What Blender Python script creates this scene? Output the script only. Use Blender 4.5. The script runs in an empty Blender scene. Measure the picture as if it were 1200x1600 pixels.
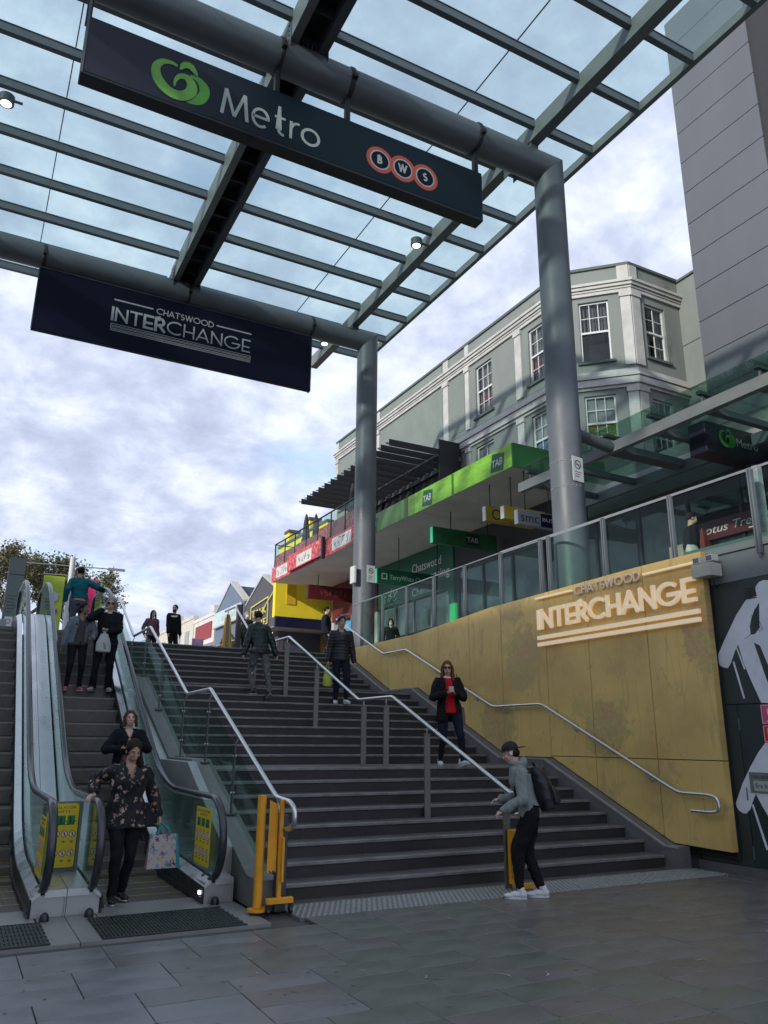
import bpy, math, random
import numpy as np
from mathutils import Vector, Matrix
rnd = random.Random(7)
R = math.radians
scene = bpy.context.scene
col = scene.collection

# ------------------------------------------------------------------ camera, sky, sun, exposure
cam = bpy.data.cameras.new('camera')
cam_o = bpy.data.objects.new('camera', cam)
col.objects.link(cam_o)
CAM_F, CAM_PITCH, CAM_ROLL, CAM_YAW, CAM_H = 1222.23, 0.28537, 0.00816, 0.48695, 1.6634
fw = Vector((math.sin(CAM_YAW)*math.cos(CAM_PITCH), math.cos(CAM_YAW)*math.cos(CAM_PITCH), math.sin(CAM_PITCH)))
r0 = Vector((math.cos(CAM_YAW), -math.sin(CAM_YAW), 0)); u0 = r0.cross(fw)
rr = r0*math.cos(CAM_ROLL)+u0*math.sin(CAM_ROLL); uu = -r0*math.sin(CAM_ROLL)+u0*math.cos(CAM_ROLL)
m = Matrix((rr, uu, -fw)).transposed().to_4x4(); m.translation = Vector((0, 0, CAM_H))
cam_o.matrix_world = m
cam.sensor_fit = 'VERTICAL'; cam.sensor_height = 36.0; cam.lens = 36.0*CAM_F/1600.0
cam.clip_start = 0.05; cam.clip_end = 3000
scene.camera = cam_o

SUN_DIR = Vector((-0.93, -0.37, 0)).normalized()*math.cos(R(21)) + Vector((0, 0, math.sin(R(21))))   # towards the sun
sun = bpy.data.lights.new('sun', 'SUN'); sun.energy = 1.4; sun.angle = R(1.6); sun.color = (1.0, 0.95, 0.87)
sun_o = bpy.data.objects.new('sun', sun); col.objects.link(sun_o)
sun_o.rotation_euler = SUN_DIR.to_track_quat('Z', 'Y').to_euler(); sun_o.location = (-20, 0, 30)

world = bpy.data.worlds.new('World'); scene.world = world; world.use_nodes = True
wn = world.node_tree; wn.nodes.clear()
def N(tree, typ, **kw):
    n = tree.nodes.new(typ)
    for k, v in kw.items():
        if k == 'inp':
            for a, b in v.items(): n.inputs[a].default_value = b
        else: setattr(n, k, v)
    return n
sky = N(wn, 'ShaderNodeTexSky'); sky.sky_type = 'NISHITA'; sky.sun_disc = False
sky.sun_elevation = R(21); sky.sun_rotation = math.atan2(SUN_DIR.x, SUN_DIR.y); sky.air_density = 1.0; sky.dust_density = 1.0; sky.ozone_density = 1.5
bg1 = N(wn, 'ShaderNodeBackground', inp={'Strength': 0.14})
wn.links.new(sky.outputs[0], bg1.inputs['Color'])
tc = N(wn, 'ShaderNodeTexCoord')
sep = N(wn, 'ShaderNodeSeparateXYZ'); wn.links.new(tc.outputs['Generated'], sep.inputs[0])
zz = N(wn, 'ShaderNodeMath', operation='MAXIMUM'); wn.links.new(sep.outputs[2], zz.inputs[0]); zz.inputs[1].default_value = 0.0
za = N(wn, 'ShaderNodeMath', operation='ADD'); wn.links.new(zz.outputs[0], za.inputs[0]); za.inputs[1].default_value = 0.35
dx = N(wn, 'ShaderNodeMath', operation='DIVIDE'); wn.links.new(sep.outputs[0], dx.inputs[0]); wn.links.new(za.outputs[0], dx.inputs[1])
dy = N(wn, 'ShaderNodeMath', operation='DIVIDE'); wn.links.new(sep.outputs[1], dy.inputs[0]); wn.links.new(za.outputs[0], dy.inputs[1])
cmb = N(wn, 'ShaderNodeCombineXYZ'); wn.links.new(dx.outputs[0], cmb.inputs[0]); wn.links.new(dy.outputs[0], cmb.inputs[1])
n1 = N(wn, 'ShaderNodeTexNoise', inp={'Scale': 3.0, 'Detail': 10.0, 'Roughness': 0.58, 'Distortion': 0.3})
n2 = N(wn, 'ShaderNodeTexNoise', inp={'Scale': 9.0, 'Detail': 10.0, 'Roughness': 0.62, 'Distortion': 0.2})
n3 = N(wn, 'ShaderNodeTexNoise', inp={'Scale': 1.7, 'Detail': 6.0, 'Roughness': 0.55, 'Distortion': 0.2})
mp3 = N(wn, 'ShaderNodeMapping'); mp3.inputs['Location'].default_value = (7.3, 2.1, 0)
wn.links.new(cmb.outputs[0], mp3.inputs[0]); wn.links.new(mp3.outputs[0], n3.inputs['Vector'])
wn.links.new(cmb.outputs[0], n1.inputs['Vector']); wn.links.new(cmb.outputs[0], n2.inputs['Vector'])
mixn = N(wn, 'ShaderNodeMath', operation='MULTIPLY_ADD'); wn.links.new(n1.outputs[0], mixn.inputs[0]); mixn.inputs[1].default_value = 0.52
sc2 = N(wn, 'ShaderNodeMath', operation='MULTIPLY'); wn.links.new(n2.outputs[0], sc2.inputs[0]); sc2.inputs[1].default_value = 0.48
wn.links.new(sc2.outputs[0], mixn.inputs[2])
cr = N(wn, 'ShaderNodeValToRGB'); e = cr.color_ramp.elements
e[0].position = 0.38; e[0].color = (0.33, 0.37, 0.50, 1)
e[1].position = 0.66; e[1].color = (0.74, 0.77, 0.84, 1)
k = e.new(0.48); k.color = (0.43, 0.475, 0.61, 1)
k = e.new(0.555); k.color = (0.55, 0.595, 0.72, 1)
wn.links.new(mixn.outputs[0], cr.inputs[0])
bg2 = N(wn, 'ShaderNodeBackground', inp={'Strength': 0.67}); wn.links.new(cr.outputs[0], bg2.inputs['Color'])
cov = N(wn, 'ShaderNodeValToRGB'); cov.color_ramp.elements[0].position = 0.54; cov.color_ramp.elements[0].color = (1, 1, 1, 1)
cov.color_ramp.elements[1].position = 0.70; cov.color_ramp.elements[1].color = (0.15, 0.15, 0.15, 1)
wn.links.new(n3.outputs[0], cov.inputs[0])
mxs = N(wn, 'ShaderNodeMixShader'); wn.links.new(cov.outputs[0], mxs.inputs[0]); wn.links.new(bg1.outputs[0], mxs.inputs[1]); wn.links.new(bg2.outputs[0], mxs.inputs[2])
wo = N(wn, 'ShaderNodeOutputWorld'); wn.links.new(mxs.outputs[0], wo.inputs[0])

scene.view_settings.view_transform = 'Standard'; scene.view_settings.look = 'None'
scene.view_settings.gamma = 1.0; scene.view_settings.exposure = 1.22; scene.view_settings.use_curve_mapping = False
scene.render.engine = 'CYCLES'
scene.cycles.max_bounces = 8; scene.cycles.transparent_max_bounces = 24; scene.cycles.diffuse_bounces = 3; scene.cycles.glossy_bounces = 4
scene.cycles.use_denoising = True; scene.cycles.caustics_reflective = False; scene.cycles.caustics_refractive = False

# ------------------------------------------------------------------ materials
MATS = {}
def mat(name, c=(.5, .5, .5), rough=.6, metal=0., amt=.12, scale=6., bump=.0, bscale=40., spec=.5, emit=None, estr=1., coat=0., wear=None, stretch=None):
    if name in MATS: return MATS[name]
    m = bpy.data.materials.new(name); m.use_nodes = True; t = m.node_tree; b = t.nodes['Principled BSDF']
    b.inputs['Roughness'].default_value = rough; b.inputs['Metallic'].default_value = metal
    b.inputs['Specular IOR Level'].default_value = spec; b.inputs['Coat Weight'].default_value = coat
    tcn = N(t, 'ShaderNodeTexCoord'); vec = tcn.outputs['Object']
    if stretch:
        mp = N(t, 'ShaderNodeMapping'); mp.inputs['Scale'].default_value = stretch; t.links.new(vec, mp.inputs[0]); vec = mp.outputs[0]
    if amt > 0:
        nz = N(t, 'ShaderNodeTexNoise', inp={'Scale': scale, 'Detail': 6., 'Roughness': .62}); t.links.new(vec, nz.inputs['Vector'])
        rp = N(t, 'ShaderNodeValToRGB'); q = rp.color_ramp.elements
        q[0].position = .3; q[1].position = .72
        q[0].color = tuple(max(0, x*(1-amt)) for x in c)+(1,); q[1].color = tuple(min(1, x*(1+amt)) for x in c)+(1,)
        t.links.new(nz.outputs[0], rp.inputs[0]); outc = rp.outputs[0]
        if wear:
            nw = N(t, 'ShaderNodeTexNoise', inp={'Scale': wear[1], 'Detail': 8., 'Roughness': .7}); t.links.new(vec, nw.inputs['Vector'])
            rw = N(t, 'ShaderNodeValToRGB'); rw.color_ramp.elements[0].position = wear[2]; rw.color_ramp.elements[1].position = wear[2]+.08
            t.links.new(nw.outputs[0], rw.inputs[0])
            mx = N(t, 'ShaderNodeMix', data_type='RGBA'); t.links.new(rw.outputs[0], mx.inputs[0]); t.links.new(outc, mx.inputs[6]); mx.inputs[7].default_value = tuple(wear[0])+(1,)
            outc = mx.outputs[2]
        t.links.new(outc, b.inputs['Base Color'])
        mr = N(t, 'ShaderNodeMapRange', inp={1: .3, 2: .7, 3: max(.02, rough-.08), 4: min(1, rough+.1)}); t.links.new(nz.outputs[0], mr.inputs[0]); t.links.new(mr.outputs[0], b.inputs['Roughness'])
    else: b.inputs['Base Color'].default_value = tuple(c)+(1,)
    if bump > 0:
        nb = N(t, 'ShaderNodeTexNoise', inp={'Scale': bscale, 'Detail': 5.}); t.links.new(vec, nb.inputs['Vector'])
        bp = N(t, 'ShaderNodeBump', inp={'Strength': bump, 'Distance': .01}); t.links.new(nb.outputs[0], bp.inputs['Height']); t.links.new(bp.outputs[0], b.inputs['Normal'])
    if emit: b.inputs['Emission Color'].default_value = tuple(emit)+(1,); b.inputs['Emission Strength'].default_value = estr
    MATS[name] = m; return m

def glass(name, tint=(.85, .93, .9), frost=0., rough=.02, frost_col=(.8, .9, .9), refl=1.0, dirt=True):
    if name in MATS: return MATS[name]
    m = bpy.data.materials.new(name); m.use_nodes = True; t = m.node_tree; t.nodes.clear()
    tr = N(t, 'ShaderNodeBsdfTransparent'); tr.inputs[0].default_value = tuple(tint)+(1,)
    gl = N(t, 'ShaderNodeBsdfGlossy', inp={'Roughness': rough}); gl.inputs[0].default_value = (.9, .95, .95, 1)
    fr = N(t, 'ShaderNodeLayerWeight', inp={'Blend': .5}); pw = N(t, 'ShaderNodeMath', operation='POWER', inp={1: 4.5}); t.links.new(fr.outputs['Facing'], pw.inputs[0])
    ml = N(t, 'ShaderNodeMath', operation='MULTIPLY_ADD', inp={1: .75*min(1, refl), 2: .035*refl}); t.links.new(pw.outputs[0], ml.inputs[0])
    mx = N(t, 'ShaderNodeMixShader'); t.links.new(ml.outputs[0], mx.inputs[0]); t.links.new(tr.outputs[0], mx.inputs[1]); t.links.new(gl.outputs[0], mx.inputs[2])
    out = N(t, 'ShaderNodeOutputMaterial'); last = mx.outputs[0]
    if frost > 0:
        df = N(t, 'ShaderNodeBsdfDiffuse'); df.inputs[0].default_value = tuple(frost_col)+(1,)
        tl = N(t, 'ShaderNodeBsdfTranslucent'); tl.inputs[0].default_value = tuple(frost_col)+(1,)
        ad = N(t, 'ShaderNodeMixShader', inp={0: .6}); t.links.new(df.outputs[0], ad.inputs[1]); t.links.new(tl.outputs[0], ad.inputs[2])
        tcn = N(t, 'ShaderNodeTexCoord'); nz = N(t, 'ShaderNodeTexNoise', inp={'Scale': .9, 'Detail': 9., 'Roughness': .7}); t.links.new(tcn.outputs['Object'], nz.inputs['Vector'])
        mr = N(t, 'ShaderNodeMapRange', inp={1: .3, 2: .75, 3: frost*.6, 4: min(1, frost*1.7)}); t.links.new(nz.outputs[0], mr.inputs[0])
        m2 = N(t, 'ShaderNodeMixShader'); t.links.new(mr.outputs[0], m2.inputs[0]); t.links.new(last, m2.inputs[1]); t.links.new(ad.outputs[0], m2.inputs[2]); last = m2.outputs[0]
    t.links.new(last, out.inputs[0]); MATS[name] = m; return m

# ------------------------------------------------------------------ mesh helpers
class MB:
    def __init__(s): s.v = []; s.f = []; s.mi = []; s.cur = 0
    def add(s, vs, fs):
        o = len(s.v); s.v += [tuple(v) for v in vs]; s.f += [tuple(o+i for i in f) for f in fs]; s.mi += [s.cur]*len(fs); return s
    def box(s, x0, x1, y0, y1, z0, z1):
        return s.add([(x0,y0,z0),(x1,y0,z0),(x1,y1,z0),(x0,y1,z0),(x0,y0,z1),(x1,y0,z1),(x1,y1,z1),(x0,y1,z1)],
                     [(0,3,2,1),(4,5,6,7),(0,1,5,4),(1,2,6,5),(2,3,7,6),(3,0,4,7)])
    def bbox(s, x0, x1, y0, y1, z0, z1, b=.01):
        # box with chamfered edges
        xs=(x0,x1); ys=(y0,y1); zs=(z0,z1); b=min(b,abs(x1-x0)/3,abs(y1-y0)/3,abs(z1-z0)/3)
        v=[]; idx={}
        for i in (0,1):
            for j in (0,1):
                for k in (0,1):
                    sx=1 if i==0 else -1; sy=1 if j==0 else -1; sz=1 if k==0 else -1
                    for a in range(3):
                        p=[xs[i],ys[j],zs[k]]
                        if a!=0: p[0]+=sx*b
                        if a!=1: p[1]+=sy*b
                        if a!=2: p[2]+=sz*b
                        idx[(i,j,k,a)]=len(v); v.append(p)
        f=[]
        for a in range(3):
            o=[q for q in range(3) if q!=a]
            for side in (0,1):
                q=[]
                for (m_,n_) in ((0,0),(1,0),(1,1),(0,1)):
                    t=[0,0,0]; t[a]=side; t[o[0]]=m_; t[o[1]]=n_; q.append(idx[(t[0],t[1],t[2],a)])
                f.append(q)
        for a in range(3):
            o=[q for q in range(3) if q!=a]
            for m_ in (0,1):
                for n_ in (0,1):
                    t0=[0,0,0]; t0[a]=0; t0[o[0]]=m_; t0[o[1]]=n_; t1=list(t0); t1[a]=1
                    f.append([idx[tuple(t0)+(o[0],)],idx[tuple(t0)+(o[1],)],idx[tuple(t1)+(o[1],)],idx[tuple(t1)+(o[0],)]])
        for i in (0,1):
            for j in (0,1):
                for k in (0,1): f.append([idx[(i,j,k,0)],idx[(i,j,k,1)],idx[(i,j,k,2)]])
        return s.add(v,f)
    def prism(s, poly, ext, base):
        # poly: list of 3D points (planar), ext: vector
        n = len(poly); a = [Vector(p) for p in poly]; e_ = Vector(ext)
        vs = [tuple(p) for p in a]+[tuple(p+e_) for p in a]
        fs = [tuple(range(n)), tuple(range(2*n-1, n-1, -1))]+[(i, (i+1) % n, n+(i+1) % n, n+i) for i in range(n)]
        return s.add(vs, fs)
    def tube(s, pts, r, n=12, caps=True, rz=None, closed=False):
        P = [Vector(p) for p in pts]; L = len(P); rs = r if isinstance(r, (list, tuple)) else [r]*L
        rings = []; up = None
        for i in range(L):
            if closed: t = (P[(i+1) % L]-P[i-1])
            elif i == 0: t = P[1]-P[0]
            elif i == L-1: t = P[-1]-P[-2]
            else: t = (P[i+1]-P[i]).normalized()+(P[i]-P[i-1]).normalized()
            t.normalize()
            if up is None:
                up = Vector((0, 0, 1)) if abs(t.z) < .9 else Vector((0, 1, 0))
            a = up.cross(t).normalized(); b = t.cross(a).normalized(); up = b
            k = 1.0
            if 0 < i < L-1 and not closed:
                c_ = (P[i+1]-P[i]).normalized().dot((P[i]-P[i-1]).normalized()); k = 1/max(.5, math.sqrt((1+c_)/2))
            rings.append([P[i]+(a*math.cos(2*math.pi*j/n)*(rz if rz else rs[i])+b*math.sin(2*math.pi*j/n)*rs[i]*k) for j in range(n)])
        vs = [v for q in rings for v in q]; fs = []
        for i in range(L if closed else L-1):
            i2 = (i+1) % L
            for j in range(n): fs.append((i*n+j, i*n+(j+1) % n, i2*n+(j+1) % n, i2*n+j))
        if caps and not closed: fs += [tuple(range(n-1, -1, -1)), tuple((L-1)*n+j for j in range(n))]
        return s.add(vs, fs)
    def ell(s, c, r, n=12, m=8, M=None):
        vs = []; fs = []
        for i in range(m+1):
            th = math.pi*i/m
            for j in range(n):
                ph = 2*math.pi*j/n
                p = Vector((r[0]*math.sin(th)*math.cos(ph), r[1]*math.sin(th)*math.sin(ph), r[2]*math.cos(th)))
                if M: p = M @ p
                vs.append(p+Vector(c))
        for i in range(m):
            for j in range(n): fs.append((i*n+j, (i+1)*n+j, (i+1)*n+(j+1) % n, i*n+(j+1) % n))
        return s.add(vs, fs)
    def loft(s, secs, n=16):
        # secs: (x,y,z,rx,ry) horizontal ellipses bottom to top
        vs = []; fs = []
        for (x, y, z, rx, ry) in secs:
            for j in range(n):
                a = 2*math.pi*j/n; vs.append((x+rx*math.cos(a), y+ry*math.sin(a), z))
        L = len(secs)
        for i in range(L-1):
            for j in range(n): fs.append((i*n+j, i*n+(j+1) % n, (i+1)*n+(j+1) % n, (i+1)*n+j))
        fs += [tuple(range(n-1, -1, -1)), tuple((L-1)*n+j for j in range(n))]
        return s.add(vs, fs)
    def xf(s, M, start=0):
        for i in range(start, len(s.v)): s.v[i] = tuple(M @ Vector(s.v[i]))
        return s

class Fr:
    """wall frame: a along u, b up, c out along n"""
    def __init__(s, o, u, n): s.o = Vector(o); s.u = Vector(u).normalized(); s.n = Vector(n).normalized()
    def p(s, a, b, c=0.): q = s.o+s.u*a+s.n*c; return (q.x, q.y, q.z+b)
    def box(s, mb, a0, a1, b0, b1, c0, c1):
        v = [s.p(a, b, c) for b in (b0, b1) for (a, c) in ((a0, c0), (a1, c0), (a1, c1), (a0, c1))]
        return mb.add(v, [(0, 3, 2, 1), (4, 5, 6, 7), (0, 1, 5, 4), (1, 2, 6, 5), (2, 3, 7, 6), (3, 0, 4, 7)])
    def poly(s, mb, pts, c0, c1):
        n = len(pts); v = [s.p(a, b, c0) for a, b in pts]+[s.p(a, b, c1) for a, b in pts]
        return mb.add(v, [tuple(range(n)), tuple(range(2*n-1, n-1, -1))]+[(i, (i+1) % n, n+(i+1) % n, n+i) for i in range(n)])
    def stroke(s, mb, pts, w, c0, c1, closed=False):
        """2D polyline with width (w number or list)"""
        P = [Vector((x, y)) for x, y in pts]; L = len(P); ws = w if isinstance(w, (list, tuple)) else [w]*L
        l = []; r = []
        for i in range(L):
            if closed: d1 = (P[i]-P[i-1]).normalized(); d2 = (P[(i+1) % L]-P[i]).normalized()
            else:
                d1 = (P[i]-P[i-1]).normalized() if i > 0 else (P[1]-P[0]).normalized()
                d2 = (P[i+1]-P[i]).normalized() if i < L-1 else d1
            t = (d1+d2).normalized(); nn = Vector((-t.y, t.x)); k = 1/max(.45, nn.dot(Vector((-d2.y, d2.x))))
            l.append(P[i]+nn*ws[i]/2*k); r.append(P[i]-nn*ws[i]/2*k)
        vs = []
        for c in (c0, c1):
            vs += [s.p(q.x, q.y, c) for q in l]+[s.p(q.x, q.y, c) for q in r]
        fs = []
        rng = range(L if closed else L-1)
        for i in rng:
            j = (i+1) % L
            fs += [(i, j, L+j, L+i), (2*L+i, 3*L+i, 3*L+j, 2*L+j), (i, 2*L+i, 2*L+j, j), (L+i, L+j, 3*L+j, 3*L+i)]
        if not closed: fs += [(0, L, 3*L, 2*L), (L-1, 3*L-1, 4*L-1, 2*L-1)]
        return mb.add(vs, fs)
    def ring(s, mb, cx, cy, r0, r1, c0, c1, n=32, a0=0, a1=360):
        full = abs(a1-a0) >= 360; k = n if full else n+1; vs = []; fs = []
        for c in (c0, c1):
            for r_ in (r0, r1):
                for i in range(k):
                    a = R(a0+(a1-a0)*i/n); vs.append(s.p(cx+r_*math.cos(a), cy+r_*math.sin(a), c))
        for i in range(n):
            j = (i+1) % k
            fs += [(i, j, k+j, k+i), (2*k+i, 3*k+i, 3*k+j, 2*k+j), (k+i, k+j, 3*k+j, 3*k+i), (i, 2*k+i, 2*k+j, j)]
        return mb.add(vs, fs)
    def disc(s, mb, cx, cy, r_, c0, c1, n=28):
        return s.poly(mb, [(cx+r_*math.cos(2*math.pi*i/n), cy+r_*math.sin(2*math.pi*i/n)) for i in range(n)], c0, c1)
    def text(s, mb, body, a, b, size, c0, c1, width=None, center=False, italic=0.):
        cu = bpy.data.curves.new('t', 'FONT'); cu.body = body; cu.size = size; cu.extrude = .5; cu.shear = italic; cu.resolution_u = 3
        o = bpy.data.objects.new('t', cu); me = o.to_mesh()
        vs = [tuple(v.co) for v in me.vertices]; fs = [tuple(p.vertices) for p in me.polygons]
        o.to_mesh_clear(); bpy.data.objects.remove(o); bpy.data.curves.remove(cu)
        if not vs: return mb
        x0 = min(v[0] for v in vs); x1 = max(v[0] for v in vs); y0 = 0
        k = (width/(x1-x0)) if width else 1.
        w = (x1-x0)*k
        sh = -w/2 if center else 0
        return mb.add([s.p(a+sh+(v[0]-x0)*k, b+v[1], c0 if v[2] < 0 else c1) for v in vs], fs)

def mesh_of(mb, name='mesh', mats=(), smooth=False):
    me = bpy.data.meshes.new(name); me.from_pydata(mb.v, [], mb.f); me.validate(verbose=False)
    for m_ in mats: me.materials.append(m_)
    if len(mats) > 1 and len(me.polygons) == len(mb.mi): me.polygons.foreach_set('material_index', mb.mi)
    if smooth:
        me.polygons.foreach_set('use_smooth', [True]*len(me.polygons))
        me.set_sharp_from_angle(angle=R(smooth if smooth > 1 else 40))
    me.update(); return me
def loc_of(p):
    v = Vector((0, 0, 0))
    while p is not None: v += p.location; p = p.parent
    return v
def obj(name, mb, m_, parent=None, smooth=False, label=None, kind=None):
    mats = m_ if isinstance(m_, (list, tuple)) else [m_]
    me = mb if isinstance(mb, bpy.types.Mesh) else mesh_of(mb, name, mats, smooth)
    o = bpy.data.objects.new(name, me); col.objects.link(o)
    if parent is not None: o.parent = parent; o.location = -loc_of(parent)
    if label: o['label'] = label
    if kind: o['kind'] = kind
    return o
def centre(mb):
    a = np.array(mb.v); return Vector(((a[:, 0].min()+a[:, 0].max())/2, (a[:, 1].min()+a[:, 1].max())/2, a[:, 2].min()))
def thing(name, label, cat, loc=(0, 0, 0), group=None, rz=0.):
    o = bpy.data.objects.new(name, None); o.empty_display_size = .2; col.objects.link(o); o.location = loc; o.rotation_euler = (0, 0, rz)
    o['label'] = label; o['category'] = cat
    if group: o['group'] = group
    return o
def single(name, mb, m_, label, cat, group=None, smooth=False):
    o = obj(name, mb, m_, None, smooth); o['label'] = label; o['category'] = cat
    if group: o['group'] = group
    return o
def struct(name, mb, m_, smooth=False):
    return obj(name, mb, m_, None, smooth, kind='structure')
def lobj(name, mb, m_, parent, smooth=False, label=None):
    """child whose mesh is already in the parent's local space"""
    mats = m_ if isinstance(m_, (list, tuple)) else [m_]
    me = mb if isinstance(mb, bpy.types.Mesh) else mesh_of(mb, name, mats, smooth)
    o = bpy.data.objects.new(name, me); col.objects.link(o); o.parent = parent
    if label: o['label'] = label
    return o
def copy_tree(o, parent=None):
    c = o.copy(); col.objects.link(c)
    if parent is not None: c.parent = parent
    for ch in list(o.children): copy_tree(ch, c)
    return c

# monoline geometric capitals in a unit-high box: list of strokes, advance width
def arc(cx, cy, rx, ry, a0, a1, n=14): return [(cx+rx*math.cos(R(a0+(a1-a0)*i/n)), cy+ry*math.sin(R(a0+(a1-a0)*i/n))) for i in range(n+1)]
GL = {
 'I': ([[(0, 0), (0, 1)]], .0),
 'N': ([[(0, 0), (0, 1)], [(0, 1), (.62, 0)], [(.62, 0), (.62, 1)]], .62),
 'T': ([[(0, 1), (.6, 1)], [(.3, 1), (.3, 0)]], .6),
 'E': ([[(0, 0), (0, 1)], [(0, 1), (.46, 1)], [(0, .42), (.42, .42)], [(0, 0), (.46, 0)]], .46),
 'R': ([[(0, 0), (0, 1)], [(0, 1), (.22, 1)]+arc(.22, .72, .24, .28, 90, -90, 10)+[(0, .44)], [(.2, .44), (.5, 0)]], .5),
 'C': ([arc(.48, .5, .48, .5, 48, 312, 20)], .8),
 'H': ([[(0, 0), (0, 1)], [(.58, 0), (.58, 1)], [(0, .45), (.58, .45)]], .58),
 'A': ([[(0, 0), (.36, 1)], [(.36, 1), (.72, 0)], [(.13, .27), (.59, .27)]], .72),
 'G': ([arc(.48, .5, .48, .5, 45, 350, 22)+[(.95, .45)], [(.5, .45), (.95, .45)]], .95),
 'S': ([arc(.25, .74, .21, .25, 40, 260, 10)+arc(.25, .26, .24, .26, 80, -140, 10)], .5),
 'W': ([[(0, 1), (.26, 0)], [(.26, 0), (.5, 1)], [(.5, 1), (.74, 0)], [(.74, 0), (1., 1)]], 1.0),
 'O': ([arc(.48, .5, .48, .5, 90, 450, 28)], .96),
 'D': ([[(0, 0), (0, 1)], [(0, 1), (.2, 1)]+arc(.2, .5, .48, .5, 90, -90, 14)+[(0, 0)]], .68),
 'B': ([[(0, 0), (0, 1)], [(0, 1), (.22, 1)]+arc(.22, .76, .2, .24, 90, -90, 8)+[(0, .52)], [(0, .52), (.24, .52)]+arc(.24, .26, .24, .26, 90, -90, 8)+[(0, 0)]], .5),
}
def caps(fr, word, a0, a1, b, h, w, c0, c1, each=None, mb=None, bold=None):
    """word fitted between a0 and a1; each(ch, mb) called per letter, or all into mb"""
    gap = .2; tot = sum(GL[ch][1] for ch in word)+gap*(len(word)-1)
    k = (a1-a0-w)/(tot*h); x = a0+w/2
    for i, ch in enumerate(word):
        t = mb if mb is not None else MB(); ww = w*(bold(i) if bold else 1)
        for q, st in enumerate(GL[ch][0]):
            pts = [(x+px*h*k, b+w/2+py*(h-w)) for px, py in st]
            if len(st) == 2:   # square ends reach the cap line
                d = Vector((pts[1][0]-pts[0][0], pts[1][1]-pts[0][1])).normalized()*ww*.48
                pts = [(pts[0][0]-d.x, pts[0][1]-d.y), (pts[1][0]+d.x, pts[1][1]+d.y)]
            fr.stroke(t, pts, ww, c0, c1+.0006*q)
        if each: each(ch, t)
        x += (GL[ch][1]+gap)*h*k
# ------------------------------------------------------------------ palette
STEEL = lambda: mat('painted_steel_grey', (.13, .15, .165), .42, 0, .10, 3., .03, 60, .5)
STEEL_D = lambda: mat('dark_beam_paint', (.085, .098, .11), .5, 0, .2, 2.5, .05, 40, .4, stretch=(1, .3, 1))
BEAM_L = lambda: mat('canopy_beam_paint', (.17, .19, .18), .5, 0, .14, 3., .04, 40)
INOX = lambda: mat('brushed_stainless', (.66, .67, .66), .30, .9, .05, 4.)
INOX_D = lambda: mat('dull_stainless_plate', (.42, .43, .42), .45, .7, .12, 3.)
BLACKR = lambda: mat('black_rubber', (.012, .013, .016), .35, 0, .2, 20.)
BLACKM = lambda: mat('black_paint', (.015, .016, .019), .5, 0, .2, 8.)
NAVY = lambda: mat('navy_sign_face', (.004, .006, .020), .5, 0, .12, 2., spec=.15)
WHITE = lambda: mat('white_lettering', (.78, .78, .75), .6, 0, .05, 8.)
YELL = lambda: mat('yellow_paint', (.75, .34, .015), .45, 0, .12, 5., .04, 40, wear=((.35, .2, .06), 14., .66))
GL_RAIL = lambda: glass('balustrade_glass', (.80, .90, .86), refl=.35)
GL_ESC = lambda: glass('escalator_glass', (.84, .93, .90), refl=1.1)
GL_CAN = lambda: glass('canopy_glass', (.84, .93, .925), frost=.08, frost_col=(.74, .83, .82), refl=.5)
GL_DARK = lambda: glass('shop_glass', (.75, .8, .8), refl=.8)

RISE, TREAD, Y0, L1, L2 = .16, .3682, 8.688, 1.6803, 1.6779
XL, XR = 3.25, 9.13
def Yk(k):
    y = Y0+(k-1)*TREAD
    if k > 8: y += L1-TREAD
    if k > 17: y += L2-TREAD
    return y
def nose_z(y):
    """height of the line joining the step noses"""
    if y <= Yk(1): return .16
    if y < Yk(8): return .16+(y-Yk(1))/TREAD*RISE
    if y < Yk(9)-TREAD: return 8*RISE
    if y < Yk(17): return 8*RISE+(y-(Yk(9)-TREAD))/TREAD*RISE
    if y < Yk(18)-TREAD: return 17*RISE
    if y < Yk(25): return 17*RISE+(y-(Yk(18)-TREAD))/TREAD*RISE
    return 25*RISE
YB = [Yk(1), Yk(8), Yk(9)-TREAD, Yk(17), Yk(18)-TREAD, Yk(25)]

# ------------------------------------------------------------------ ground
g = MB(); g.box(-60, 60, -60, 8.6, -1.2, -.03); g.box(-60, 3.0, 8.6, 20.2, -1.2, -.03); g.box(3.0, 60, 8.6, 20.2, -1.2, -.03)
ground = struct('ground', g, mat('ground_bed', (.075, .076, .072), .9, 0, .2, 2.))
cols = [(0.151, 0.158, 0.162), (0.115, 0.131, 0.115), (0.126, 0.124, 0.121), (0.152, 0.157, 0.161), (0.129, 0.12, 0.109), (0.108, 0.121, 0.107), (0.115, 0.109, 0.103), (0.163, 0.166, 0.169)]
tmats = [mat('slate_paver_%s' % w, c, .34, 0, .20, 2.2, .10, 55, .5, wear=((.13, .135, .13), 3.2, .70)) for w, c in zip(('blue', 'green', 'grey', 'pale', 'brown', 'moss', 'umber', 'silver'), cols)]
tile_cache = {}
def paver(x0, x1, y0, y1, mi):
    key = (round(x1-x0, 3), round(y1-y0, 3), mi)
    if key not in tile_cache:
        b = MB(); w, d = key[0], key[1]; b.bbox(-w/2, w/2, -d/2, d/2, -.03, 0, .003)
        tile_cache[key] = mesh_of(b, 'paving_tile', [tmats[mi]])
    o = bpy.data.objects.new('paving_tile', tile_cache[key]); col.objects.link(o); o.parent = ground
    o.location = ((x0+x1)/2, (y0+y1)/2, rnd.uniform(-.0012, .0012)); return o
rest = MB()
npv = 0
jr = .0035
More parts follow.
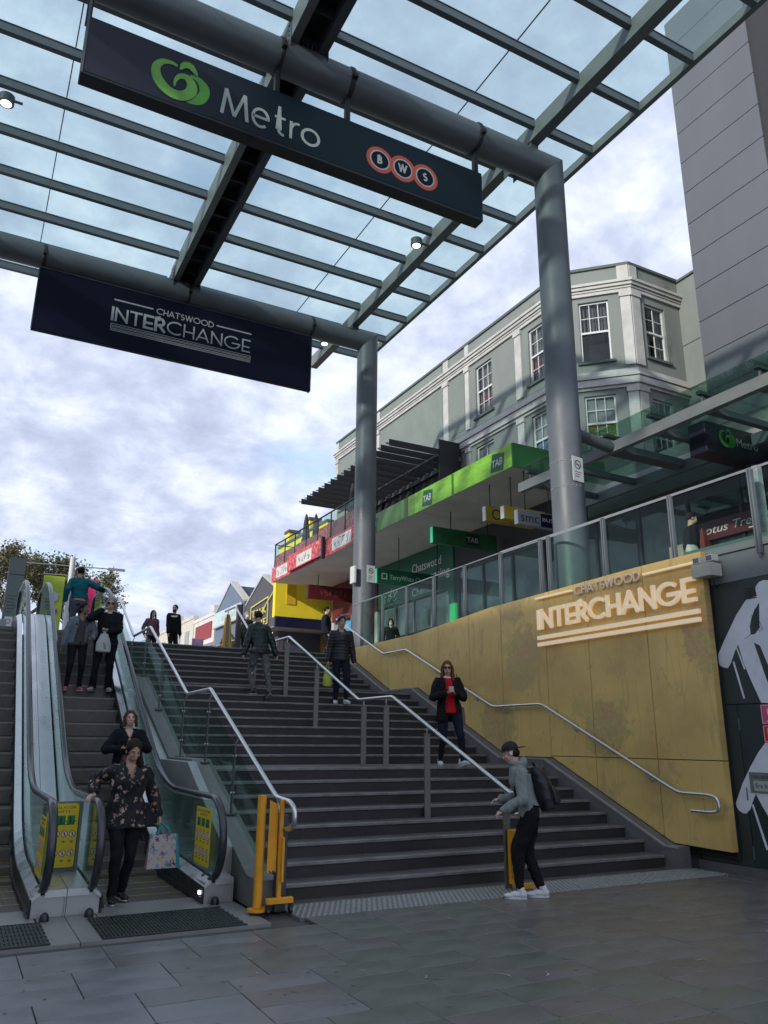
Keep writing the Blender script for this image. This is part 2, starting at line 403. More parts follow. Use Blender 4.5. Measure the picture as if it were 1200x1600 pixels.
for r_ in range(-2, 26):
    y1 = 7.535-r_*.345; y0_ = y1-.345
    off = .325 if (r_ % 5 in (2, 3)) else 0
    for c_ in range(-8, 26):
        x0 = .055+c_*.65+off; x1 = x0+.65
        near = (3.6 < y1 < 8.3) and (x0 > -.2) and (x1 < 10.3) and abs((x0+.3)-y1*math.tan(.487)) < y1*.66+.5
        if y1 > 7.6 and x0 < 3.25 and x1 > .3: continue
        if y1 > 8.3: continue
        # colour drifts from blue-grey on the left through green to brown on the right, as the slate does
        t = (x0-.5)/7.5; z_ = rnd.random()
        if t < .22: mi = 0 if z_ < .5 else (3 if z_ < .75 else 2)
        elif t < .58: mi = 1 if z_ < .5 else (5 if z_ < .8 else 2)
        else: mi = 4 if z_ < .4 else (6 if z_ < .7 else 2)
        if near and npv < 296: paver(x0+jr, x1-jr, y0_+jr, y1-jr, mi); npv += 1
        else: rest.cur = mi; rest.box(x0+jr, x1-jr, y0_+jr, y1-jr, -.03, rnd.uniform(-.001, .001))
o = obj('outer_paving_tiles', rest, tmats, ground, kind='stuff')
# strip of ground at the stair foot and by the wall
g = MB(); g.box(3.25, 9.5, 8.5, 8.72, -.03, .0); g.box(9.42, 9.62, 3, 8.5, -.03, .005)
obj('paving_border', g, tmats[6], ground)
# tactile strip
tm = mat('tactile_concrete', (.15, .15, .145), .75, 0, .18, 10., .1, 80)
g = MB()
for i in range(9):
    x0 = 3.25+i*.69; g.box(x0+.003, x0+.687, 7.82, 8.495, -.03, .004)
tac = obj('tactile_plate', g, tm, ground)
g = MB(); s = .062
for i in range(int(6.15/s)):
    for j in range(int(.66/s)):
        x = 3.28+i*s+(s/2 if j % 2 else 0); y = 7.85+j*s
        g.add([(x-.017, y-.017, .004), (x+.017, y-.017, .004), (x+.017, y+.017, .004), (x-.017, y+.017, .004), (x-.01, y-.01, .011), (x+.01, y-.01, .011), (x+.01, y+.01, .011), (x-.01, y+.01, .011)],
              [(4, 5, 6, 7), (0, 1, 5, 4), (1, 2, 6, 5), (2, 3, 7, 6), (3, 0, 4, 7)])
obj('tactile_studs', g, mat('tactile_stud_metal', (.27, .27, .26), .5, .3, .2, 20.), ground, kind='stuff')
# scattered litter marks on the paving: pale scuffs are in the slate material

# ------------------------------------------------------------------ stairs
stairs = thing('staircase', 'wide flight of dark grey stone steps between the escalators and the gold wall', 'stairs', (6.2, Y0, 0))
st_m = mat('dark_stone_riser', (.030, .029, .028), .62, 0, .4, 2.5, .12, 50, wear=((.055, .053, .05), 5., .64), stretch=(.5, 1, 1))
tr_m = mat('sky_lit_stone_tread', (.088, .086, .083), .5, 0, .35, 3., .08, 60, stretch=(.5, 1, 1))  # tread colour lightened for the sky reflected on it
no_m = mat('pale_nosing_stone', (.19, .186, .18), .42, .1, .35, 5., .05, 60)  # nosing colour lighter than tread and riser
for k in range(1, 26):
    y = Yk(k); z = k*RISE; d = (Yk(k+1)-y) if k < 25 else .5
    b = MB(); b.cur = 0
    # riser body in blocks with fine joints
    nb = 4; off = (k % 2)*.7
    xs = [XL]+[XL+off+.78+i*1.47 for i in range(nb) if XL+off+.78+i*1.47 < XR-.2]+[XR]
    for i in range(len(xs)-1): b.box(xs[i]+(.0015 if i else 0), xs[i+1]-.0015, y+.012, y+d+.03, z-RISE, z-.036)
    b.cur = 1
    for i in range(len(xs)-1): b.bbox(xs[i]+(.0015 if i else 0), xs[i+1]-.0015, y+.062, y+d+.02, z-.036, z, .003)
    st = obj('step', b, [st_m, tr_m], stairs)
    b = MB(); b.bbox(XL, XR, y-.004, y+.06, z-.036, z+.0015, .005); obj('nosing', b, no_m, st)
# sloping stone kerbs either side
kb = mat('grey_kerb_stone', (.13, .13, .128), .7, 0, .22, 4., .15, 40, wear=((.2, .2, .19), 7., .66))
def kerb(x0, x1, dz, y_start):
    pts = [(y_start, 0), (y_start, .16+dz)]+[(y, nose_z(y)+dz) for y in YB[0:]]+[(20.6, 4.0+dz), (20.6, 0)]
    b = MB(); b.prism([(x0, y, z) for y, z in pts], (x1-x0, 0, 0), x0)
    return b
wk = obj('side_kerb', kerb(XR+.003, 9.34, .13, 8.42), kb, stairs)
# bright arris on the kerb
b = MB()
prof = [(8.43, .29)]+[(y, nose_z(y)+.13) for y in YB]+[(20.5, 4.13)]
for i in range(len(prof)-1):
    (ya, za), (yb_, zb) = prof[i], prof[i+1]
    b.prism([(XR-.004, ya, za-.025), (XR-.004, ya, za+.004), (XR+.03, ya, za+.004), (XR+.03, ya, za-.025)], (0, yb_-ya, zb-za), None)
obj('kerb_arris', b, mat('pale_arris', (.30, .30, .28), .55, 0, .2, 8.), wk)
lk = obj('side_kerb', kerb(2.98, 3.247, .13, 8.28), mat('pale_kerb_stone', (.17, .172, .165), .7, 0, .2, 4., .12, 40), stairs)
b = MB(); b.prism([(2.86, y, z) for y, z in [(9.2, 0), (9.2, .52), (11.0, 1.38), (12.6, 1.38), (16.15, 2.84), (20.5, 3.9), (20.5, 0)]], (.115, 0, 0), None)
obj('side_cladding', b, INOX_D(), stairs)

# ------------------------------------------------------------------ upper plaza slabs and street
g = MB(); g.box(-60, 9.5, 20.2, 120, -1.2, 4.0-.002)
struct('upper_plaza', g, mat('plaza_paving', (.30, .29, .28), .7, 0, .15, 2.))
g = MB(); g.box(9.62, 60, 3.0, 120, -1.2, 4.15)
struct('street_terrace', g, mat('terrace_paving', (.30, .29, .28), .7, 0, .15, 2.))

# ------------------------------------------------------------------ gold wall
def gold_material():
    m = bpy.data.materials.new('etched_gold_panel'); m.use_nodes = True; t = m.node_tree; b = t.nodes['Principled BSDF']
    b.inputs['Metallic'].default_value = .15; b.inputs['Roughness'].default_value = .5
    tcn = N(t, 'ShaderNodeTexCoord'); mp = N(t, 'ShaderNodeMapping'); mp.inputs['Rotation'].default_value = (0, 0, 0)
    t.links.new(tcn.outputs['Object'], mp.inputs[0])
    sep = N(t, 'ShaderNodeSeparateXYZ'); t.links.new(mp.outputs[0], sep.inputs[0])
    cb = N(t, 'ShaderNodeCombineXYZ'); t.links.new(sep.outputs[1], cb.inputs[0]); t.links.new(sep.outputs[2], cb.inputs[1])
    # leaf / flower clumps: warped voronoi blobs, masked by a broad noise
    nz = N(t, 'ShaderNodeTexNoise', inp={'Scale': 2.6, 'Detail': 9., 'Roughness': .75, 'Distortion': .8}); t.links.new(cb.outputs[0], nz.inputs['Vector'])
    ad = N(t, 'ShaderNodeMix', data_type='VECTOR', inp={0: .55}); t.links.new(cb.outputs[0], ad.inputs[4]); t.links.new(nz.outputs['Color'], ad.inputs[5])
    vo = N(t, 'ShaderNodeTexVoronoi', inp={'Scale': 1.35, 'Randomness': 1.}); t.links.new(ad.outputs[1], vo.inputs['Vector'])
    r1 = N(t, 'ShaderNodeValToRGB'); r1.color_ramp.elements[0].position = .33; r1.color_ramp.elements[0].color = (1, 1, 1, 1); r1.color_ramp.elements[1].position = .40; r1.color_ramp.elements[1].color = (0, 0, 0, 1)
    t.links.new(vo.outputs['Distance'], r1.inputs[0])
    # petals in the blobs
    wv = N(t, 'ShaderNodeTexNoise', inp={'Scale': 11., 'Detail': 4., 'Distortion': 1.2}); t.links.new(cb.outputs[0], wv.inputs['Vector'])
    ml = N(t, 'ShaderNodeMath', operation='MULTIPLY'); t.links.new(r1.outputs[0], ml.inputs[0]); 
    rp2 = N(t, 'ShaderNodeMapRange', inp={1: .38, 2: .62, 3: .55, 4: 1.}); t.links.new(wv.outputs[0], rp2.inputs[0]); t.links.new(rp2.outputs[0], ml.inputs[1])
    # stems: thin near vertical wavering lines
    mp2 = N(t, 'ShaderNodeMapping'); mp2.inputs['Scale'].default_value = (1.3, .22, 1); t.links.new(cb.outputs[0], mp2.inputs[0])
    w2n = N(t, 'ShaderNodeTexNoise', inp={'Scale': 2.6, 'Detail': 1., 'Roughness': .4}); t.links.new(mp2.outputs[0], w2n.inputs['Vector'])
    w2s = N(t, 'ShaderNodeMath', operation='SUBTRACT', inp={1: .5}); t.links.new(w2n.outputs[0], w2s.inputs[0]); w2 = N(t, 'ShaderNodeMath', operation='ABSOLUTE'); t.links.new(w2s.outputs[0], w2.inputs[0])
    r3 = N(t, 'ShaderNodeValToRGB'); r3.color_ramp.elements[0].position = .0; r3.color_ramp.elements[0].color = (1, 1, 1, 1); r3.color_ramp.elements[1].position = .010; r3.color_ramp.elements[1].color = (0, 0, 0, 1)
    t.links.new(w2.outputs[0], r3.inputs[0])
    v2 = N(t, 'ShaderNodeTexVoronoi', inp={'Scale': 3.1, 'Randomness': 1.}); t.links.new(ad.outputs[1], v2.inputs['Vector'])
    r4 = N(t, 'ShaderNodeValToRGB'); r4.color_ramp.elements[0].position = .22; r4.color_ramp.elements[0].color = (.42, .42, .42, 1); r4.color_ramp.elements[1].position = .27; r4.color_ramp.elements[1].color = (0, 0, 0, 1); t.links.new(v2.outputs['Distance'], r4.inputs[0])
    m4 = N(t, 'ShaderNodeMath', operation='MAXIMUM'); t.links.new(ml.outputs[0], m4.inputs[0]); t.links.new(r4.outputs[0], m4.inputs[1]); ml = m4
    mxm = N(t, 'ShaderNodeMath', operation='MAXIMUM'); t.links.new(ml.outputs[0], mxm.inputs[0])
    sm = N(t, 'ShaderNodeMath', operation='MULTIPLY', inp={1: .8}); t.links.new(r3.outputs[0], sm.inputs[0]); t.links.new(sm.outputs[0], mxm.inputs[1])
    # base tone drifting between gold, olive and brown
    nb = N(t, 'ShaderNodeTexNoise', inp={'Scale': .85, 'Detail': 4., 'Roughness': .6}); t.links.new(cb.outputs[0], nb.inputs['Vector'])
    rb = N(t, 'ShaderNodeValToRGB'); rb.color_ramp.elements[0].position = .3; rb.color_ramp.elements[0].color = (.62, .40, .14, 1); rb.color_ramp.elements[1].position = .7; rb.color_ramp.elements[1].color = (.86, .59, .20, 1)
    q = rb.color_ramp.elements.new(.5); q.color = (.74, .53, .18, 1)
    t.links.new(nb.outputs[0], rb.inputs[0])
    nv = N(t, 'ShaderNodeTexNoise', inp={'Scale': 1.9, 'Detail': 5.}); t.links.new(cb.outputs[0], nv.inputs['Vector'])
    rv = N(t, 'ShaderNodeValToRGB'); rv.color_ramp.elements[0].position = .42; rv.color_ramp.elements[0].color = (.54, .35, .17, 1); rv.color_ramp.elements[1].position = .6; rv.color_ramp.elements[1].color = (.52, .42, .16, 1)
    t.links.new(nv.outputs[0], rv.inputs[0])
    mx = N(t, 'ShaderNodeMix', data_type='RGBA'); t.links.new(mxm.outputs[0], mx.inputs[0]); t.links.new(rb.outputs[0], mx.inputs[6]); t.links.new(rv.outputs[0], mx.inputs[7])
    t.links.new(mx.outputs[2], b.inputs['Base Color'])
    bp = N(t, 'ShaderNodeBump', inp={'Strength': .12, 'Distance': .006}); t.links.new(mxm.outputs[0], bp.inputs['Height']); t.links.new(bp.outputs[0], b.inputs['Normal'])
    return m
GOLD = gold_material()
gw = thing('gold_panel_wall', 'gold wall of etched metal panels beside the stairs carrying the big raised station lettering', 'wall', (9.35, 13.5, 0))
def gtop(y): return 4.38 if y < 9 else (4.38-(y-9)*.021 if y < 13 else max(4.10, 4.30-(y-13)*.065))
def gbot(y): return .29 if y < 8.6 else (nose_z(y)+.145)
joints = [7.70, 8.86, 10.18, 11.29, 12.64, 13.77, 14.97, 16.15, 17.36, 18.5, 19.5, 20.4]
HJ = 1.445
for i in range(len(joints)-1):
    ya, yb_ = joints[i]+.006, joints[i+1]-.006
    ys = sorted(set([ya, yb_]+[y for y in YB+[8.6, 9., 13.] if ya < y < yb_]))
    def panel(bot, top, nm='panel'):
        b = MB(); b.prism([(9.34, y, bot(y)) for y in ys]+[(9.34, y, top(y)) for y in reversed(ys)], (.11, 0, 0), None)
        obj(nm, b, GOLD, gw)
    if yb_ < 11.4:
        panel(gbot, lambda y: min(HJ-.006, HJ-.006)); panel(lambda y: HJ+.006, gtop)
        if yb_ > 11.2: pass
    else: panel(gbot, gtop)
b = MB(); b.prism([(9.455, y, gbot(y)-.10) for y in [7.72, 8.6]+YB[1:]+[20.38]]+[(9.455, y, gtop(y)-.02) for y in (20.38, 13, 9, 7.72)], (.1, 0, 0), None)
obj('backing', b, mat('dark_backing', (.02, .02, .018), .8), gw)

# raised letters
FG = Fr((9.34, 11.5, 0), (0, -1, 0), (-1, 0, 0))      # a runs towards the viewer, from y=11.5
LET = mat('pale_gold_letter_glow', (.94, .78, .54), .42, .10, .06, 6., emit=(1., .78, .50), estr=.13)  # faint emission added so the letters look brighter
LETC = mat('brushed_copper_letter', (.80, .64, .52), .45, .1, .1, 8.)
sg = thing('raised_wall_lettering', 'raised gold letters and bars reading CHATSWOOD INTERCHANGE fixed high on the gold wall', 'sign', (9.33, 9.6, 3.4))
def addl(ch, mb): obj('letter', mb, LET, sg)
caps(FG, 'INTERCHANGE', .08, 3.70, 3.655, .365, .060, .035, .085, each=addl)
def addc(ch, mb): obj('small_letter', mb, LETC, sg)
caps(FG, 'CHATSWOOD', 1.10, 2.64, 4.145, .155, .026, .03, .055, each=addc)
for (a0, a1, b0, b1) in ((.06, 1.04, 4.222, 4.252), (2.72, 3.71, 4.205, 4.235), (.07, 3.72, 3.475, 3.54), (.07, 3.72, 3.355, 3.42)):
    b = MB(); FG.box(b, a0, a1, b0, b1, .03, .085); obj('bar', b, LET, sg)
b = MB()
for i in range(12):
    for zz_ in (3.51, 3.39): FG.box(b, .15+i*.31, .17+i*.31, zz_-.008, zz_+.008, 0, .032)
obj('standoff', b, BLACKM(), sg)

# ------------------------------------------------------------------ dark mural wall and grey band on the right
dk = thing('mural_wall', 'dark green wall with a large white painted figure mural, right of the gold wall', 'wall', (9.5, 6, 0))
DM = mat('dark_green_wall_paint', (.030, .042, .040), .55, 0, .12, 3., .05, 40)
FM = Fr((9.5, 8.4, 0), (0, -1, 0), (-1, 0, 0))
def mp_(pts): return [(8.4-y, z) for y, z in pts]
hz = [.0, .125, .485, 1.79, 3.09, 3.885]
vs_ = [0.05, .70, 2.3, 3.6, 5.2]
b = MB(); FM.box(b, 0, 5.4, -.0, 3.885, -.25, -.012); obj('backing', b, mat('wall_core', (.01, .012, .012), .9), dk)
for i in range(1, 5):
    for j in range(len(vs_)-1):
        if j == 1 and i in (1, 2, 3): continue
        b = MB(); FM.box(b, vs_[j]+.004, vs_[j+1]-.004, hz[i]+.004, hz[i+1]-.004, -.012, 0); obj('cladding_panel', b, DM, dk)
b = MB(); FM.box(b, .704, .886, .129, 2.186, -.012, 0); obj('cladding_panel', b, DM, dk)
b = MB(); FM.box(b, .704, 2.296, 2.2, 3.086, -.012, 0); obj('cladding_panel', b, DM, dk)
b = MB(); FM.box(b, .90, 2.296, .10, 2.185, -.012, .002)
door = obj('hose_cupboard_door', b, mat('door_green_paint', (.022, .036, .036), .5, 0, .1, 3.), dk)
for z_ in (.22, .95, 1.85):
    b = MB(); FM.box(b, .893, .908, z_, z_+.16, .0, .012); obj('hinge', b, STEEL(), door)
b = MB(); FM.box(b, 0, 5.4, 0, .12, -.02, .03); obj('skirting', b, mat('skirt_concrete', (.10, .10, .1), .8, 0, .2, 6.), dk)
MW = mat('mural_white_paint', (.74, .76, .82), .7, 0, .1, 5., .04, 60)
def mural(polys, nm='painted_figure'):
    b = MB()
    for i, pl in enumerate(polys):
        FM.poly(b, mp_(pl), .0015, .0035+.0004*i)
        FM.poly(b, mp_([(12.5-y, z) for y, z in reversed(pl)]), .0015, .0033+.0004*i)      # the figure's other half
    return obj(nm, b, MW, dk)
mural([[(6.2, 3.72), (6.5, 3.83), (6.75, 3.80), (6.86, 3.82), (6.93, 3.80), (6.99, 3.74), (6.99, 3.69), (6.98, 3.62), (7.05, 3.60), (7.03, 3.45), (6.97, 3.52), (6.2, 3.52)],
       [(6.98, 3.62), (7.15, 3.60), (7.34, 3.41), (7.46, 3.25), (7.58, 3.09), (7.71, 2.90), (7.745, 2.80), (7.70, 2.73), (7.64, 2.70), (7.58, 2.69), (7.52, 2.76), (7.43, 2.92), (7.37, 3.0), (7.15, 3.12), (7.15, 3.22), (7.11, 3.33), (7.0, 3.52)],
       [(6.96, 3.52), (7.0, 3.19), (7.08, 3.11), (7.15, 3.11), (7.37, 3.0), (7.32, 2.75), (7.24, 2.52), (7.12, 2.2), (6.98, 2.19), (6.96, 2.37), (7.0, 2.51), (7.12, 3.0), (7.03, 2.95), (6.2, 2.9), (6.2, 3.52)],
       [(6.2, 2.9), (7.03, 2.95), (6.92, 2.61), (6.6, 2.2), (6.2, 2.2)],
       [(7.49, 2.76), (7.465, 2.78), (7.36, 2.27), (7.385, 2.26)], [(7.41, 2.96), (7.395, 2.97), (7.30, 2.66), (7.32, 2.65)]])
mural([[(6.9, 1.67), (7.13, 1.69), (7.26, 1.56), (7.41, 1.37), (7.55, 1.17), (7.70, .90), (7.69, .85), (7.66, .81), (7.60, .78), (7.55, .78), (7.48, .84), (7.44, .92), (7.37, 1.04), (7.30, .90), (7.2, .73), (7.05, .4), (6.9, .4)],
       [(7.45, .89), (7.425, .91), (7.28, .37), (7.31, .355)]])
b = MB()
for i in range(5): FM.box(b, 8.4-7.17+.005*i, 8.4-6.985, 3.595+.035*i, 3.61+.035*i, .006, .008)
obj('mural_stripe', b, BLACKM(), dk)
b = MB()
for k_ in range(3): FM.stroke(b, mp_([(7.10-.03*k_, 3.37+.03*k_), (7.0-.025*k_, 3.13+.01*k_)]), .006, .006, .0075)
obj('mural_hatching', b, DM, dk)
RED = mat('hose_reel_red', (.62, .03, .045), .5, 0, .1, 8.)
PINK = mat('faded_hose_reel_red', (.60, .10, .20), .5, 0, .12, 8.)
for (z0, z1, m_, nm) in ((1.925, 2.175, PINK, 'upper'), (1.69, 1.91, RED, 'lower')):
    t = thing('fire_hose_notice', '%s of two square red fire hose reel notices on the dark mural wall' % ('upper, pinker' if nm == 'upper' else 'lower, deeper red'), 'sign', (9.49, 6.97, z0), 'fire notices on the mural wall')
    b = MB(); FM.box(b, 1.265, 1.60, z0, z1, .004, .012); obj('plate', b, m_, t)
    b = MB(); FM.stroke(b, [(1.275, z0+.01), (1.59, z0+.01), (1.59, z1-.01), (1.275, z1-.01)], .006, .012, .0135, closed=True)
    if nm == 'lower': FM.box(b, 1.33, 1.36, z0+.05, z1-.04, .012, .0135); FM.box(b, 1.362, 1.42, z0+.05, z0+.075, .012, .0137); FM.ring(b, 1.5, (z0+z1)/2, .04, .065, .012, .0138)
    else: FM.ring(b, 1.43, z0+.15, .035, .075, .012, .0135); FM.box(b, 1.34, 1.5, z0+.03, z0+.045, .012, .0137)
    obj('pictogram', b, WHITE(), t)
t = thing('hose_reel_nameplate', 'small grey metal plate reading fire hose reel across the cupboard door', 'sign', (9.49, 7.1, 1.05))
b = MB(); FM.box(b, .97, 1.75, 1.055, 1.31, .006, .018); obj('plate', b, mat('grey_nameplate', (.20, .215, .2), .5, .2, .15, 8.), t)
b = MB(); FM.box(b, 1.03, 1.70, 1.075, 1.205, .018, .022); obj('label_plate', b, mat('pale_nameplate', (.42, .47, .42), .5, .1, .1, 8.), t)
b = MB(); FM.text(b, 'fire hose reel', 1.055, 1.115, .085, .0222, .0235); obj('lettering', b, BLACKM(), t)
b = MB(); FM.text(b, 'FIRE HOSE', 1.04, 1.235, .05, .0182, .0195); obj('lettering', b, BLACKM(), t)
# grey band above
gb = thing('grey_parapet_wall', 'smooth grey rendered band above the dark mural, below the glass rail', 'wall', (9.5, 6, 3.88))
b = MB(); FM.box(b, .30, 5.4, 3.888, 4.30, -.3, -.004); FM.box(b, .30, 5.4, 4.303, 4.46, -.3, .03); obj('render', b, mat('parapet_render_grey', (.20, .225, .23), .7, 0, .08, 2., .05, 30), gb)
# electrical box with twin flood lamps
t = thing('floodlight_box', 'cream box with two small floodlights at the top corner of the gold wall', 'light', (9.45, 7.6, 3.95))
b = MB(); FM.box(b, .62, .95, 3.975, 4.16, .06, .30); obj('box', b, mat('cream_plastic', (.52, .52, .42), .5, 0, .08, 8.), t)
for a in (.60, .83):
    b = MB(); FM.box(b, a, a+.13, 4.19, 4.28, .12, .24); FM.box(b, a+.05, a+.08, 4.15, 4.2, .15, .2); h = obj('lamp_head', b, mat('lamp_housing_white', (.6, .6, .58), .4), t)
    b = MB(); FM.box(b, a+.015, a+.115, 4.20, 4.27, .24, .245); obj('lens', b, mat('lamp_lens_dark', (.12, .12, .12), .2), h)
b = MB(); b.tube([(9.36, 7.56, 3.98), (9.38, 7.56, 3.86), (9.45, 7.56, 3.84)], .008, 6); obj('cable', b, BLACKR(), t)

# ------------------------------------------------------------------ glass rail on top of the gold wall
gr = thing('wall_top_balustrade', 'glass balustrade with steel posts standing along the top of the gold wall', 'balustrade', (9.45, 12, 4.3))
py = [19.05, 17.83, 16.57, 15.29, 14.01, 12.69, 11.42, 11.18, 9.73, 8.25, 6.8, 5.4]
def rtop(y): return 5.40 if y < 12.7 else 5.40-(y-12.7)*.012
for i, y in enumerate(py):
    b = MB(); b.box(9.40, 9.46, y-.035, y-.012, gtop(y)-.2, rtop(y)); b.box(9.40, 9.46, y+.012, y+.035, gtop(y)-.2, rtop(y)); b.box(9.42, 9.455, y-.011, y+.011, gtop(y)-.25, rtop(y)-.08)
    obj('post', b, STEEL(), gr)
for i in range(len(py)-1):
    if i == 6: continue
    a_, c_ = py[i]-.05, py[i+1]+.05
    b = MB(); b.prism([(9.440, a_, gtop(a_)+.03), (9.440, c_, gtop(c_)+.03), (9.440, c_, rtop(c_)-.04), (9.440, a_, rtop(a_)-.04)], (.010, 0, 0), None); obj('glass_pane', b, GL_RAIL(), gr)
for seg in ([19.6, 11.40], [11.2, 5.0]):
    b = MB(); b.tube([(9.44, seg[0], rtop(seg[0])), (9.44, max(12.7, seg[1]), rtop(12.7)), (9.44, seg[1]-.001, rtop(seg[1]))], .016, 10); obj('top_rail', b, mat('rail_dull_steel', (.38, .39, .39), .4, .7, .1, 6.), gr, smooth=True)

# ------------------------------------------------------------------ handrails on the stairs
def bend(points, r=.09, n=5):
    """round the corners of a polyline"""
    P = [Vector(p) for p in points]; out = [P[0]]
    for i in range(1, len(P)-1):
        a = (P[i-1]-P[i]); b_ = (P[i+1]-P[i]); rr_ = min(r, a.length*.45, b_.length*.45); a.normalize(); b_.normalize()
        p0 = P[i]+a*rr_; p1 = P[i]+b_*rr_
        for j in range(n+1):
            t = j/n; out.append(p0*(1-t)**2+P[i]*2*t*(1-t)+p1*t*t)
    out.append(P[-1]); return out
def railpath(x, dz, y_end, top=True):
    pts = []
    if top: pts += [(x, 20.55, 4.0+dz), (x, YB[5]+.05, 4.0+dz)]
    pts += [(x, YB[4]+.35, 17*RISE+dz), (x, YB[3]-.1, 17*RISE+dz), (x, YB[2]+.1, 8*RISE+dz), (x, YB[1]-.15, 8*RISE+dz), (x, y_end, nose_z(y_end)+dz)]
    return pts
# right wall rail
t = thing('wall_handrail', 'stainless handrail bracketed to the gold wall, its lower end looping back', 'handrail', (9.25, 12, 2))
X = 9.24
pts = [(X, 20.3, 5.0), (X, 17.42, 3.76), (X, 16.28, 3.76), (X, 12.85, 2.33), (X, 11.38, 2.33), (X, 8.44, 1.0), (X, 7.92, 1.0), (X, 7.78, .97), (X, 7.76, .80), (X, 7.9, .775), (X, 8.24, .775)]
b = MB(); b.tube(bend(pts, .11), .024, 12); obj('rail', b, INOX(), t, smooth=50)
for y, z in ((18.6, 4.27), (16.9, 3.76), (15, 3.23), (13.5, 2.6), (12.55, 2.33), (10.6, 1.98), (9.0, 1.25)):
    b = MB(); b.tube([(9.335, y, z-.10), (9.27, y, z-.085), (9.24, y, z-.02)], .009, 6); b.tube([(9.337, y, z-.10), (9.33, y, z-.10)], .035, 10); obj('bracket', b, INOX(), t)
# centre rail
POSTM = mat('satin_steel_post', (.21, .20, .185), .45, .5, .12, 8.)
t = thing('centre_handrail', 'stainless centre handrail on flat steel posts down the middle of the stairs', 'handrail', (6.08, 12, 2))
X = 6.08
pts = [(X, 20.9, 4.3), (X, 20.75, 5.02), (X, 19.75, 4.98), (X, 18.0, 4.26), (X, 16.1, 3.74), (X, 15.5, 3.74), (X, 12.35, 2.345), (X, 11.15, 2.345), (X, 8.16, 1.08), (X, 7.98, 1.06), (X, 7.86, 1.0)]
pts = [(X, 20.6, 5.0), (X, 19.7, 5.0), (X, 17.75, 3.79), (X, 15.75, 3.79), (X, 12.35, 2.345), (X, 11.15, 2.345), (X, 8.15, 1.075), (X, 7.93, 1.07), (X, 7.86, .98), (X, 7.9, .86), (X, 8.05, .84)]
b = MB(); b.tube(bend(pts, .06), .026, 12); obj('rail', b, INOX(), t, smooth=50)
def rail_z(P, y):
    for i in range(len(P)-1):
        if P[i][1] >= y >= P[i+1][1]: return P[i][2]+(P[i+1][2]-P[i][2])*(P[i][1]-y)/(P[i][1]-P[i+1][1])
    return P[-1][2]
for y in (20.3, 17.95, 15.85, 14.2, 12.15, 11.35, 10.1, 8.25):
    zb = (int([k for k in range(0, 26) if k == 0 or Yk(k) <= y+.001][-1]))*RISE if y > Y0 else 0
    zt = rail_z(pts, y)
    b = MB(); b.box(X-.045, X+.045, y-.012, y+.012, zb, zt-.12); obj('post', b, POSTM, t)
    b = MB(); b.tube([(X, y, zt-.13), (X, y, zt-.02)], .008, 6); b.tube([(X-.01, y-.02, zt-.13), (X-.03, y-.03, zt-.06)], .008, 6); obj('bracket', b, INOX(), t)
CENTRE_PTS = pts
# left balustrade
t = thing('stair_glass_balustrade', 'glass balustrade with stainless handrail between the right escalator and the stairs', 'balustrade', (3.12, 12, 2))
X = 3.17
pts = [(X-.45, 15.95, 3.66), (X, 15.75, 3.79), (X, 12.5, 2.35), (X, 11.2, 2.36), (X, 8.38, 1.08), (X, 7.98, 1.06), (X, 7.86, 1.0), (X, 7.84, .88), (X, 7.95, .80), (X, 8.2, .79)]
b = MB(); b.tube(bend([(X, 20.5, 5.0), (X, 19.8, 5.0), (X, 17.4, 3.79)]+pts[1:], .07), .026, 12); obj('rail', b, INOX(), t, smooth=50)
PL = [(X, 20.5, 5.0), (X, 19.8, 5.0), (X, 17.4, 3.79)]+pts[1:]
lp = [20.3, 18.9, 17.4, 15.9, 14.3, 12.55, 11.15, 9.85]
for y in lp:
    zb = nose_z(y)+.13; zt = rail_z(PL, y)
    b = MB(); b.box(X-.035, X-.020, y-.03, y+.03, zb, zt-.14); b.box(X-.09, X+.03, y-.055, y+.055, zb, zb+.018); pz = obj('post', b, mat('dark_steel_post', (.10, .105, .10), .35, .8, .1, 8.), t)
    b = MB(); b.tube([(X-.03, y, zt-.15), (X-.005, y-.05, zt-.07), (X, y-.07, zt-.02)], .009, 6); obj('bracket', b, INOX(), t)
    b = MB()
    for q in (.25, .68): b.tube([(X-.05, y, zb+q), (X-.005, y, zb+q)], .014, 8)
    obj('stud', b, INOX(), pz)
for i in range(len(lp)):
    ya = lp[i]-.03; yb2 = (lp[i+1]+.03) if i+1 < len(lp) else 8.42
    ys = [ya]+[y for y in reversed(YB) if yb2 < y < ya]+[yb2]
    b = MB(); b.prism([(X-.012, y, nose_z(y)+.17) for y in ys]+[(X-.012, y, rail_z(PL, y)-.20) for y in reversed(ys)], (.012, 0, 0), None)
    obj('glass_pane', b, GL_RAIL(), t)
b = MB(); b.bbox(X-.05, X+.07, 8.19, 8.25, 0, .92, .006); obj('end_post', b, mat('end_post_steel', (.075, .078, .08), .45, .5, .15, 6.), t)
b = MB(); b.tube([(X, 8.22, .9), (X, 8.3, .99), (X, 8.36, 1.06)], .012, 8); obj('bracket', b, INOX(), t)

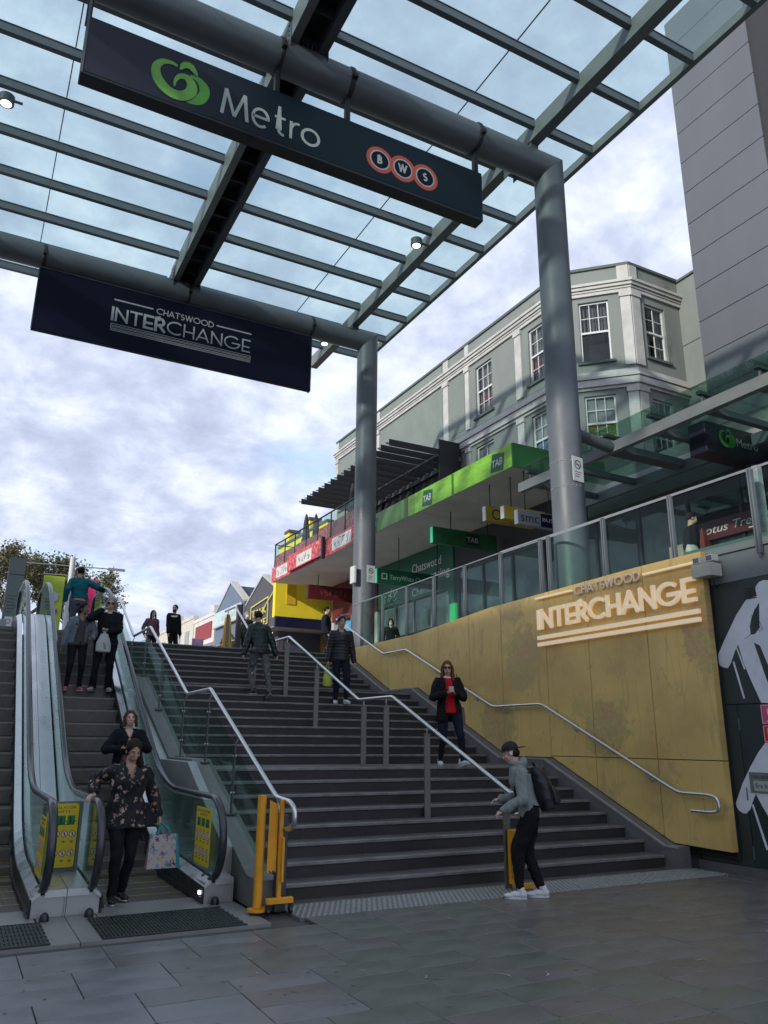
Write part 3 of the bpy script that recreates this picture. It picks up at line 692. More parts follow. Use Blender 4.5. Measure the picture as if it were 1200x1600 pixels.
# gum spots, scuffs and crumbs on paving and stairs
q_ = random.Random(17); b = MB()
for i in range(420):
    y = q_.uniform(3.6, 8.3); x = q_.uniform(.3, 9.2); r_ = q_.uniform(.006, .018); n = 7
    b.add([(x+r_*math.cos(2*math.pi*k/n)*q_.uniform(.7, 1.2), y+r_*math.sin(2*math.pi*k/n)*q_.uniform(.7, 1.2), .0042) for k in range(n)], [tuple(range(n))])
obj('gum_spots', b, mat('old_gum', (.20, .20, .19), .8, 0, .4, 30.), ground, kind='stuff')
b = MB()
for (x, y, L) in ((3.3, 5.55, .09), (3.9, 5.3, .16), (4.15, 5.2, .12), (3.0, 5.9, .07), (2.35, 6.6, .10), (2.25, 6.2, .06), (5.6, 5.0, .1), (6.4, 6.2, .08), (4.6, 6.6, .05), (2.5, 7.1, .14), (7.4, 6.6, .06), (6.9, 5.4, .12), (5.2, 7.2, .04)):
    a = q_.uniform(0, 3.1); pts = [(x+t*L*math.cos(a+t*.8), y+t*L*math.sin(a+t*.8)) for t in (0, .25, .5, .75, 1)]
    Fr((0, 0, 0), (1, 0, 0), (0, -1, 0))
    l = []; r = []
    for i, (px, py) in enumerate(pts):
        w_ = (.002, .008, .005, .010, .002)[i]; l.append((px-math.sin(a)*w_, py+math.cos(a)*w_, .0045)); r.append((px+math.sin(a)*w_, py-math.cos(a)*w_, .0045))
    b.add(l+r, [(i, i+1, 6+i, 5+i) for i in range(4)])
obj('chalky_scuffs', b, mat('chalky_scuff', (.42, .42, .40), .9, 0, .2, 30.), ground, kind='stuff')
# ------------------------------------------------------------------ portal frames and glass canopy
def portal(y, label):
    t = thing('portal_frame', label, 'steel frame', (10, y, 4), 'round tube portal frames carrying the glass canopy')
    b = MB(); n = 32; r_ = .325
    # column, pipe and the mitre between them as one swept tube
    z1 = 13.88
    b.tube([(10, y, 4.1), (10, y, z1-.0)], r_, n); b.v = b.v[:n*1]+b.v[n:]
    b = MB(); vs = []
    for j in range(n):
        a = 2*math.pi*j/n; cx, cy = r_*math.cos(a), r_*math.sin(a)
        vs.append([(10+cx, y+cy, 4.1), (10+cx, y+cy, z1+cx), (-9, y+cy, z1+cx)])
    V = [v[i] for i in range(3) for v in vs]
    b.add(V[:2*n], [(j, (j+1) % n, n+(j+1) % n, n+j) for j in range(n)])
    c_ = obj('column', b, mat('column_paint', (.115, .13, .145), .5, .0, .14, 1.6, .03, 50, wear=((.085, .095, .10), 2.5, .62)), t, smooth=30)
    b = MB(); b.add(V[n:], [(j, (j+1) % n, n+(j+1) % n, n+j) for j in range(n)]); b.add(V[2*n:], [tuple(range(n))])
    obj('cross_tube', b, mat('cross_tube_paint', (.12, .135, .15), .45, 0, .14, 1.6, .03, 50), t, smooth=30)
    b = MB(); b.tube([(10, y, 4.12), (10, y, 4.2)], .40, 24); obj('base_ring', b, STEEL(), t)
    return t
PY1, PY2 = 11.2, 20.1
p1 = portal(PY1, 'nearer grey round tube portal frame with a column behind the wall lettering')
p2 = portal(PY2, 'farther grey round tube portal frame with its column at the top of the stairs')
# strap bands with sparkling studs on the near column
b = MB()
for z_ in (6.42, 6.93):
    for i in range(9):
        a = R(150+i*16); b.ell((10+.316*math.cos(a), PY1+.316*math.sin(a), z_+.0), (.028, .028, .012), 6, 4)
obj('strap_band', b, mat('strap_metal', (.7, .7, .7), .3, .6), p1)

can = thing('glass_canopy', 'grid of grey steel beams and purlins with glass panes roofing the stairs and escalators', 'canopy', (5, 12, 14.3))
pur = [8.03+1.422*k for k in range(-3, 11)]
XW, XE = -6.0, 11.1
BX = [(-3.3, -2.55, 'big'), (3.74, 4.48, 'big'), (9.36, 9.60, 'small')]
for y in pur:
    x_ = XW
    for (bx0, bx1, _) in BX+[(XE-.1, XE, 'e')]:
        b = MB(); b.box(x_, bx0-.002, y-.06, y+.06, 14.50, 14.68); b.box(x_, bx0-.002, y-.022, y+.022, 14.70, 14.74); b.box(x_, bx0-.002, y-.075, y+.075, 14.682, 14.698)
        obj('purlin', b, STEEL(), can); x_ = bx1+.002
b = MB(); b.box(XE-.095, XE+.02, 3.5, 22.35, 14.50, 14.70); obj('edge_beam', b, BEAM_L(), can)
b = MB(); b.box(9.36, 9.60, 3.5, 23.3, 14.26, 14.27); b.box(9.36, 9.60, 3.5, 23.3, 14.272, 14.66); obj('beam', b, BEAM_L(), can)
for y in (PY1, PY2):
    b = MB(); b.box(9.345, 9.355, y+.18, y+.75, 13.95, 14.62); b.box(9.605, 9.615, y+.18, y+.75, 13.95, 14.62); b.box(9.38, 9.58, y-.2, y+.5, 14.14, 14.258)
    for q in range(4):
        for s_ in (.3, .6): b.ell((9.34, y+s_, 14.05+q*.15), (.015, .02, .02), 6, 4)
    obj('bracket', b, STEEL_D(), can)
for (x0, x1, kind) in BX[:2]:
    ye = 20.25
    b = MB()
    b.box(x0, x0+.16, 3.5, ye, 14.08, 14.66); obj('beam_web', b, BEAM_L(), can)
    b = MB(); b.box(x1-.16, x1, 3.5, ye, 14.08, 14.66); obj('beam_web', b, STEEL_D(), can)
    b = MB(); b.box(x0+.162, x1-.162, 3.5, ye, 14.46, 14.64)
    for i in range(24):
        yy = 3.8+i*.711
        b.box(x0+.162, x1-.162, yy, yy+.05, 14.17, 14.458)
    obj('beam_soffit', b, mat('dark_beam_soffit', (.035, .04, .045), .6, 0, .45, 3., .1, 30), can)  # recessed underside coloured much darker than the webs
    for y in (PY1, PY2):
        b = MB()
        b.box(x0-.012, x0-.002, y-.35, y+.55, 13.9, 14.5); b.box(x1+.002, x1+.012, y-.35, y+.55, 13.9, 14.5)
        for q in range(5): b.box(x0+.18+q*.085, x0+.195+q*.085, y-.28, y+.5, 13.98, 14.2)
        for q in range(5):
            for s_ in (-.25, .42): b.ell((x0-.015, y+s_, 13.98+q*.11), (.02, .022, .022), 6, 4)
        obj('bracket', b, STEEL_D(), can)
jx = [-3.5, .29, 4.06, 7.84, XE+.12]
for y0_, y1_ in zip(pur[:-1], pur[1:]):
    for x0_, x1_ in zip([-6.0]+jx[:-1], jx):
        b = MB(); b.box(x0_+.012, x1_-.012, y0_+.004, y1_-.004, 14.75, 14.768); obj('glass_pane', b, GL_CAN(), can)
b = MB()
for x_ in (.29, 7.84): b.box(x_-.011, x_+.011, pur[0], pur[-1], 14.752, 14.770)
obj('joint_seal', b, BLACKR(), can)
LAMP = mat('spot_lens', (.9, .9, .88), .3, emit=(1., .96, .88), estr=1.6)
for i, (x, y, lab) in enumerate(((8.97, 15.25, 'round canopy downlight near the right beam, beyond the big green sign'), (-.80, 15.15, 'round canopy downlight at the far left edge of the canopy'), (9.0, 21.25, 'round canopy downlight just behind the end of the navy sign'))):
    t = thing('canopy_downlight', lab, 'light', (x, y, 14.15), 'downlights under the canopy')
    b = MB(); b.tube([(x, y, 14.12), (x, y, 14.30)], .15, 20); b.box(x+.1, x+(.4 if x > 0 else .3), y-.02, y+.02, 14.22, 14.26); obj('housing', b, STEEL_D(), t, smooth=30)
    b = MB(); b.tube([(x, y, 14.108), (x, y, 14.119)], .105, 20); obj('lens', b, LAMP, t)

# ------------------------------------------------------------------ hanging signs
F1 = Fr((0, 11.0, -.045), (1, 0, 0), (0, -1, 0))
t = thing('supermarket_sign', 'long dark hanging box sign with green apple logo and three red ringed letters', 'sign', (4.2, 11.1, 11.75))
b = MB(); b.bbox(.34, 8.04, 11.0, 11.28, 11.74, 12.90, .012); obj('cabinet', b, mat('sign_cabinet_black', (.012, .014, .017), .4, 0, .2, 4.), t)
b = MB(); F1.box(b, .365, 8.02, 11.845, 12.92, .002, .006)
fm = bpy.data.materials.new('sign_face_gradient'); fm.use_nodes = True; q = fm.node_tree; bs = q.nodes['Principled BSDF']; bs.inputs['Roughness'].default_value = .45; bs.inputs['Specular IOR Level'].default_value = .2
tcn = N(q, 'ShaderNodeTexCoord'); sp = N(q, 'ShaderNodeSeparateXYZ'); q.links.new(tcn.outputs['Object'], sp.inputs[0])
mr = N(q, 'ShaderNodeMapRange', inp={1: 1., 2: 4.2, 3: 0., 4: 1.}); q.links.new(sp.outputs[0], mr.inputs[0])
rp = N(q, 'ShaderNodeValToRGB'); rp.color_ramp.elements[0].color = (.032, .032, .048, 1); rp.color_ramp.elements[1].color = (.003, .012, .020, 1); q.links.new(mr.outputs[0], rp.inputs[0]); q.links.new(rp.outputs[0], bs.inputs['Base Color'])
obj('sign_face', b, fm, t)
b = MB(); b.box(.335, .375, 10.985, 10.998, 11.75, 13.5); obj('end_strip', b, mat('sign_end_strip', (.09, .10, .10), .5), t)
GRN = mat('apple_green', (.10, .36, .045), .45, 0, .35, 2.2)
GRN2 = mat('apple_green_light', (.17, .42, .06), .45, 0, .3, 3.)
def smooth_pts(P, n=6):
    out = []
    for i in range(len(P)-1):
        p0 = Vector(P[max(0, i-1)]); p1_ = Vector(P[i]); p2_ = Vector(P[i+1]); p3 = Vector(P[min(len(P)-1, i+2)])
        for j in range(n):
            s_ = j/n
            out.append(tuple(.5*((2*p1_)+(-p0+p2_)*s_+(2*p0-5*p1_+4*p2_-p3)*s_*s_+(-p0+3*p1_-3*p2_+p3)*s_**3)))
    out.append(tuple(P[-1])); return out
def taper(n, a, b_, c): return [a+(b_-a)*min(1, i/(n*.35)) if i < n*.35 else b_+(c-b_)*max(0, (i-n*.65)/(n*.35)) for i in range(n)]
def apple(fr, cx, cy, s, c0, parent, gm1, gm2, dark=True):
    sw = [(-.16, .40), (-.32, .43), (-.52, .36), (-.64, .17), (-.62, -.08), (-.47, -.30), (-.24, -.43), (.02, -.40), (.20, -.22), (.22, .0), (.10, .16), (-.07, .14), (-.17, -.02), (-.19, -.22)]
    sr = [(.16, .26), (.34, .25), (.50, .10), (.53, -.12), (.42, -.34), (.20, -.46), (-.05, -.44)]
    lf = [(-.09, .33), (.0, .50), (.15, .53), (.32, .34)]
    for P, w, m_, nm, z_ in ((sr, (.06, .25, .04), gm1, 'ribbon', .0), (sw, (.06, .26, .02), gm2, 'ribbon', .004), (lf, (.04, .18, .04), gm2, 'leaf', .006)):
        P2 = smooth_pts(P); P2 = [(cx+x*s, cy+y*s) for x, y in P2]; n = len(P2)
        if dark:
            b = MB(); fr.stroke(b, [(x-.012*s, y-.02*s) for x, y in P2], [v*s*1.12 for v in taper(n, *w)], c0+z_, c0+z_+.0015); obj('logo_shadow', b, BLACKM(), parent)
        b = MB(); fr.stroke(b, P2, [v*s for v in taper(n, *w)], c0+z_+.002, c0+z_+.0035); obj('logo_'+nm, b, m_, parent)
apple(F1, 1.92, 12.34, .70, .006, t, GRN, GRN2)
SW = .062; Z0_ = 12.02; LGM = mat('sign_letter_grey', (.42, .45, .42), .5)
b = MB()
F1.stroke(b, [(2.61, Z0_), (2.665, 12.56)], SW, .006, .010); F1.stroke(b, [(2.665, 12.56), (2.83, Z0_+.02)], SW*.9, .006, .0104); F1.stroke(b, [(2.83, Z0_+.02), (3.0, 12.56)], SW*.9, .006, .0107); F1.stroke(b, [(3.0, 12.56), (3.06, Z0_)], SW, .006, .0111)
obj('letter', b, LGM, t); b = MB()
F1.stroke(b, [(3.16, 12.225)]+[(3.44, 12.225)]+arc(3.30, 12.215, .142, .185, 4, 312, 20), SW*.85, .006, .0109)
obj('letter', b, LGM, t); b = MB()
F1.stroke(b, [(3.64, 12.62), (3.64, 12.12)]+arc(3.72, 12.12, .08, .09, 180, 285, 6), SW*.85, .006, .0103); F1.stroke(b, [(3.56, 12.38), (3.76, 12.38)], SW*.75, .006, .0112)
obj('letter', b, LGM, t); b = MB()
F1.stroke(b, [(3.87, Z0_+.01), (3.87, 12.40)], SW*.85, .006, .0102); F1.stroke(b, [(3.88, 12.27)]+arc(4.0, 12.27, .11, .115, 165, 75, 7), SW*.8, .006, .0108)
obj('letter', b, LGM, t); b = MB()
F1.ring(b, 4.25, 12.205, .135, .19, .006, .0105, 30)
obj('letter', b, LGM, t)
RD = mat('ring_red', (.52, .075, .045), .45, 0, .1, 4.)
b = MB(); rb = MB(); kb_ = MB(); wl = MB()
for i, cx in enumerate((5.67, 6.17, 6.67)):
    b = MB(); rb = MB(); kb_ = MB()
    F1.disc(b, cx, 12.30, .285, .006, .008+.0004*i)
    F1.ring(rb, cx, 12.30, .185, .212, .0095, .011, 32)
    F1.disc(kb_, cx, 12.30, .184, .0095, .0105)
    obj('red_ring', b, RD, t); obj('white_ring', rb, LGM, t); obj('letter_disc', kb_, NAVY(), t)
for ch, cx in zip('BWS', (5.615, 6.065, 6.615)):
    w_ = .2 if ch == 'W' else .11
    wl = MB(); caps(F1, ch, cx, cx+w_, 12.21, .19, .036, .0106, .012, mb=wl); obj('letter', wl, LGM, t)
def hanger(t, x, y, zc, ztop, zbot):
    b = MB()
    n = 22; ring = [(x, y+.335*math.cos(2*math.pi*i/n), zc+.335*math.sin(2*math.pi*i/n)) for i in range(n)]
    b.tube(ring, .018, 6, closed=True, rz=.05)
    b.box(x-.045, x+.045, y-.42, y-.32, zc-.12, zc-.04); b.box(x-.045, x+.045, y-.07, y+.03, zbot-.02, zc-.33); b.box(x-.012, x+.012, y-.09, y+.08, zbot, zc-.32)
    obj('hanger', b, BLACKM(), t)
for x in (.36, 3.62, 5.05, 8.0): hanger(t, x, PY1, 13.88, 14.2, 12.90)
F2 = Fr((0, 20.0, 0), (1, 0, 0), (0, -1, 0))
t = thing('interchange_sign', 'long navy hanging sign reading CHATSWOOD INTERCHANGE in white line lettering', 'sign', (4.2, 20.1, 11.72))
b = MB(); b.bbox(.35, 8.05, 20.0, 20.16, 11.72, 13.52, .01); obj('sign_panel', b, NAVY(), t)
b = MB(); b.box(.34, .37, 19.99, 20.0, 11.72, 13.52); b.box(8.03, 8.06, 19.99, 20.17, 11.7, 13.56); b.box(.34, 8.06, 19.985, 20.17, 13.50, 13.53); obj('edge_trim', b, mat('sign_trim', (.03, .04, .05), .4), t)
LT = mat('sign_silver_lettering', (.46, .46, .47), .5, .1, .08, 3.)
def addn(ch, mb): obj('letter', mb, LT, t)
caps(F2, 'INTERCHANGE', 2.24, 6.14, 12.465, .42, .056, .002, .006, each=addn, bold=lambda i: (1.15, .95, 1.0, 1.25, 1.35, .78, .72, .72, .72, .72, .75)[i])
caps(F2, 'CHATSWOOD', 3.40, 5.02, 12.985, .185, .026, .002, .006, each=addn)
b = MB()
F2.box(b, 2.27, 3.31, 13.085, 13.125, .002, .006); F2.box(b, 5.10, 6.15, 13.065, 13.105, .002, .006)
obj('line', b, LT, t)
b = MB()
for i in range(2): F2.stroke(b, [(2.25, 12.245+.085*i), (6.15, 12.245+.085*i), (6.15, 12.295+.085*i), (2.25, 12.295+.085*i)], .012, .002, .006, closed=True)
F2.box(b, 2.25, 6.15, 12.175, 12.188, .002, .006); F2.box(b, 2.25, 6.15, 12.21, 12.22, .002, .006)
obj('underlines', b, LT, t)
for x in (.42, 4.22, 8.02): hanger(t, x, PY2, 13.88, 14.2, 13.5)

# no-smoking plates on the columns
def nosmoke(x, y, z, w, h, rz, label):
    fr = Fr((x, y, z), (math.cos(rz), math.sin(rz), 0), (math.sin(rz), -math.cos(rz), 0))
    t = thing('no_smoking_sign', label, 'sign', (x, y, z), 'no smoking plates on the columns')
    b = MB(); fr.box(b, -w/2, w/2, 0, h, 0, .012); obj('plate', b, mat('plate_white', (.62, .64, .62), .5, 0, .08, 6.), t)
    b = MB(); fr.ring(b, 0, h*.68, w*.24, w*.31, .012, .0135, 24); fr.stroke(b, [(-w*.2, h*.68+w*.2), (w*.2, h*.68-w*.2)], w*.06, .012, .0138); fr.box(b, -w*.17, w*.17, h*.66, h*.70, .012, .0132)
    for i in range(3): fr.box(b, -w*.3, w*.3-.03*i, h*(.36-.09*i), h*(.385-.09*i), .012, .0134)
    obj('symbol', b, mat('sign_ink', (.05, .05, .055), .6), t)
nosmoke(9.99, PY1-.325, 6.50, .30, .50, R(8), 'no smoking plate on the near column above the gold wall')
nosmoke(10.05, PY2-.33, 6.05, .28, .50, R(8), 'right of two plates on the far column, with a no smoking ring')
t = thing('column_notice', 'plain white box notice projecting left from the far column', 'sign', (9.62, PY2-.2, 6.0))
b = MB(); b.bbox(9.52, 9.60, PY2-.32, PY2-.05, 6.0, 6.5, .01); obj('plate', b, mat('plate_white', (.62, .64, .62), .5), t)
b = MB(); b.box(9.60, 9.70, PY2-.2, PY2-.16, 6.1, 6.14); b.box(9.60, 9.70, PY2-.2, PY2-.16, 6.36, 6.4); obj('arm', b, BLACKM(), t)

# ------------------------------------------------------------------ escalators
T30 = math.tan(R(30)); EY0, EY1 = 11.55, 11.55+4.0/T30
def ez(y, dz=0., rb=.85):
    """escalator line: 0 below, 30 degree rise, 4.0 on top, with rounded bends"""
    def ramp(t):      # smooth max(0,t)
        return 0 if t < -rb else (t if t > rb else (t+rb)**2/(4*rb))
    return (ramp(y-EY0)-ramp(y-EY1))*T30+dz
EYS = [8.9, 9.6, 10.3, 10.65, 10.8, 11.0, 11.2, 11.4, 11.6, 11.8, 12.0, 12.2, 12.45, 13, 14, 15, 16, 17, 17.5, 17.7, 17.9, 18.1, 18.3, 18.5, 18.7, 18.9, 19.1, 19.35, 19.7, 20.3]
def escalator(cx, label, seed):
    t = thing('escalator', label, 'escalator', (cx, 9.2, 0), 'pair of escalators beside the stairs')
    stm = mat('escalator_step_aluminium', (.115, .105, .092), .55, .2, .25, 6.); rim = mat('step_yellow_line', (.42, .34, .05), .6, 0, .3, 12.)
    nosem = mat('step_nose_pale', (.20, .19, .17), .5, .3, .2, 12.)  # step edge lighter than the rest of the step
    combm = mat('comb_steel', (.30, .31, .30), .4, .6, .15, 10., .1, 90)
    # steps
    ys = [9.32+.405*i for i in range(0, 27)]
    for i, y in enumerate(ys):
        zt = ez(y+.2+.1)
        if y > 19.9: break
        zprev = ez(y-.2+.1)
        if i < 4: zt = 0.0
        b = MB(); x0, x1 = cx-.50, cx+.50
        b.box(x0, x1, y, y+.404, zt-.03, zt-.004)
        for q in range(20): b.box(x0+.01+q*.0495, x0+.04+q*.0495, y, y+.404, zt-.004, zt)
        if zt-zprev > .01:
            b.box(x0, x1, y+.004, y+.03, zprev-.02, zt-.03)
            for q in range(20): b.box(x0+.01+q*.0495, x0+.04+q*.0495, y-.001, y+.004, zprev, zt-.03)
        s_ = obj('step', b, stm, t)
        if zt >= .5:
            b = MB(); b.box(x0, x1, y-.004, y+.02, zt-.028, zt+.001); obj('step_nose', b, nosem, s_)
            b = MB(); b.box(x0, x1, y-.006, y+.003, zprev, zprev+.022); obj('step_gap', b, BLACKR(), s_)
        if zt < .5:
            b = MB(); b.box(x0, x1, y+.375, y+.404, zt+.0005, zt+.003); obj('step_edge_line', b, rim, s_)
    b = MB(); b.box(cx-.56, cx+.56, 8.70, 9.315, -.02, .006); obj('comb_plate', b, mat('pale_comb_plate', (.30, .30, .285), .45, .4, .12, 6., .05, 80), t)
    b = MB(); b.box(cx-.56, cx+.56, 19.95, 21.2, 3.98, 4.006); obj('comb_plate', b, combm, t)
    # dark truss behind the steps
    b = MB(); b.prism([(cx-.55, y, ez(y)-.24) for y in EYS[1:]]+[(cx-.55, y, ez(y)-.7) for y in reversed(EYS[1:])], (1.1, 0, 0), None); obj('truss', b, BLACKM(), t)
    for s_ in (-1, 1):
        hx = cx+s_*.62
        # skirt, brush, decking (inner and outer)
        def side(nm, xa, xb, lo, hi, m_, y0=8.9, y1=20.3, smooth=False):
            Y = [y for y in EYS if y0 <= y <= y1]
            b = MB(); b.prism([(xa, y, lo(y)) for y in Y]+[(xa, y, hi(y)) for y in reversed(Y)], (xb-xa, 0, 0), None); return obj(nm, b, m_, t)
        side('skirt', cx+s_*.505, cx+s_*.525, lambda y: ez(y)-.12, lambda y: ez(y)+.17+min(.1, (y-8.9)*.04), mat('skirt_black', (.022, .023, .025), .35, .3, .15, 6.))
        side('skirt_brush', cx+s_*.485, cx+s_*.506, lambda y: ez(y)+.045, lambda y: ez(y)+.075, BLACKR())
        dk0 = lambda y: ez(y)+.20+min(.1, max(0, (y-8.9))*.04)
        Y = EYS
        b = MB()
        for i in range(len(Y)-1):
            ya, yb_ = Y[i], Y[i+1]
            x_in, x_gl = cx+s_*.515, cx+s_*.60
            b.add([(x_in, ya, dk0(ya)-.03), (x_in, yb_, dk0(yb_)-.03), (x_gl, yb_, dk0(yb_)+.04), (x_gl, ya, dk0(ya)+.04), (x_in, ya, dk0(ya)-.06), (x_in, yb_, dk0(yb_)-.06), (x_gl, yb_, dk0(yb_)-.0), (x_gl, ya, dk0(ya)-.0)],
                  [(0, 1, 2, 3), (7, 6, 5, 4), (0, 4, 5, 1), (3, 2, 6, 7)])
        b.add([(cx+s_*.515, 8.9, dk0(8.9)-.03), (cx+s_*.60, 8.9, dk0(8.9)+.04), (cx+s_*.60, 8.9, dk0(8.9)), (cx+s_*.515, 8.9, dk0(8.9)-.06)], [(0, 1, 2, 3)])
        obj('inner_deck', b, INOX(), t)
        xo = cx+s_*(.842 if s_ > 0 else .842)
        side('outer_deck', cx+s_*.64, xo, lambda y: dk0(y)-.02, lambda y: dk0(y)+.045, mat('outer_deck_steel', (.66, .68, .69), .3, .7, .05, 2.), y0=8.9)
        side('outer_panel', xo-s_*.012, xo, lambda y: min(0, ez(y)-.3) if y < 11 else ez(y)-.6, lambda y: dk0(y)-.02, INOX_D(), y0=8.9)
        b = MB(); b.box(min(cx+s_*.53, xo), max(cx+s_*.53, xo), 8.92, 9.5, 0, .20); obj('newel_base', b, INOX_D(), t)
        # glass balustrade in panes with rounded newel
        top = 1.0
        def pane(Ya, Yb_):
            Yq = [Ya]+[y for y in EYS if Ya < y < Yb_]+[Yb_]
            b = MB(); b.prism([(hx-.005, y, dk0(y)+.03) for y in Yq]+[(hx-.005, y, ez(y)+top) for y in reversed(Yq)], (.01, 0, 0), None); obj('glass_pane', b, GL_ESC(), t)
        cuts = [9.5, 10.75, 12.2, 13.7, 15.2, 16.7, 18.2, 19.4, 20.3]
        for a_, c_ in zip(cuts[:-1], cuts[1:]): pane(a_+.004, c_-.004)
        nw = [(9.12+.0, .26)]+[(9.10+.42*math.cos(R(a)), .64+.385*math.sin(R(a))) for a in range(262, 88, -12)]
        b = MB(); b.prism([(hx-.005, 9.496, dk0(9.5)+.03)]+[(hx-.005, y-.0, z) for y, z in nw]+[(hx-.005, 9.496, 1.0)], (.01, 0, 0), None); obj('newel_glass', b, GL_ESC(), t)
        # handrail
        loop = [(hx, 9.28, .16), (hx, 9.12, .20)]+[(hx, 9.10+.46*math.cos(R(a)), .63+.425*math.sin(R(a))) for a in range(250, 84, -9)]
        run = [(hx, y, ez(y)+1.055) for y in [9.6, 10.2, 10.6]+[10.7+.1*i for i in range(18)]+[12.6+.5*i for i in range(10)]+[17.6+.1*i for i in range(20)]+[19.8, 20.2]]
        toploop = [(hx, 20.25+.42*math.cos(R(a)), 4.63+.425*math.sin(R(a))) for a in range(88, -105, -12)]
        b = MB(); b.tube(loop+run+toploop, .03, 10, rz=.043); obj('handrail', b, mat('handrail_rubber', (.035, .037, .043), .25, 0, .0, 5., spec=.6), t, smooth=60)
        b = MB(); b.tube([(hx, y, ez(y)+1.012) for (hx_, y, z) in run], .014, 6, rz=.02); obj('handrail_track', b, INOX_D(), t)
        b = MB(); b.ell((hx, 9.2, .19), (.06, .12, .075), 12, 8); obj('handrail_boot', b, BLACKR(), t, smooth=60)
    return t
e1 = escalator(2.07, 'right escalator carrying five people, next to the stair balustrade', 1)
e2 = escalator(.38, 'left escalator, only its right balustrade and empty steps showing at the left edge', 2)
# floor plates, mats, seams
pl = mat('pale_floor_plate', (.25, .25, .235), .5, .3, .14, 3., .06, 70, wear=((.16, .16, .15), 5., .62))
lp_ = thing('escalator_landing', 'pale metal landing plates in front of the two escalators', 'floor plate', (1.8, 8.2, 0))
for (x0, x1, y0, y1) in ((1.222, 2.93, 7.745, 8.695), (-1.2, 1.214, 7.745, 8.695), (1.222, 1.50, 8.70, 8.90), (.96, 1.214, 8.70, 8.90), (2.64, 2.93, 8.70, 8.90)):
    b = MB(); b.box(x0, x1, y0, y1, -.03, .003); obj('plate', b, pl, lp_)
def ribmat(x0, x1, y0, y1, label):
    t = thing('ribbed_mat', label, 'mat', ((x0+x1)/2, y0, 0), 'ribbed mats in front of the escalators')
    b = MB(); b.box(x0, x1, y0, y1, .0035, .008); n = int((x1-x0)/.033)
    obj('base', b, BLACKR(), t)
    b = MB()
    for i in range(n):
        x = x0+.012+i*(x1-x0-.02)/n; b.box(x, x+.02, y0+.01, y1-.01, .008, .016)
    for j in range(7): b.box(x0, x1, y0+j*(y1-y0-.012)/6, y0+j*(y1-y0-.012)/6+.012, .008, .0165)
    obj('rib', b, mat('mat_rib_green_black', (.022, .032, .028), .6, 0, .3, 8.), t)
ribmat(1.40, 2.70, 7.76, 8.66, 'large black ribbed mat in front of the right escalator')
ribmat(-.3, .98, 7.76, 8.66, 'black ribbed mat at the left edge in front of the left escalator')
for x, y, lab in ((2.70, 8.84, 'small black dome stud by the yellow barrier side of the right escalator'), (1.43, 8.78, 'small black dome stud before the right one of the two middle newels'), (1.02, 8.74, 'small black dome stud before the left one of the two middle newels')):
    b = MB(); b.loft([(x, y, .0, .045, .045), (x, y, .03, .045, .045), (x, y, .06, .036, .036), (x, y, .078, .018, .018), (x, y, .082, .004, .004)], 14)
    single('dome_stud', b, BLACKR(), lab, 'floor stud', 'dome studs on the escalator landing', smooth=50)
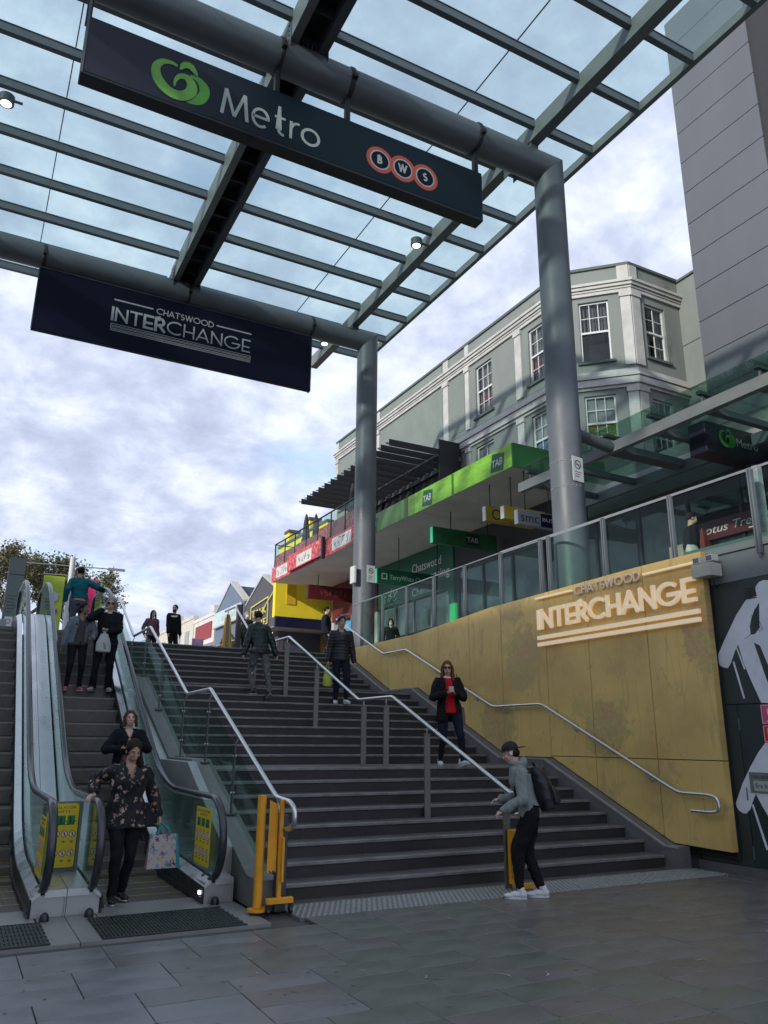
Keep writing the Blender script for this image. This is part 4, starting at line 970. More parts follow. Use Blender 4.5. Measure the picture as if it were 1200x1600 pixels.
# safety stickers
def sticker(x, y0, y1, z0, z1, side, label, green=True, yaw=0., nmt='escalator_safety_sign'):
    """yellow escalator safety sign in the plane x=const, reading along +y or -y"""
    if side == 'L': fr = Fr((x, y1, 0), (0, -1, 0), (-1, 0, 0))
    elif side == 'F': fr = Fr((x, y0, 0), (1, 0, 0), (0, -1, 0))
    w = abs(y1-y0); w = w if side == 'L' else y1
    t = thing(nmt, label, 'sign', (x, y0, z0), 'yellow escalator safety signs')
    h = z1-z0; r_ = .03
    pts = []
    for (cx_, cy_, a0) in ((w-r_, z0+r_, -90), (w-r_, z1-r_, 0), (r_, z1-r_, 90), (r_, z0+r_, 180)): pts += arc(cx_, cy_, r_, r_, a0, a0+90, 4)
    b = MB(); fr.poly(b, pts, .006, .009); obj('panel', b, mat('safety_yellow', (.78, .60, .02), .5, 0, .08, 8.), t)
    ink = mat('sign_ink', (.05, .05, .055), .6); b = MB()
    fr.text(b, 'ESCALATOR', w*.10, z1-h*.085, h*.065, .009, .0102, width=w*.8); fr.text(b, 'SAFETY', w*.25, z1-h*.15, h*.06, .009, .0102, width=w*.5)
    for row in (.52, .22):
        for i in range(4):
            cx_ = w*(.14+.24*i); cy_ = z0+h*row
            fr.box(b, cx_-w*.05, cx_+w*.05, cy_-h*.12, cy_-h*.108, .009, .0101); fr.box(b, cx_-w*.04, cx_+w*.04, cy_-h*.137, cy_-h*.127, .009, .0101)
    obj('lettering', b, ink, t)
    b = MB()
    for i in range(3): fr.box(b, w*(.09+.29*i), w*(.32+.29*i), z0+h*.66, z0+h*.81, .009, .0102)
    obj('green_square', b, mat('safety_green', (.02, .22, .05), .5), t)
    b = MB()
    for i in range(3):
        cx_ = w*(.205+.29*i); fr.disc(b, cx_-.01, z0+h*.78, h*.014, .0102, .0112, 10); fr.box(b, cx_-.018, cx_+.002, z0+h*.70, z0+h*.765, .0102, .0112); fr.stroke(b, [(cx_-.06, z0+h*.67), (cx_-.02, z0+h*.67), (cx_-.02, z0+h*.69), (cx_+.03, z0+h*.69), (cx_+.03, z0+h*.72), (cx_+.06, z0+h*.72)], .008, .0102, .0111)
    obj('pictogram', b, mat('picto_dark_green', (.005, .06, .02), .6), t)
    b = MB(); rb = MB(); kb2 = MB()
    for row in (.52, .22):
        for i in range(4):
            cx_ = w*(.14+.24*i); cy_ = z0+h*row; q = min(w*.105, h*.085)
            fr.disc(b, cx_, cy_, q, .009, .0098, 18); fr.ring(rb, cx_, cy_, q*.80, q, .0098, .0106, 18); fr.stroke(rb, [(cx_-q*.62, cy_+q*.62), (cx_+q*.62, cy_-q*.62)], q*.16, .0098, .0108)
            fr.disc(kb2, cx_+q*.1, cy_+q*.35, q*.16, .0098, .0104, 8); fr.box(kb2, cx_-q*.15, cx_+q*.25, cy_-q*.5, cy_+q*.22, .0098, .0103)
    obj('white_disc', b, WHITE(), t); obj('red_ring', rb, mat('prohibition_red', (.35, .03, .03), .5), t); obj('figure', kb2, ink, t)
    return t
sticker(2.665, 9.02, 9.62, .33, .93, 'L', 'yellow escalator safety sign on the right-hand newel glass')
sticker(.975, 9.02, 9.55, .33, .90, 'L', 'yellow escalator safety sign on the newel glass left of the middle pair')
sticker(1.03, 9.75, .34, .33, .98, 'F', 'yellow escalator safety sign standing between the middle newels')
b = MB(); b.box(1.0, 1.41, 9.77, 9.80, .25, 1.0); b.box(1.38, 1.41, 9.74, 9.77, .25, 1.0)
single('sign_board_frame', b, mat('board_frame_grey', (.16, .19, .17), .5), 'grey frame board holding the safety sign between the newels', 'frame')
b = MB(); b.box(1.03, 1.09, 9.735, 9.742, .80, .90); 
single('small_white_notice', b, WHITE(), 'small white notice stuck over the corner of the middle safety sign', 'notice')
# tiny indicator lamp on the skirt
b = MB(); b.box(2.555, 2.572, 8.95, 9.0, .09, .125); single('skirt_indicator', b, mat('indicator_glow', (.8, .85, .9), .3, emit=(.8, .9, 1), estr=1.2), 'tiny lit white indicator low on the right skirt of the right escalator', 'light')

# ------------------------------------------------------------------ yellow folding barriers
t = thing('folding_barrier', 'yellow folded expanding barrier standing at the end post of the stair balustrade', 'barrier', (3.05, 8.15, 0))
b = MB(); b.tube([(2.935, 8.18, .06), (2.935, 8.18, 1.12)], .045, 16); b.tube([(2.935, 8.18, .03), (2.935, 8.18, .055)], .10, 16); obj('round_post', b, YELL(), t, smooth=40)
b = MB(); b.bbox(3.105, 3.145, 8.08, 8.12, .14, 1.08, .004); obj('post', b, YELL(), t)
for i in range(5):
    b = MB(); x = 2.99+i*.021; b.prism([(x, 8.10+.006*i, .40+.015*(i % 2)), (x+.02, 8.10+.006*i, .38+.015*(i % 2)), (x+.022, 8.10+.006*i, 1.06-.01*i), (x+.004, 8.10+.006*i, 1.08-.01*i)], (0, .006, 0), None); obj('lattice_slat', b, YELL(), t)
b = MB(); b.bbox(2.99, 3.27, 8.05, 8.11, .10, .155, .005); obj('foot_bar', b, YELL(), t)
for x in (3.01, 3.25):
    b = MB(); b.tube([(x-.015, 8.08, .035), (x+.015, 8.08, .035)], .034, 12); b.box(x-.02, x+.02, 8.065, 8.095, .04, .1); obj('castor', b, BLACKR(), t)
b = MB(); b.bbox(3.125, 3.15, 8.04, 8.075, .30, .72, .003); obj('latch', b, YELL(), t)
t = thing('barrier_post', 'yellow barrier case standing behind the person with the backpack', 'barrier', (6.2, 8.2, 0))
b = MB(); b.bbox(6.06, 6.10, 8.05, 8.22, 0.06, .66, .005); b.bbox(6.10, 6.24, 8.19, 8.225, .06, .66, .005); b.bbox(6.10, 6.30, 8.05, 8.09, .02, .08, .005); obj('case', b, YELL(), t)
b = MB(); b.bbox(6.13, 6.18, 8.10, 8.16, .08, .60, .005); obj('slats', b, YELL(), t)
b = MB(); F_ = Fr((6.058, 8.2, 0), (0, -1, 0), (-1, 0, 0))
for i, ch in enumerate('BARRIER'): F_.text(b, ch, .05, .13+.03*i, .035, .0005, .0015)
obj('lettering', b, BLACKM(), t)
# ------------------------------------------------------------------ heritage corner building
GG = mat('sage_green_render', (.215, .24, .222), .75, 0, .14, 1.2, .05, 30, wear=((.12, .145, .135), 1.6, .60), stretch=(1, 1, .35))
GGD = mat('sage_trim_dark', (.10, .122, .115), .7, 0, .12, 3.)
GGP = mat('sage_green_pale_panel', (.20, .235, .21), .75, 0, .14, 1.2, .05, 30)
CRM = mat('white_trim_paint', (.50, .50, .47), .6, 0, .18, 2., .04, 30)
WP = mat('window_white_paint', (.66, .68, .66), .5, 0, .06, 5.)
WG = glass('window_glass', (.75, .78, .78), refl=.9)
INT = mat('window_interior_dark', (.03, .032, .035), .9, 0, .5, 4.)
CURT = mat('net_curtain', (.34, .33, .31), .9, 0, .35, 14., stretch=(6, 6, .4))
BLIND = mat('roller_blind_white', (.68, .69, .66), .8, 0, .08, 6.)

def wall(fr, a0, a1, b0, b1, ops, parent, m_, depth=.18, nm='wall', rim=None):
    As = sorted(set([a0, a1]+[o[0] for o in ops]+[o[1] for o in ops])); Bs = sorted(set([b0, b1]+[o[2] for o in ops]+[o[3] for o in ops]))
    As = [a for a in As if a0 <= a <= a1]; Bs = [b for b in Bs if b0 <= b <= b1]
    mb = MB()
    for i in range(len(As)-1):
        for j in range(len(Bs)-1):
            ca, cb = (As[i]+As[i+1])/2, (Bs[j]+Bs[j+1])/2
            if any(o[0] < ca < o[1] and o[2] < cb < o[3] for o in ops): continue
            mb.add([fr.p(As[i], Bs[j]), fr.p(As[i+1], Bs[j]), fr.p(As[i+1], Bs[j+1]), fr.p(As[i], Bs[j+1])], [(0, 1, 2, 3)])
    for o in ops:
        x0, x1, z0, z1 = o[:4]
        for (p, q) in (((x0, z0), (x1, z0)), ((x1, z0), (x1, z1)), ((x1, z1), (x0, z1)), ((x0, z1), (x0, z0))):
            mb.add([fr.p(*p), fr.p(*q), fr.p(q[0], q[1], -depth), fr.p(p[0], p[1], -depth)], [(3, 2, 1, 0)])
    return obj(nm, mb, m_, parent)
def sash(fr, a0, a1, b0, b1, parent, cols_=3, low='curtain', up='curtain', lowbars=True, d=-.10):
    w = thing_child('window', parent)
    fw_ = .055; mid = b0+(b1-b0)*.50
    mb = MB()
    for (x0, x1, z0, z1) in ((a0+.004, a0+fw_, b0, b1-.004), (a1-fw_, a1-.004, b0, b1-.004), (a0+fw_, a1-fw_, b1-fw_, b1-.004), (a0+fw_, a1-fw_, b0, b0+fw_*1.2), (a0+fw_, a1-fw_, mid-.035, mid+.03)):
        fr.box(mb, x0, x1, z0, z1, d-.04, d+.03)
    obj('frame', mb, WP, w)
    mb = MB(); ia0, ia1 = a0+fw_, a1-fw_
    for i in range(1, cols_):
        x = ia0+(ia1-ia0)*i/cols_; fr.box(mb, x-.011, x+.011, mid+.03, b1-fw_, d-.02, d+.012)
        if lowbars: fr.box(mb, x-.011, x+.011, b0+fw_*1.2, mid-.035, d-.03, d+.002)
    z = (mid+.03+b1-fw_)/2
    for i in range(cols_): fr.box(mb, ia0+(ia1-ia0)*i/cols_+.012, ia0+(ia1-ia0)*(i+1)/cols_-.012, z-.011, z+.011, d-.02, d+.012)
    if lowbars:
        z = (mid-.035+b0+fw_)/2
        for i in range(cols_): fr.box(mb, ia0+(ia1-ia0)*i/cols_+.012, ia0+(ia1-ia0)*(i+1)/cols_-.012, z-.011, z+.011, d-.03, d+.002)
    obj('glazing_bar', mb, WP, w)
    mb = MB(); fr.box(mb, ia0, ia1, mid+.03, b1-fw_, d-.008, d-.004); fr.box(mb, ia0, ia1, b0+fw_, mid-.03, d-.024, d-.020); obj('pane', mb, WG, w)
    for (k_, z0, z1) in ((low, b0+.02, mid), (up, mid, b1-.02)):
        mb = MB(); m_ = {'curtain': CURT, 'blind': BLIND, 'dark': INT}[k_]
        if k_ == 'curtain':
            n = 26; pts = [(ia0+(ia1-ia0)*i/n, -.035*((i*7) % 3)/2) for i in range(n+1)]
            for i in range(n):
                if rnd.random() < .3: continue
                mb.add([fr.p(pts[i][0], z0, d-.10+pts[i][1]), fr.p(pts[i+1][0], z0, d-.10+pts[i+1][1]), fr.p(pts[i+1][0], z1, d-.10+pts[i+1][1]), fr.p(pts[i][0], z1, d-.10+pts[i][1])], [(0, 1, 2, 3)])
        else: fr.box(mb, a0, a1, z0, z1, d-.08, d-.06)
        if k_ != 'dark': obj('curtain' if k_ == 'curtain' else 'blind', mb, m_, w)
    mb = MB(); fr.box(mb, a0, a1, b0, b1, d-.4, d-.38); obj('room', mb, INT, w)
    mb = MB(); fr.box(mb, a0-.10, a1+.10, b0-.085, b0-.002, -.1, .075); obj('sill', mb, GGD, parent)
    return w
def thing_child(name, parent):
    o = bpy.data.objects.new(name, None); o.empty_display_size = .1; col.objects.link(o); o.parent = parent; return o
hb = thing('corner_building', 'pale sage green two storey corner building with white cornices and small paned sash windows', 'building', (15, 20, 4))
FL = Fr((15, 33.4, 0), (0, -1, 0), (-1, 0, 0))      # a = 33.4 - y
FC = Fr((15, 16.58, 0), (1, -1, 0), (-1, -1, 0)); LC = 2.065
FS = Fr((16.46, 15.12, 0), (1, 0, 0), (0, -1, 0))
A = lambda y: 33.4-y
LA = A(16.58)
opsL = [(A(21.33), A(20.33), 12.78, 14.72), (A(18.28), A(17.28), 12.78, 14.72), (A(21.40), A(20.33), 9.9, 11.66), (A(18.28), A(17.22), 9.9, 11.66)]
wall(FL, 0, LA, 4, 15.9, opsL, hb, GG)
opsC = [(.50, 1.40, 12.74, 14.78), (.50, 1.40, 9.9, 11.62)]
wall(FC, 0, LC, 4, 15.9, opsC, hb, GG)
opsS = [(.55, 1.40, 12.86, 14.70), (.55, 1.40, 9.9, 11.5)]
wall(FS, 0, 2.10, 4, 15.9, opsS, hb, GG)
mb = MB(); mb.add([(15, 33.4, 15.9), (15, 16.58, 15.9), (16.46, 15.12, 15.9), (30, 15.12, 15.9), (30, 33.4, 15.9)], [(0, 1, 2, 3, 4)])
mb.add([(15, 33.4, 4), (30, 33.4, 4), (30, 33.4, 15.9), (15, 33.4, 15.9)], [(0, 1, 2, 3)]); obj('roof', mb, GGD, hb)
for (w_, lo, up, bars) in ((opsL[0], 'curtain', 'curtain', True), (opsL[1], 'curtain', 'curtain', True)): sash(FL, *w_, hb, 3, lo, up, bars)
w_ = sash(FL, *opsL[2], hb, 2, 'blind', 'blind', False); w2_ = sash(FL, *opsL[3], hb, 3, 'dark', 'blind', True)
wc1 = sash(FC, *opsC[0], hb, 3, 'dark', 'curtain', False); wc2 = sash(FC, *opsC[1], hb, 3, 'blind', 'blind', True)
sash(FS, *opsS[0], hb, 2, 'curtain', 'curtain', True); sash(FS, *opsS[1], hb, 3, 'dark', 'blind', True)
# window posters
b = MB(); FL.box(b, A(18.20), A(17.30), 10.22, 10.78, -.15, -.146); obj('poster', b, mat('poster_pale_blue', (.30, .52, .66), .6, 0, .25, 6.), w2_)
b = MB(); FL.text(b, 'ART', A(18.12), 10.42, .30, -.1455, -.144, width=.7); obj('lettering', b, mat('poster_blue', (.03, .16, .33), .6), w2_)
b = MB()
for i in range(5): FL.disc(b, A(18.05)+.18*i, 10.30+.03*(i % 2), .06, -.1455, -.144, 8)
obj('poster_print', b, mat('poster_dark_red', (.22, .06, .06), .6), w2_)
b = MB(); FC.box(b, .56, 1.34, 10.30, 10.76, -.150, -.146); obj('poster', b, mat('poster_lime', (.62, .66, .04), .6, 0, .12, 5.), wc2)
b = MB(); FC.text(b, 'stickers', .60, 10.50, .2, -.1455, -.144, width=.66); obj('lettering', b, mat('poster_teal', (.02, .30, .38), .6), wc2)
b = MB(); FL.box(b, A(21.2), A(20.4), 12.95, 13.3, -.16, -.156); obj('poster', b, mat('poster_multi', (.3, .18, .16), .6, 0, .5, 14.), w_)
for (y_a, y_b) in ((21.2, 20.9), (18.2, 17.9)):
    b = MB(); FL.box(b, A(y_a), A(y_b), 13.2, 13.6, -.175, -.17); FL.disc(b, A(y_a)+.5, 13.42, .12, -.175, -.17); obj('window_sticker', b, mat('sticker_red', (.4, .05, .07), .6, 0, .3, 9.), hb)
# mouldings: (frame, a0, a1, list of bands)
def band(fr, a0, a1, z0, z1, c, m_, nm='cornice'):
    b = MB(); fr.box(b, a0, a1, z0, z1, .003, c); return obj(nm, b, m_, hb)
tn = math.tan(R(22.5))
for (z0, z1, c, m_, nm) in ((14.95, 15.06, .07, CRM, 'cornice'), (15.063, 15.12, .10, CRM, 'cornice'), (15.14, 15.24, .15, CRM, 'cornice'), (15.243, 15.33, .20, CRM, 'cornice'), (15.88, 15.97, .06, GGD, 'coping'),
                            (11.78, 11.86, .06, CRM, 'cornice'), (11.87, 12.08, .13, CRM, 'cornice'), (12.10, 12.18, .17, CRM, 'cornice'), (12.183, 12.36, .08, CRM, 'cornice')):
    # one mitred band round the three faces
    P = []
    for q in (.003, c):
        P.append([(15-q, 33.4), (15-q, 16.58-q*tn), (16.46-q*tn, 15.12-q), (18.555, 15.12-q)])
    lo_a = 0 if z0 > 14 else 33.4-23.4
    if lo_a:
        for r_ in P: r_[0] = (r_[0][0], 23.4)
    b = MB(); vs = [(x, y, z) for z in (z0, z1) for r_ in P for (x, y) in r_]; fs = []
    for i in range(3):
        fs += [(4+i, 5+i, 13+i, 12+i), (i, 4+i+0, 5+i, i+1)[::-1], (8+i, 9+i, 13+i, 12+i)[::-1]]
    fs += [(0, 4, 12, 8), (3, 11, 15, 7)]
    b.add(vs, fs); obj(nm, b, m_, hb)
def pil(fr, a0, a1, z0, z1, c=.05, cap=True):
    b = MB(); fr.box(b, a0, a1, z0, z1-.16, .003, c)
    if cap: fr.box(b, a0-.03, a1+.03, z1-.157, z1, .003, c+.04)
    obj('pilaster', b, CRM, hb)
for (y0_, y1_, full) in ((23.45, 23.10, 1), (21.95, 21.70, 0), (18.95, 18.62, 0), (29.0, 28.75, 1), (33.38, 33.1, 1)):
    pil(FL, A(y0_), A(y1_), 4.2 if full else 12.5, 14.945)
    b = MB(); FL.box(b, A(y0_)-.0, A(y1_)+.0, 15.335, 15.875, .003, .035)
    if full or y0_ == 21.95: obj('parapet_pier', b, CRM, hb)
    if not full: pil(FL, A(y0_), A(y1_), 9.4, 11.775)
pil(FC, 1.76, LC-.005, 12.5, 14.945, .05); pil(FC, 1.76, LC-.005, 9.4, 11.775, .05); pil(FC, .02, .22, 12.5, 14.945); pil(FC, .02, .22, 9.4, 11.775)
pil(FS, .005, .34, 12.5, 14.945, .05); pil(FS, .005, .34, 9.4, 11.775, .05)
b = MB(); FC.box(b, 1.72, LC-.002, 15.335, 15.875, .003, .05); FS.box(b, .002, .3, 15.335, 15.875, .003, .05); obj('parapet_pier', b, CRM, hb)
# recessed paler panels between pilasters
for (ya, yb_, z0, z1) in ((33.0, 29.1, 12.4, 14.9), (28.7, 23.5, 12.4, 14.9), (23.05, 22.0, 12.6, 14.85)):
    b = MB(); FL.box(b, A(ya)+.05, A(yb_)-.05, z0, z1, .003, .012); obj('render_panel', b, GGP, hb)
b = MB(); FL.box(b, A(33.3), A(30), 15.38, 15.84, .003, .012); FL.box(b, A(28.6), A(23.6), 15.38, 15.84, .003, .012); obj('parapet_panel', b, GGP, hb)
b = MB(); b.tube([(17.75, 15.02, 4.2), (17.75, 15.02, 8.6)], .05, 8); obj('downpipe', b, GGD, hb)

# plain green side wall with downpipe in front of the tower
sw = thing('side_wall', 'plain sage wall with a tall grey downpipe between the corner building and the tower', 'building', (18.6, 14.4, 4))
b = MB(); b.box(18.56, 20, 13.0, 15.119, 4, 15.85); obj('wall', b, GG, sw)
b = MB(); b.box(18.50, 20.05, 13.0, 15.119, 15.853, 15.93); obj('coping', b, GGD, sw)
b = MB(); b.box(18.38, 18.52, 14.05, 14.2, 9, 14.3); b.box(18.36, 18.555, 14.02, 14.23, 14.1, 14.35); obj('downpipe', b, STEEL(), sw)
b = MB()
for z in (12.1, 13.6): b.box(18.553, 18.558, 13.0, 15.119, z, z+.02)
obj('wall_joint', b, BLACKM(), sw)

# ------------------------------------------------------------------ grey tower
tw = thing('grey_tower', 'tall windowless grey panelled tower block rising out of the top right corner', 'building', (17.5, 10, 4))
TG = mat('tower_panel_grey', (.108, .118, .132), .6, .0, .10, .7, .03, 20, stretch=(1, 1, .3))
zj = 4.6
while zj < 24.3:
    z1 = min(zj+1.10, 24.5)
    b = MB(); b.box(17.5, 17.56, 10.86, 13.6, zj+.012, z1-.012); obj('panel', b, TG, tw)
    b = MB(); b.box(17.5, 17.56, 2, 10.0, zj+.012, z1-.012); obj('panel', b, TG, tw)
    zj += 1.10
b = MB(); b.box(17.56, 26, 2, 13.59, 4, 24.45); obj('core', b, mat('tower_core_dark', (.03, .032, .036), .8), tw)
b = MB(); b.box(17.7, 17.72, 10.0, 10.86, 4, 24.4) ; obj('recess_glazing', b, mat('recess_dark', (.02, .024, .03), .25, 0, .2, 1.), tw)

# ------------------------------------------------------------------ awning of the shops
aw = thing('shop_awning', 'long flat shop awning, bright green fascia at its near end and red patterned beyond', 'awning', (13.5, 24, 8.6))
SOF = mat('awning_soffit', (.66, .63, .58), .8, 0, .12, 1.0, .02, 20)
b = MB()
for i in range(11): b.box(12.02, 14.99, 15.52+i*1.645, 15.52+i*1.645+1.635, 8.62, 8.66)
obj('soffit', b, SOF, aw)
b = MB(); b.box(12.02, 14.99, 15.52, 33.55, 8.665, 9.25); obj('deck', b, mat('awning_deck', (.12, .12, .12), .8), aw)
FA = Fr((12.0, 33.6, 0), (0, -1, 0), (-1, 0, 0)); AA = lambda y: 33.6-y
def fgreen():
    return mat('fascia_lime_green', (.30, .62, .05), .5, 0, .32, 1.6, stretch=(1, 1, 3))
DKG = mat('fascia_dark_green', (.008, .10, .035), .5, 0, .15, 3.)
for (ya, yb_, m_) in ((24.6, 23.4, fgreen()), (23.38, 21.0, mat('fascia_olive_green', (.09, .20, .05), .5, 0, .15, 2.)), (20.98, 18.4, fgreen()), (18.38, 15.5, fgreen())):
    b = MB(); FA.box(b, AA(ya), AA(yb_), 8.60, 9.26, -.01, .015); obj('fascia_panel', b, m_, aw)
b = MB(); b.box(12.0, 15.2, 15.46, 15.5, 8.60, 9.26); obj('end_fascia', b, mat('fascia_end_green', (.018, .13, .025), .5, 0, .15, 2.), aw)
for y in (23.7, 20.05, 16.4):
    b = MB(); FA.poly(b, [(AA(y)-.05, 8.70), (AA(y)+.52, 8.62), (AA(y)+.60, 9.10), (AA(y)+.05, 9.20)], .016, .022); obj('logo_panel', b, DKG, aw)
    b = MB(); FA.text(b, 'TAB', AA(y)+.04, 8.80, .30, .0225, .026, width=.46, italic=.15); obj('lettering', b, WHITE(), aw)
for y in (21.6, 18.4):
    b = MB(); FA.box(b, AA(y), AA(y)+.12, 8.61, 9.25, .016, .018); obj('fascia_stripe', b, mat('fascia_stripe_green', (.06, .2, .03), .6), aw)
# red fascia
def redprint(name='red_flower_print', back=(.45, .012, .03)):
    m = bpy.data.materials.new(name); m.use_nodes = True; t = m.node_tree; b = t.nodes['Principled BSDF']; b.inputs['Roughness'].default_value = .6
    tcn = N(t, 'ShaderNodeTexCoord'); vo = N(t, 'ShaderNodeTexVoronoi', inp={'Scale': 7.5, 'Randomness': 1.}); nz = N(t, 'ShaderNodeTexNoise', inp={'Scale': 9., 'Detail': 4., 'Distortion': 1.2})
    t.links.new(tcn.outputs['Object'], vo.inputs['Vector']); t.links.new(tcn.outputs['Object'], nz.inputs['Vector'])
    rp = N(t, 'ShaderNodeValToRGB'); q = rp.color_ramp.elements; q[0].position = .36; q[0].color = tuple(back)+(1,); q[1].position = .64; q[1].color = (.62, .30, .28, 1)
    k = q.new(.5); k.color = (.55, .05, .07, 1); t.links.new(nz.outputs[0], rp.inputs[0])
    mx = N(t, 'ShaderNodeMix', data_type='RGBA'); r2 = N(t, 'ShaderNodeValToRGB'); r2.color_ramp.elements[0].position = .12; r2.color_ramp.elements[1].position = .2
    t.links.new(vo.outputs['Distance'], r2.inputs[0]); t.links.new(r2.outputs[0], mx.inputs[0]); mx.inputs[6].default_value = (.65, .42, .12, 1); t.links.new(rp.outputs[0], mx.inputs[7]); t.links.new(mx.outputs[2], b.inputs['Base Color'])
    return m
RP = redprint()
WPt = mat('fascia_white_patch', (.66, .62, .58), .6, 0, .1, 6.)
for (ya, yb_) in ((33.6, 31.4), (31.38, 28.3), (27.6, 24.62)):
    b = MB(); FA.box(b, AA(ya), AA(yb_), 8.60, 9.26, -.01, .014); obj('fascia_panel', b, RP, aw)
b = MB(); FA.box(b, AA(31.3), AA(27.62), 8.66, 9.34, .10, .16); obj('raised_fascia_panel', b, RP, aw)
b = MB(); FA.box(b, AA(27.64), AA(27.5), 8.52, 9.4, .05, .17); obj('fascia_divider', b, BLACKM(), aw)
def scribble(fr, mb, a0, a1, b0, b1, c0, n, seed, w=.022):
    r_ = random.Random(seed)
    for i in range(n):
        a = a0+(a1-a0)*(i+.5)/n; s_ = (a1-a0)/n*.40
        for j in range(5):
            p = (a+r_.uniform(-s_, s_), b0+(b1-b0)*r_.random()); q_ = (a+r_.uniform(-s_, s_), b0+(b1-b0)*r_.random())
            m_ = ((p[0]+q_[0])/2+r_.uniform(-.04, .04), (p[1]+q_[1])/2+r_.uniform(-.04, .04))
            if math.hypot(p[0]-q_[0], p[1]-q_[1]) > .05: fr.stroke(mb, smooth_pts([p, m_, q_], 3), w, c0, c0+.001+.0003*j)
for (ya, yb_, c0, sd) in ((33.0, 31.6, .016, 3), (30.2, 28.6, .162, 4), (26.9, 25.2, .016, 5)):
    b = MB(); FA.box(b, AA(ya), AA(yb_), 8.70, 9.18, c0, c0+.003); obj('white_patch', b, WPt, aw)
    b = MB(); scribble(FA, b, AA(ya)+.1, AA(yb_)-.1, 8.74, 9.14, c0+.004, 4, sd); obj('brush_lettering', b, BLACKM(), aw)
# balcony rail on the awning
br = thing('balcony_rail', 'black framed glass balcony rail above the red patterned awning fascia', 'balustrade', (12, 29, 9.3))
ys = [33.45, 32.2, 31.0, 29.75, 28.5, 27.2, 25.9, 24.7]
PPR = mat('pink_leaf_film', (.42, .10, .12), .7, 0, .5, 9.)
for i, y in enumerate(ys):
    b = MB(); b.box(12.03, 12.07, y-.022, y+.022, 9.26, 10.34); obj('post', b, BLACKM(), br)
    if i: 
        b = MB(); b.box(12.045, 12.053, y+.025, ys[i-1]-.025, 9.30, 10.30); obj('glass_pane', b, GL_RAIL(), br)
        b = MB(); b.box(12.056, 12.060, y+.03, ys[i-1]-.03, 9.30, 9.80+.12*(i > 4)+.015*(i % 2)); obj('printed_film', b, RP if i % 2 else PPR, br)
b = MB(); b.box(12.02, 12.08, 24.6, 33.5, 10.34, 10.38); b.box(12.05, 15.0, 33.46, 33.5, 10.34, 10.38); b.box(12.08, 15, 24.62, 24.66, 10.34, 10.38); obj('top_rail', b, BLACKM(), br)
b = MB()
for x in (12.05, 13.2, 14.3): b.box(x, x+.04, 33.46, 33.5, 9.26, 10.34)
obj('post', b, BLACKM(), br)
# pergola of black louvres
pg = thing('louvre_pergola', 'black slatted pergola projecting over the balcony from the green wall', 'pergola', (13.5, 26, 11.6))
for i in range(14):
    y = 22.3+i*.615
    b = MB(); b.prism([(12.0, y, 11.56), (12.0, y+.30, 11.66), (12.0, y+.30, 11.71), (12.0, y+.01, 11.62)], (2.97, 0, 0), None); b.prism([(11.99, y-.005, 11.50), (11.99, y+.02, 11.50), (11.99, y+.02, 11.74), (11.99, y-.005, 11.74)], (2.98, 0, 0), None); obj('slat', b, BLACKM(), pg)
b = MB(); b.box(14.8, 14.9, 22.2, 30.6, 11.40, 11.55); b.tube([(13.9, 22.2, 11.45), (13.9, 30.6, 11.45)], .05, 8); obj('beam', b, STEEL_D(), pg)
for y in (23.0, 25.6, 28.2, 30.4):
    b = MB(); b.box(14.82, 14.90, y, y+.08, 9.26, 11.4); obj('post', b, BLACKM(), pg)
b = MB(); b.box(14.93, 14.98, 22.4, 31.0, 9.28, 12.15); obj('back_wall', b, mat('balcony_back_wall', (.03, .03, .032), .8, 0, .3, 3.), pg)
b = MB(); b.box(14.0, 14.92, 22.25, 22.32, 9.28, 12.1); obj('side_screen', b, BLACKM(), pg)
def parasol(x, y, z, lab):
    b = MB(); b.tube([(x, y, z), (x, y, z+.9)], .03, 6)
    b.loft([(x, y, z+.75, .20, .20), (x+.02, y, z+1.0, .17, .15), (x, y, z+1.5, .12, .12), (x, y, z+1.9, .06, .06), (x, y, z+2.0, .02, .02)], 9)
    single('folded_parasol', b, mat('charcoal_canvas', (.045, .045, .05), .9, 0, .3, 9.), lab, 'parasol', 'folded parasols on the balcony', smooth=40)
parasol(12.5, 30.9, 9.27, 'folded dark parasol at the far end of the balcony, beyond the slatted pergola'); parasol(12.4, 26.0, 9.27, 'folded dark parasol under the slats, just left of the far column')
parasol(12.5, 29.8, 9.0, 'slim folded dark parasol standing in the middle of the balcony rail')

# ------------------------------------------------------------------ shopfronts under the awning
sf = thing('chemist_shopfront', 'green chemist shopfront with a slanted green sign wall and lit glass windows under the awning', 'shopfront', (14.9, 25.5, 4.15))
FW = Fr((14.9, 33.0, 0), (0, -1, 0), (-1, 0, 0)); AW = lambda y: 33.0-y
CG = mat('chemist_green', (.006, .12, .06), .5, 0, .15, 2.)
b = MB(); FW.poly(b, [(AW(28.4), 6.85), (AW(23.1), 6.85), (AW(22.9), 6.3), (AW(22.7), 6.3), (AW(22.7), 8.6), (AW(28.4), 8.6)], .02, .10); obj('sign_wall', b, CG, sf)
b = MB(); FW.text(b, 'Chatswood', AW(25.6), 7.86, .48, .101, .108, width=2.1); FW.text(b, 'Dispensing', AW(25.3), 7.38, .48, .101, .108, width=2.35); FW.text(b, 'Chemist', AW(25.6), 6.96, .42, .101, .108, width=1.7); obj('lettering', b, WHITE(), sf)
b = MB(); scribble(FW, b, AW(28.1), AW(26.7), 7.0, 7.55, .101, 3, 11, .035); obj('brush_lettering', b, mat('chemist_cream', (.5, .55, .5), .5), sf)
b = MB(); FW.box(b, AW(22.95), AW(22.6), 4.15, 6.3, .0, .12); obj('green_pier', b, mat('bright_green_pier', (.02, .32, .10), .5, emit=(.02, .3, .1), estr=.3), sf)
b = MB(); FW.box(b, AW(28.4), AW(23.0), 4.15, 6.8, .0, .012); obj('window_pane', b, GL_DARK(), sf)
b = MB()
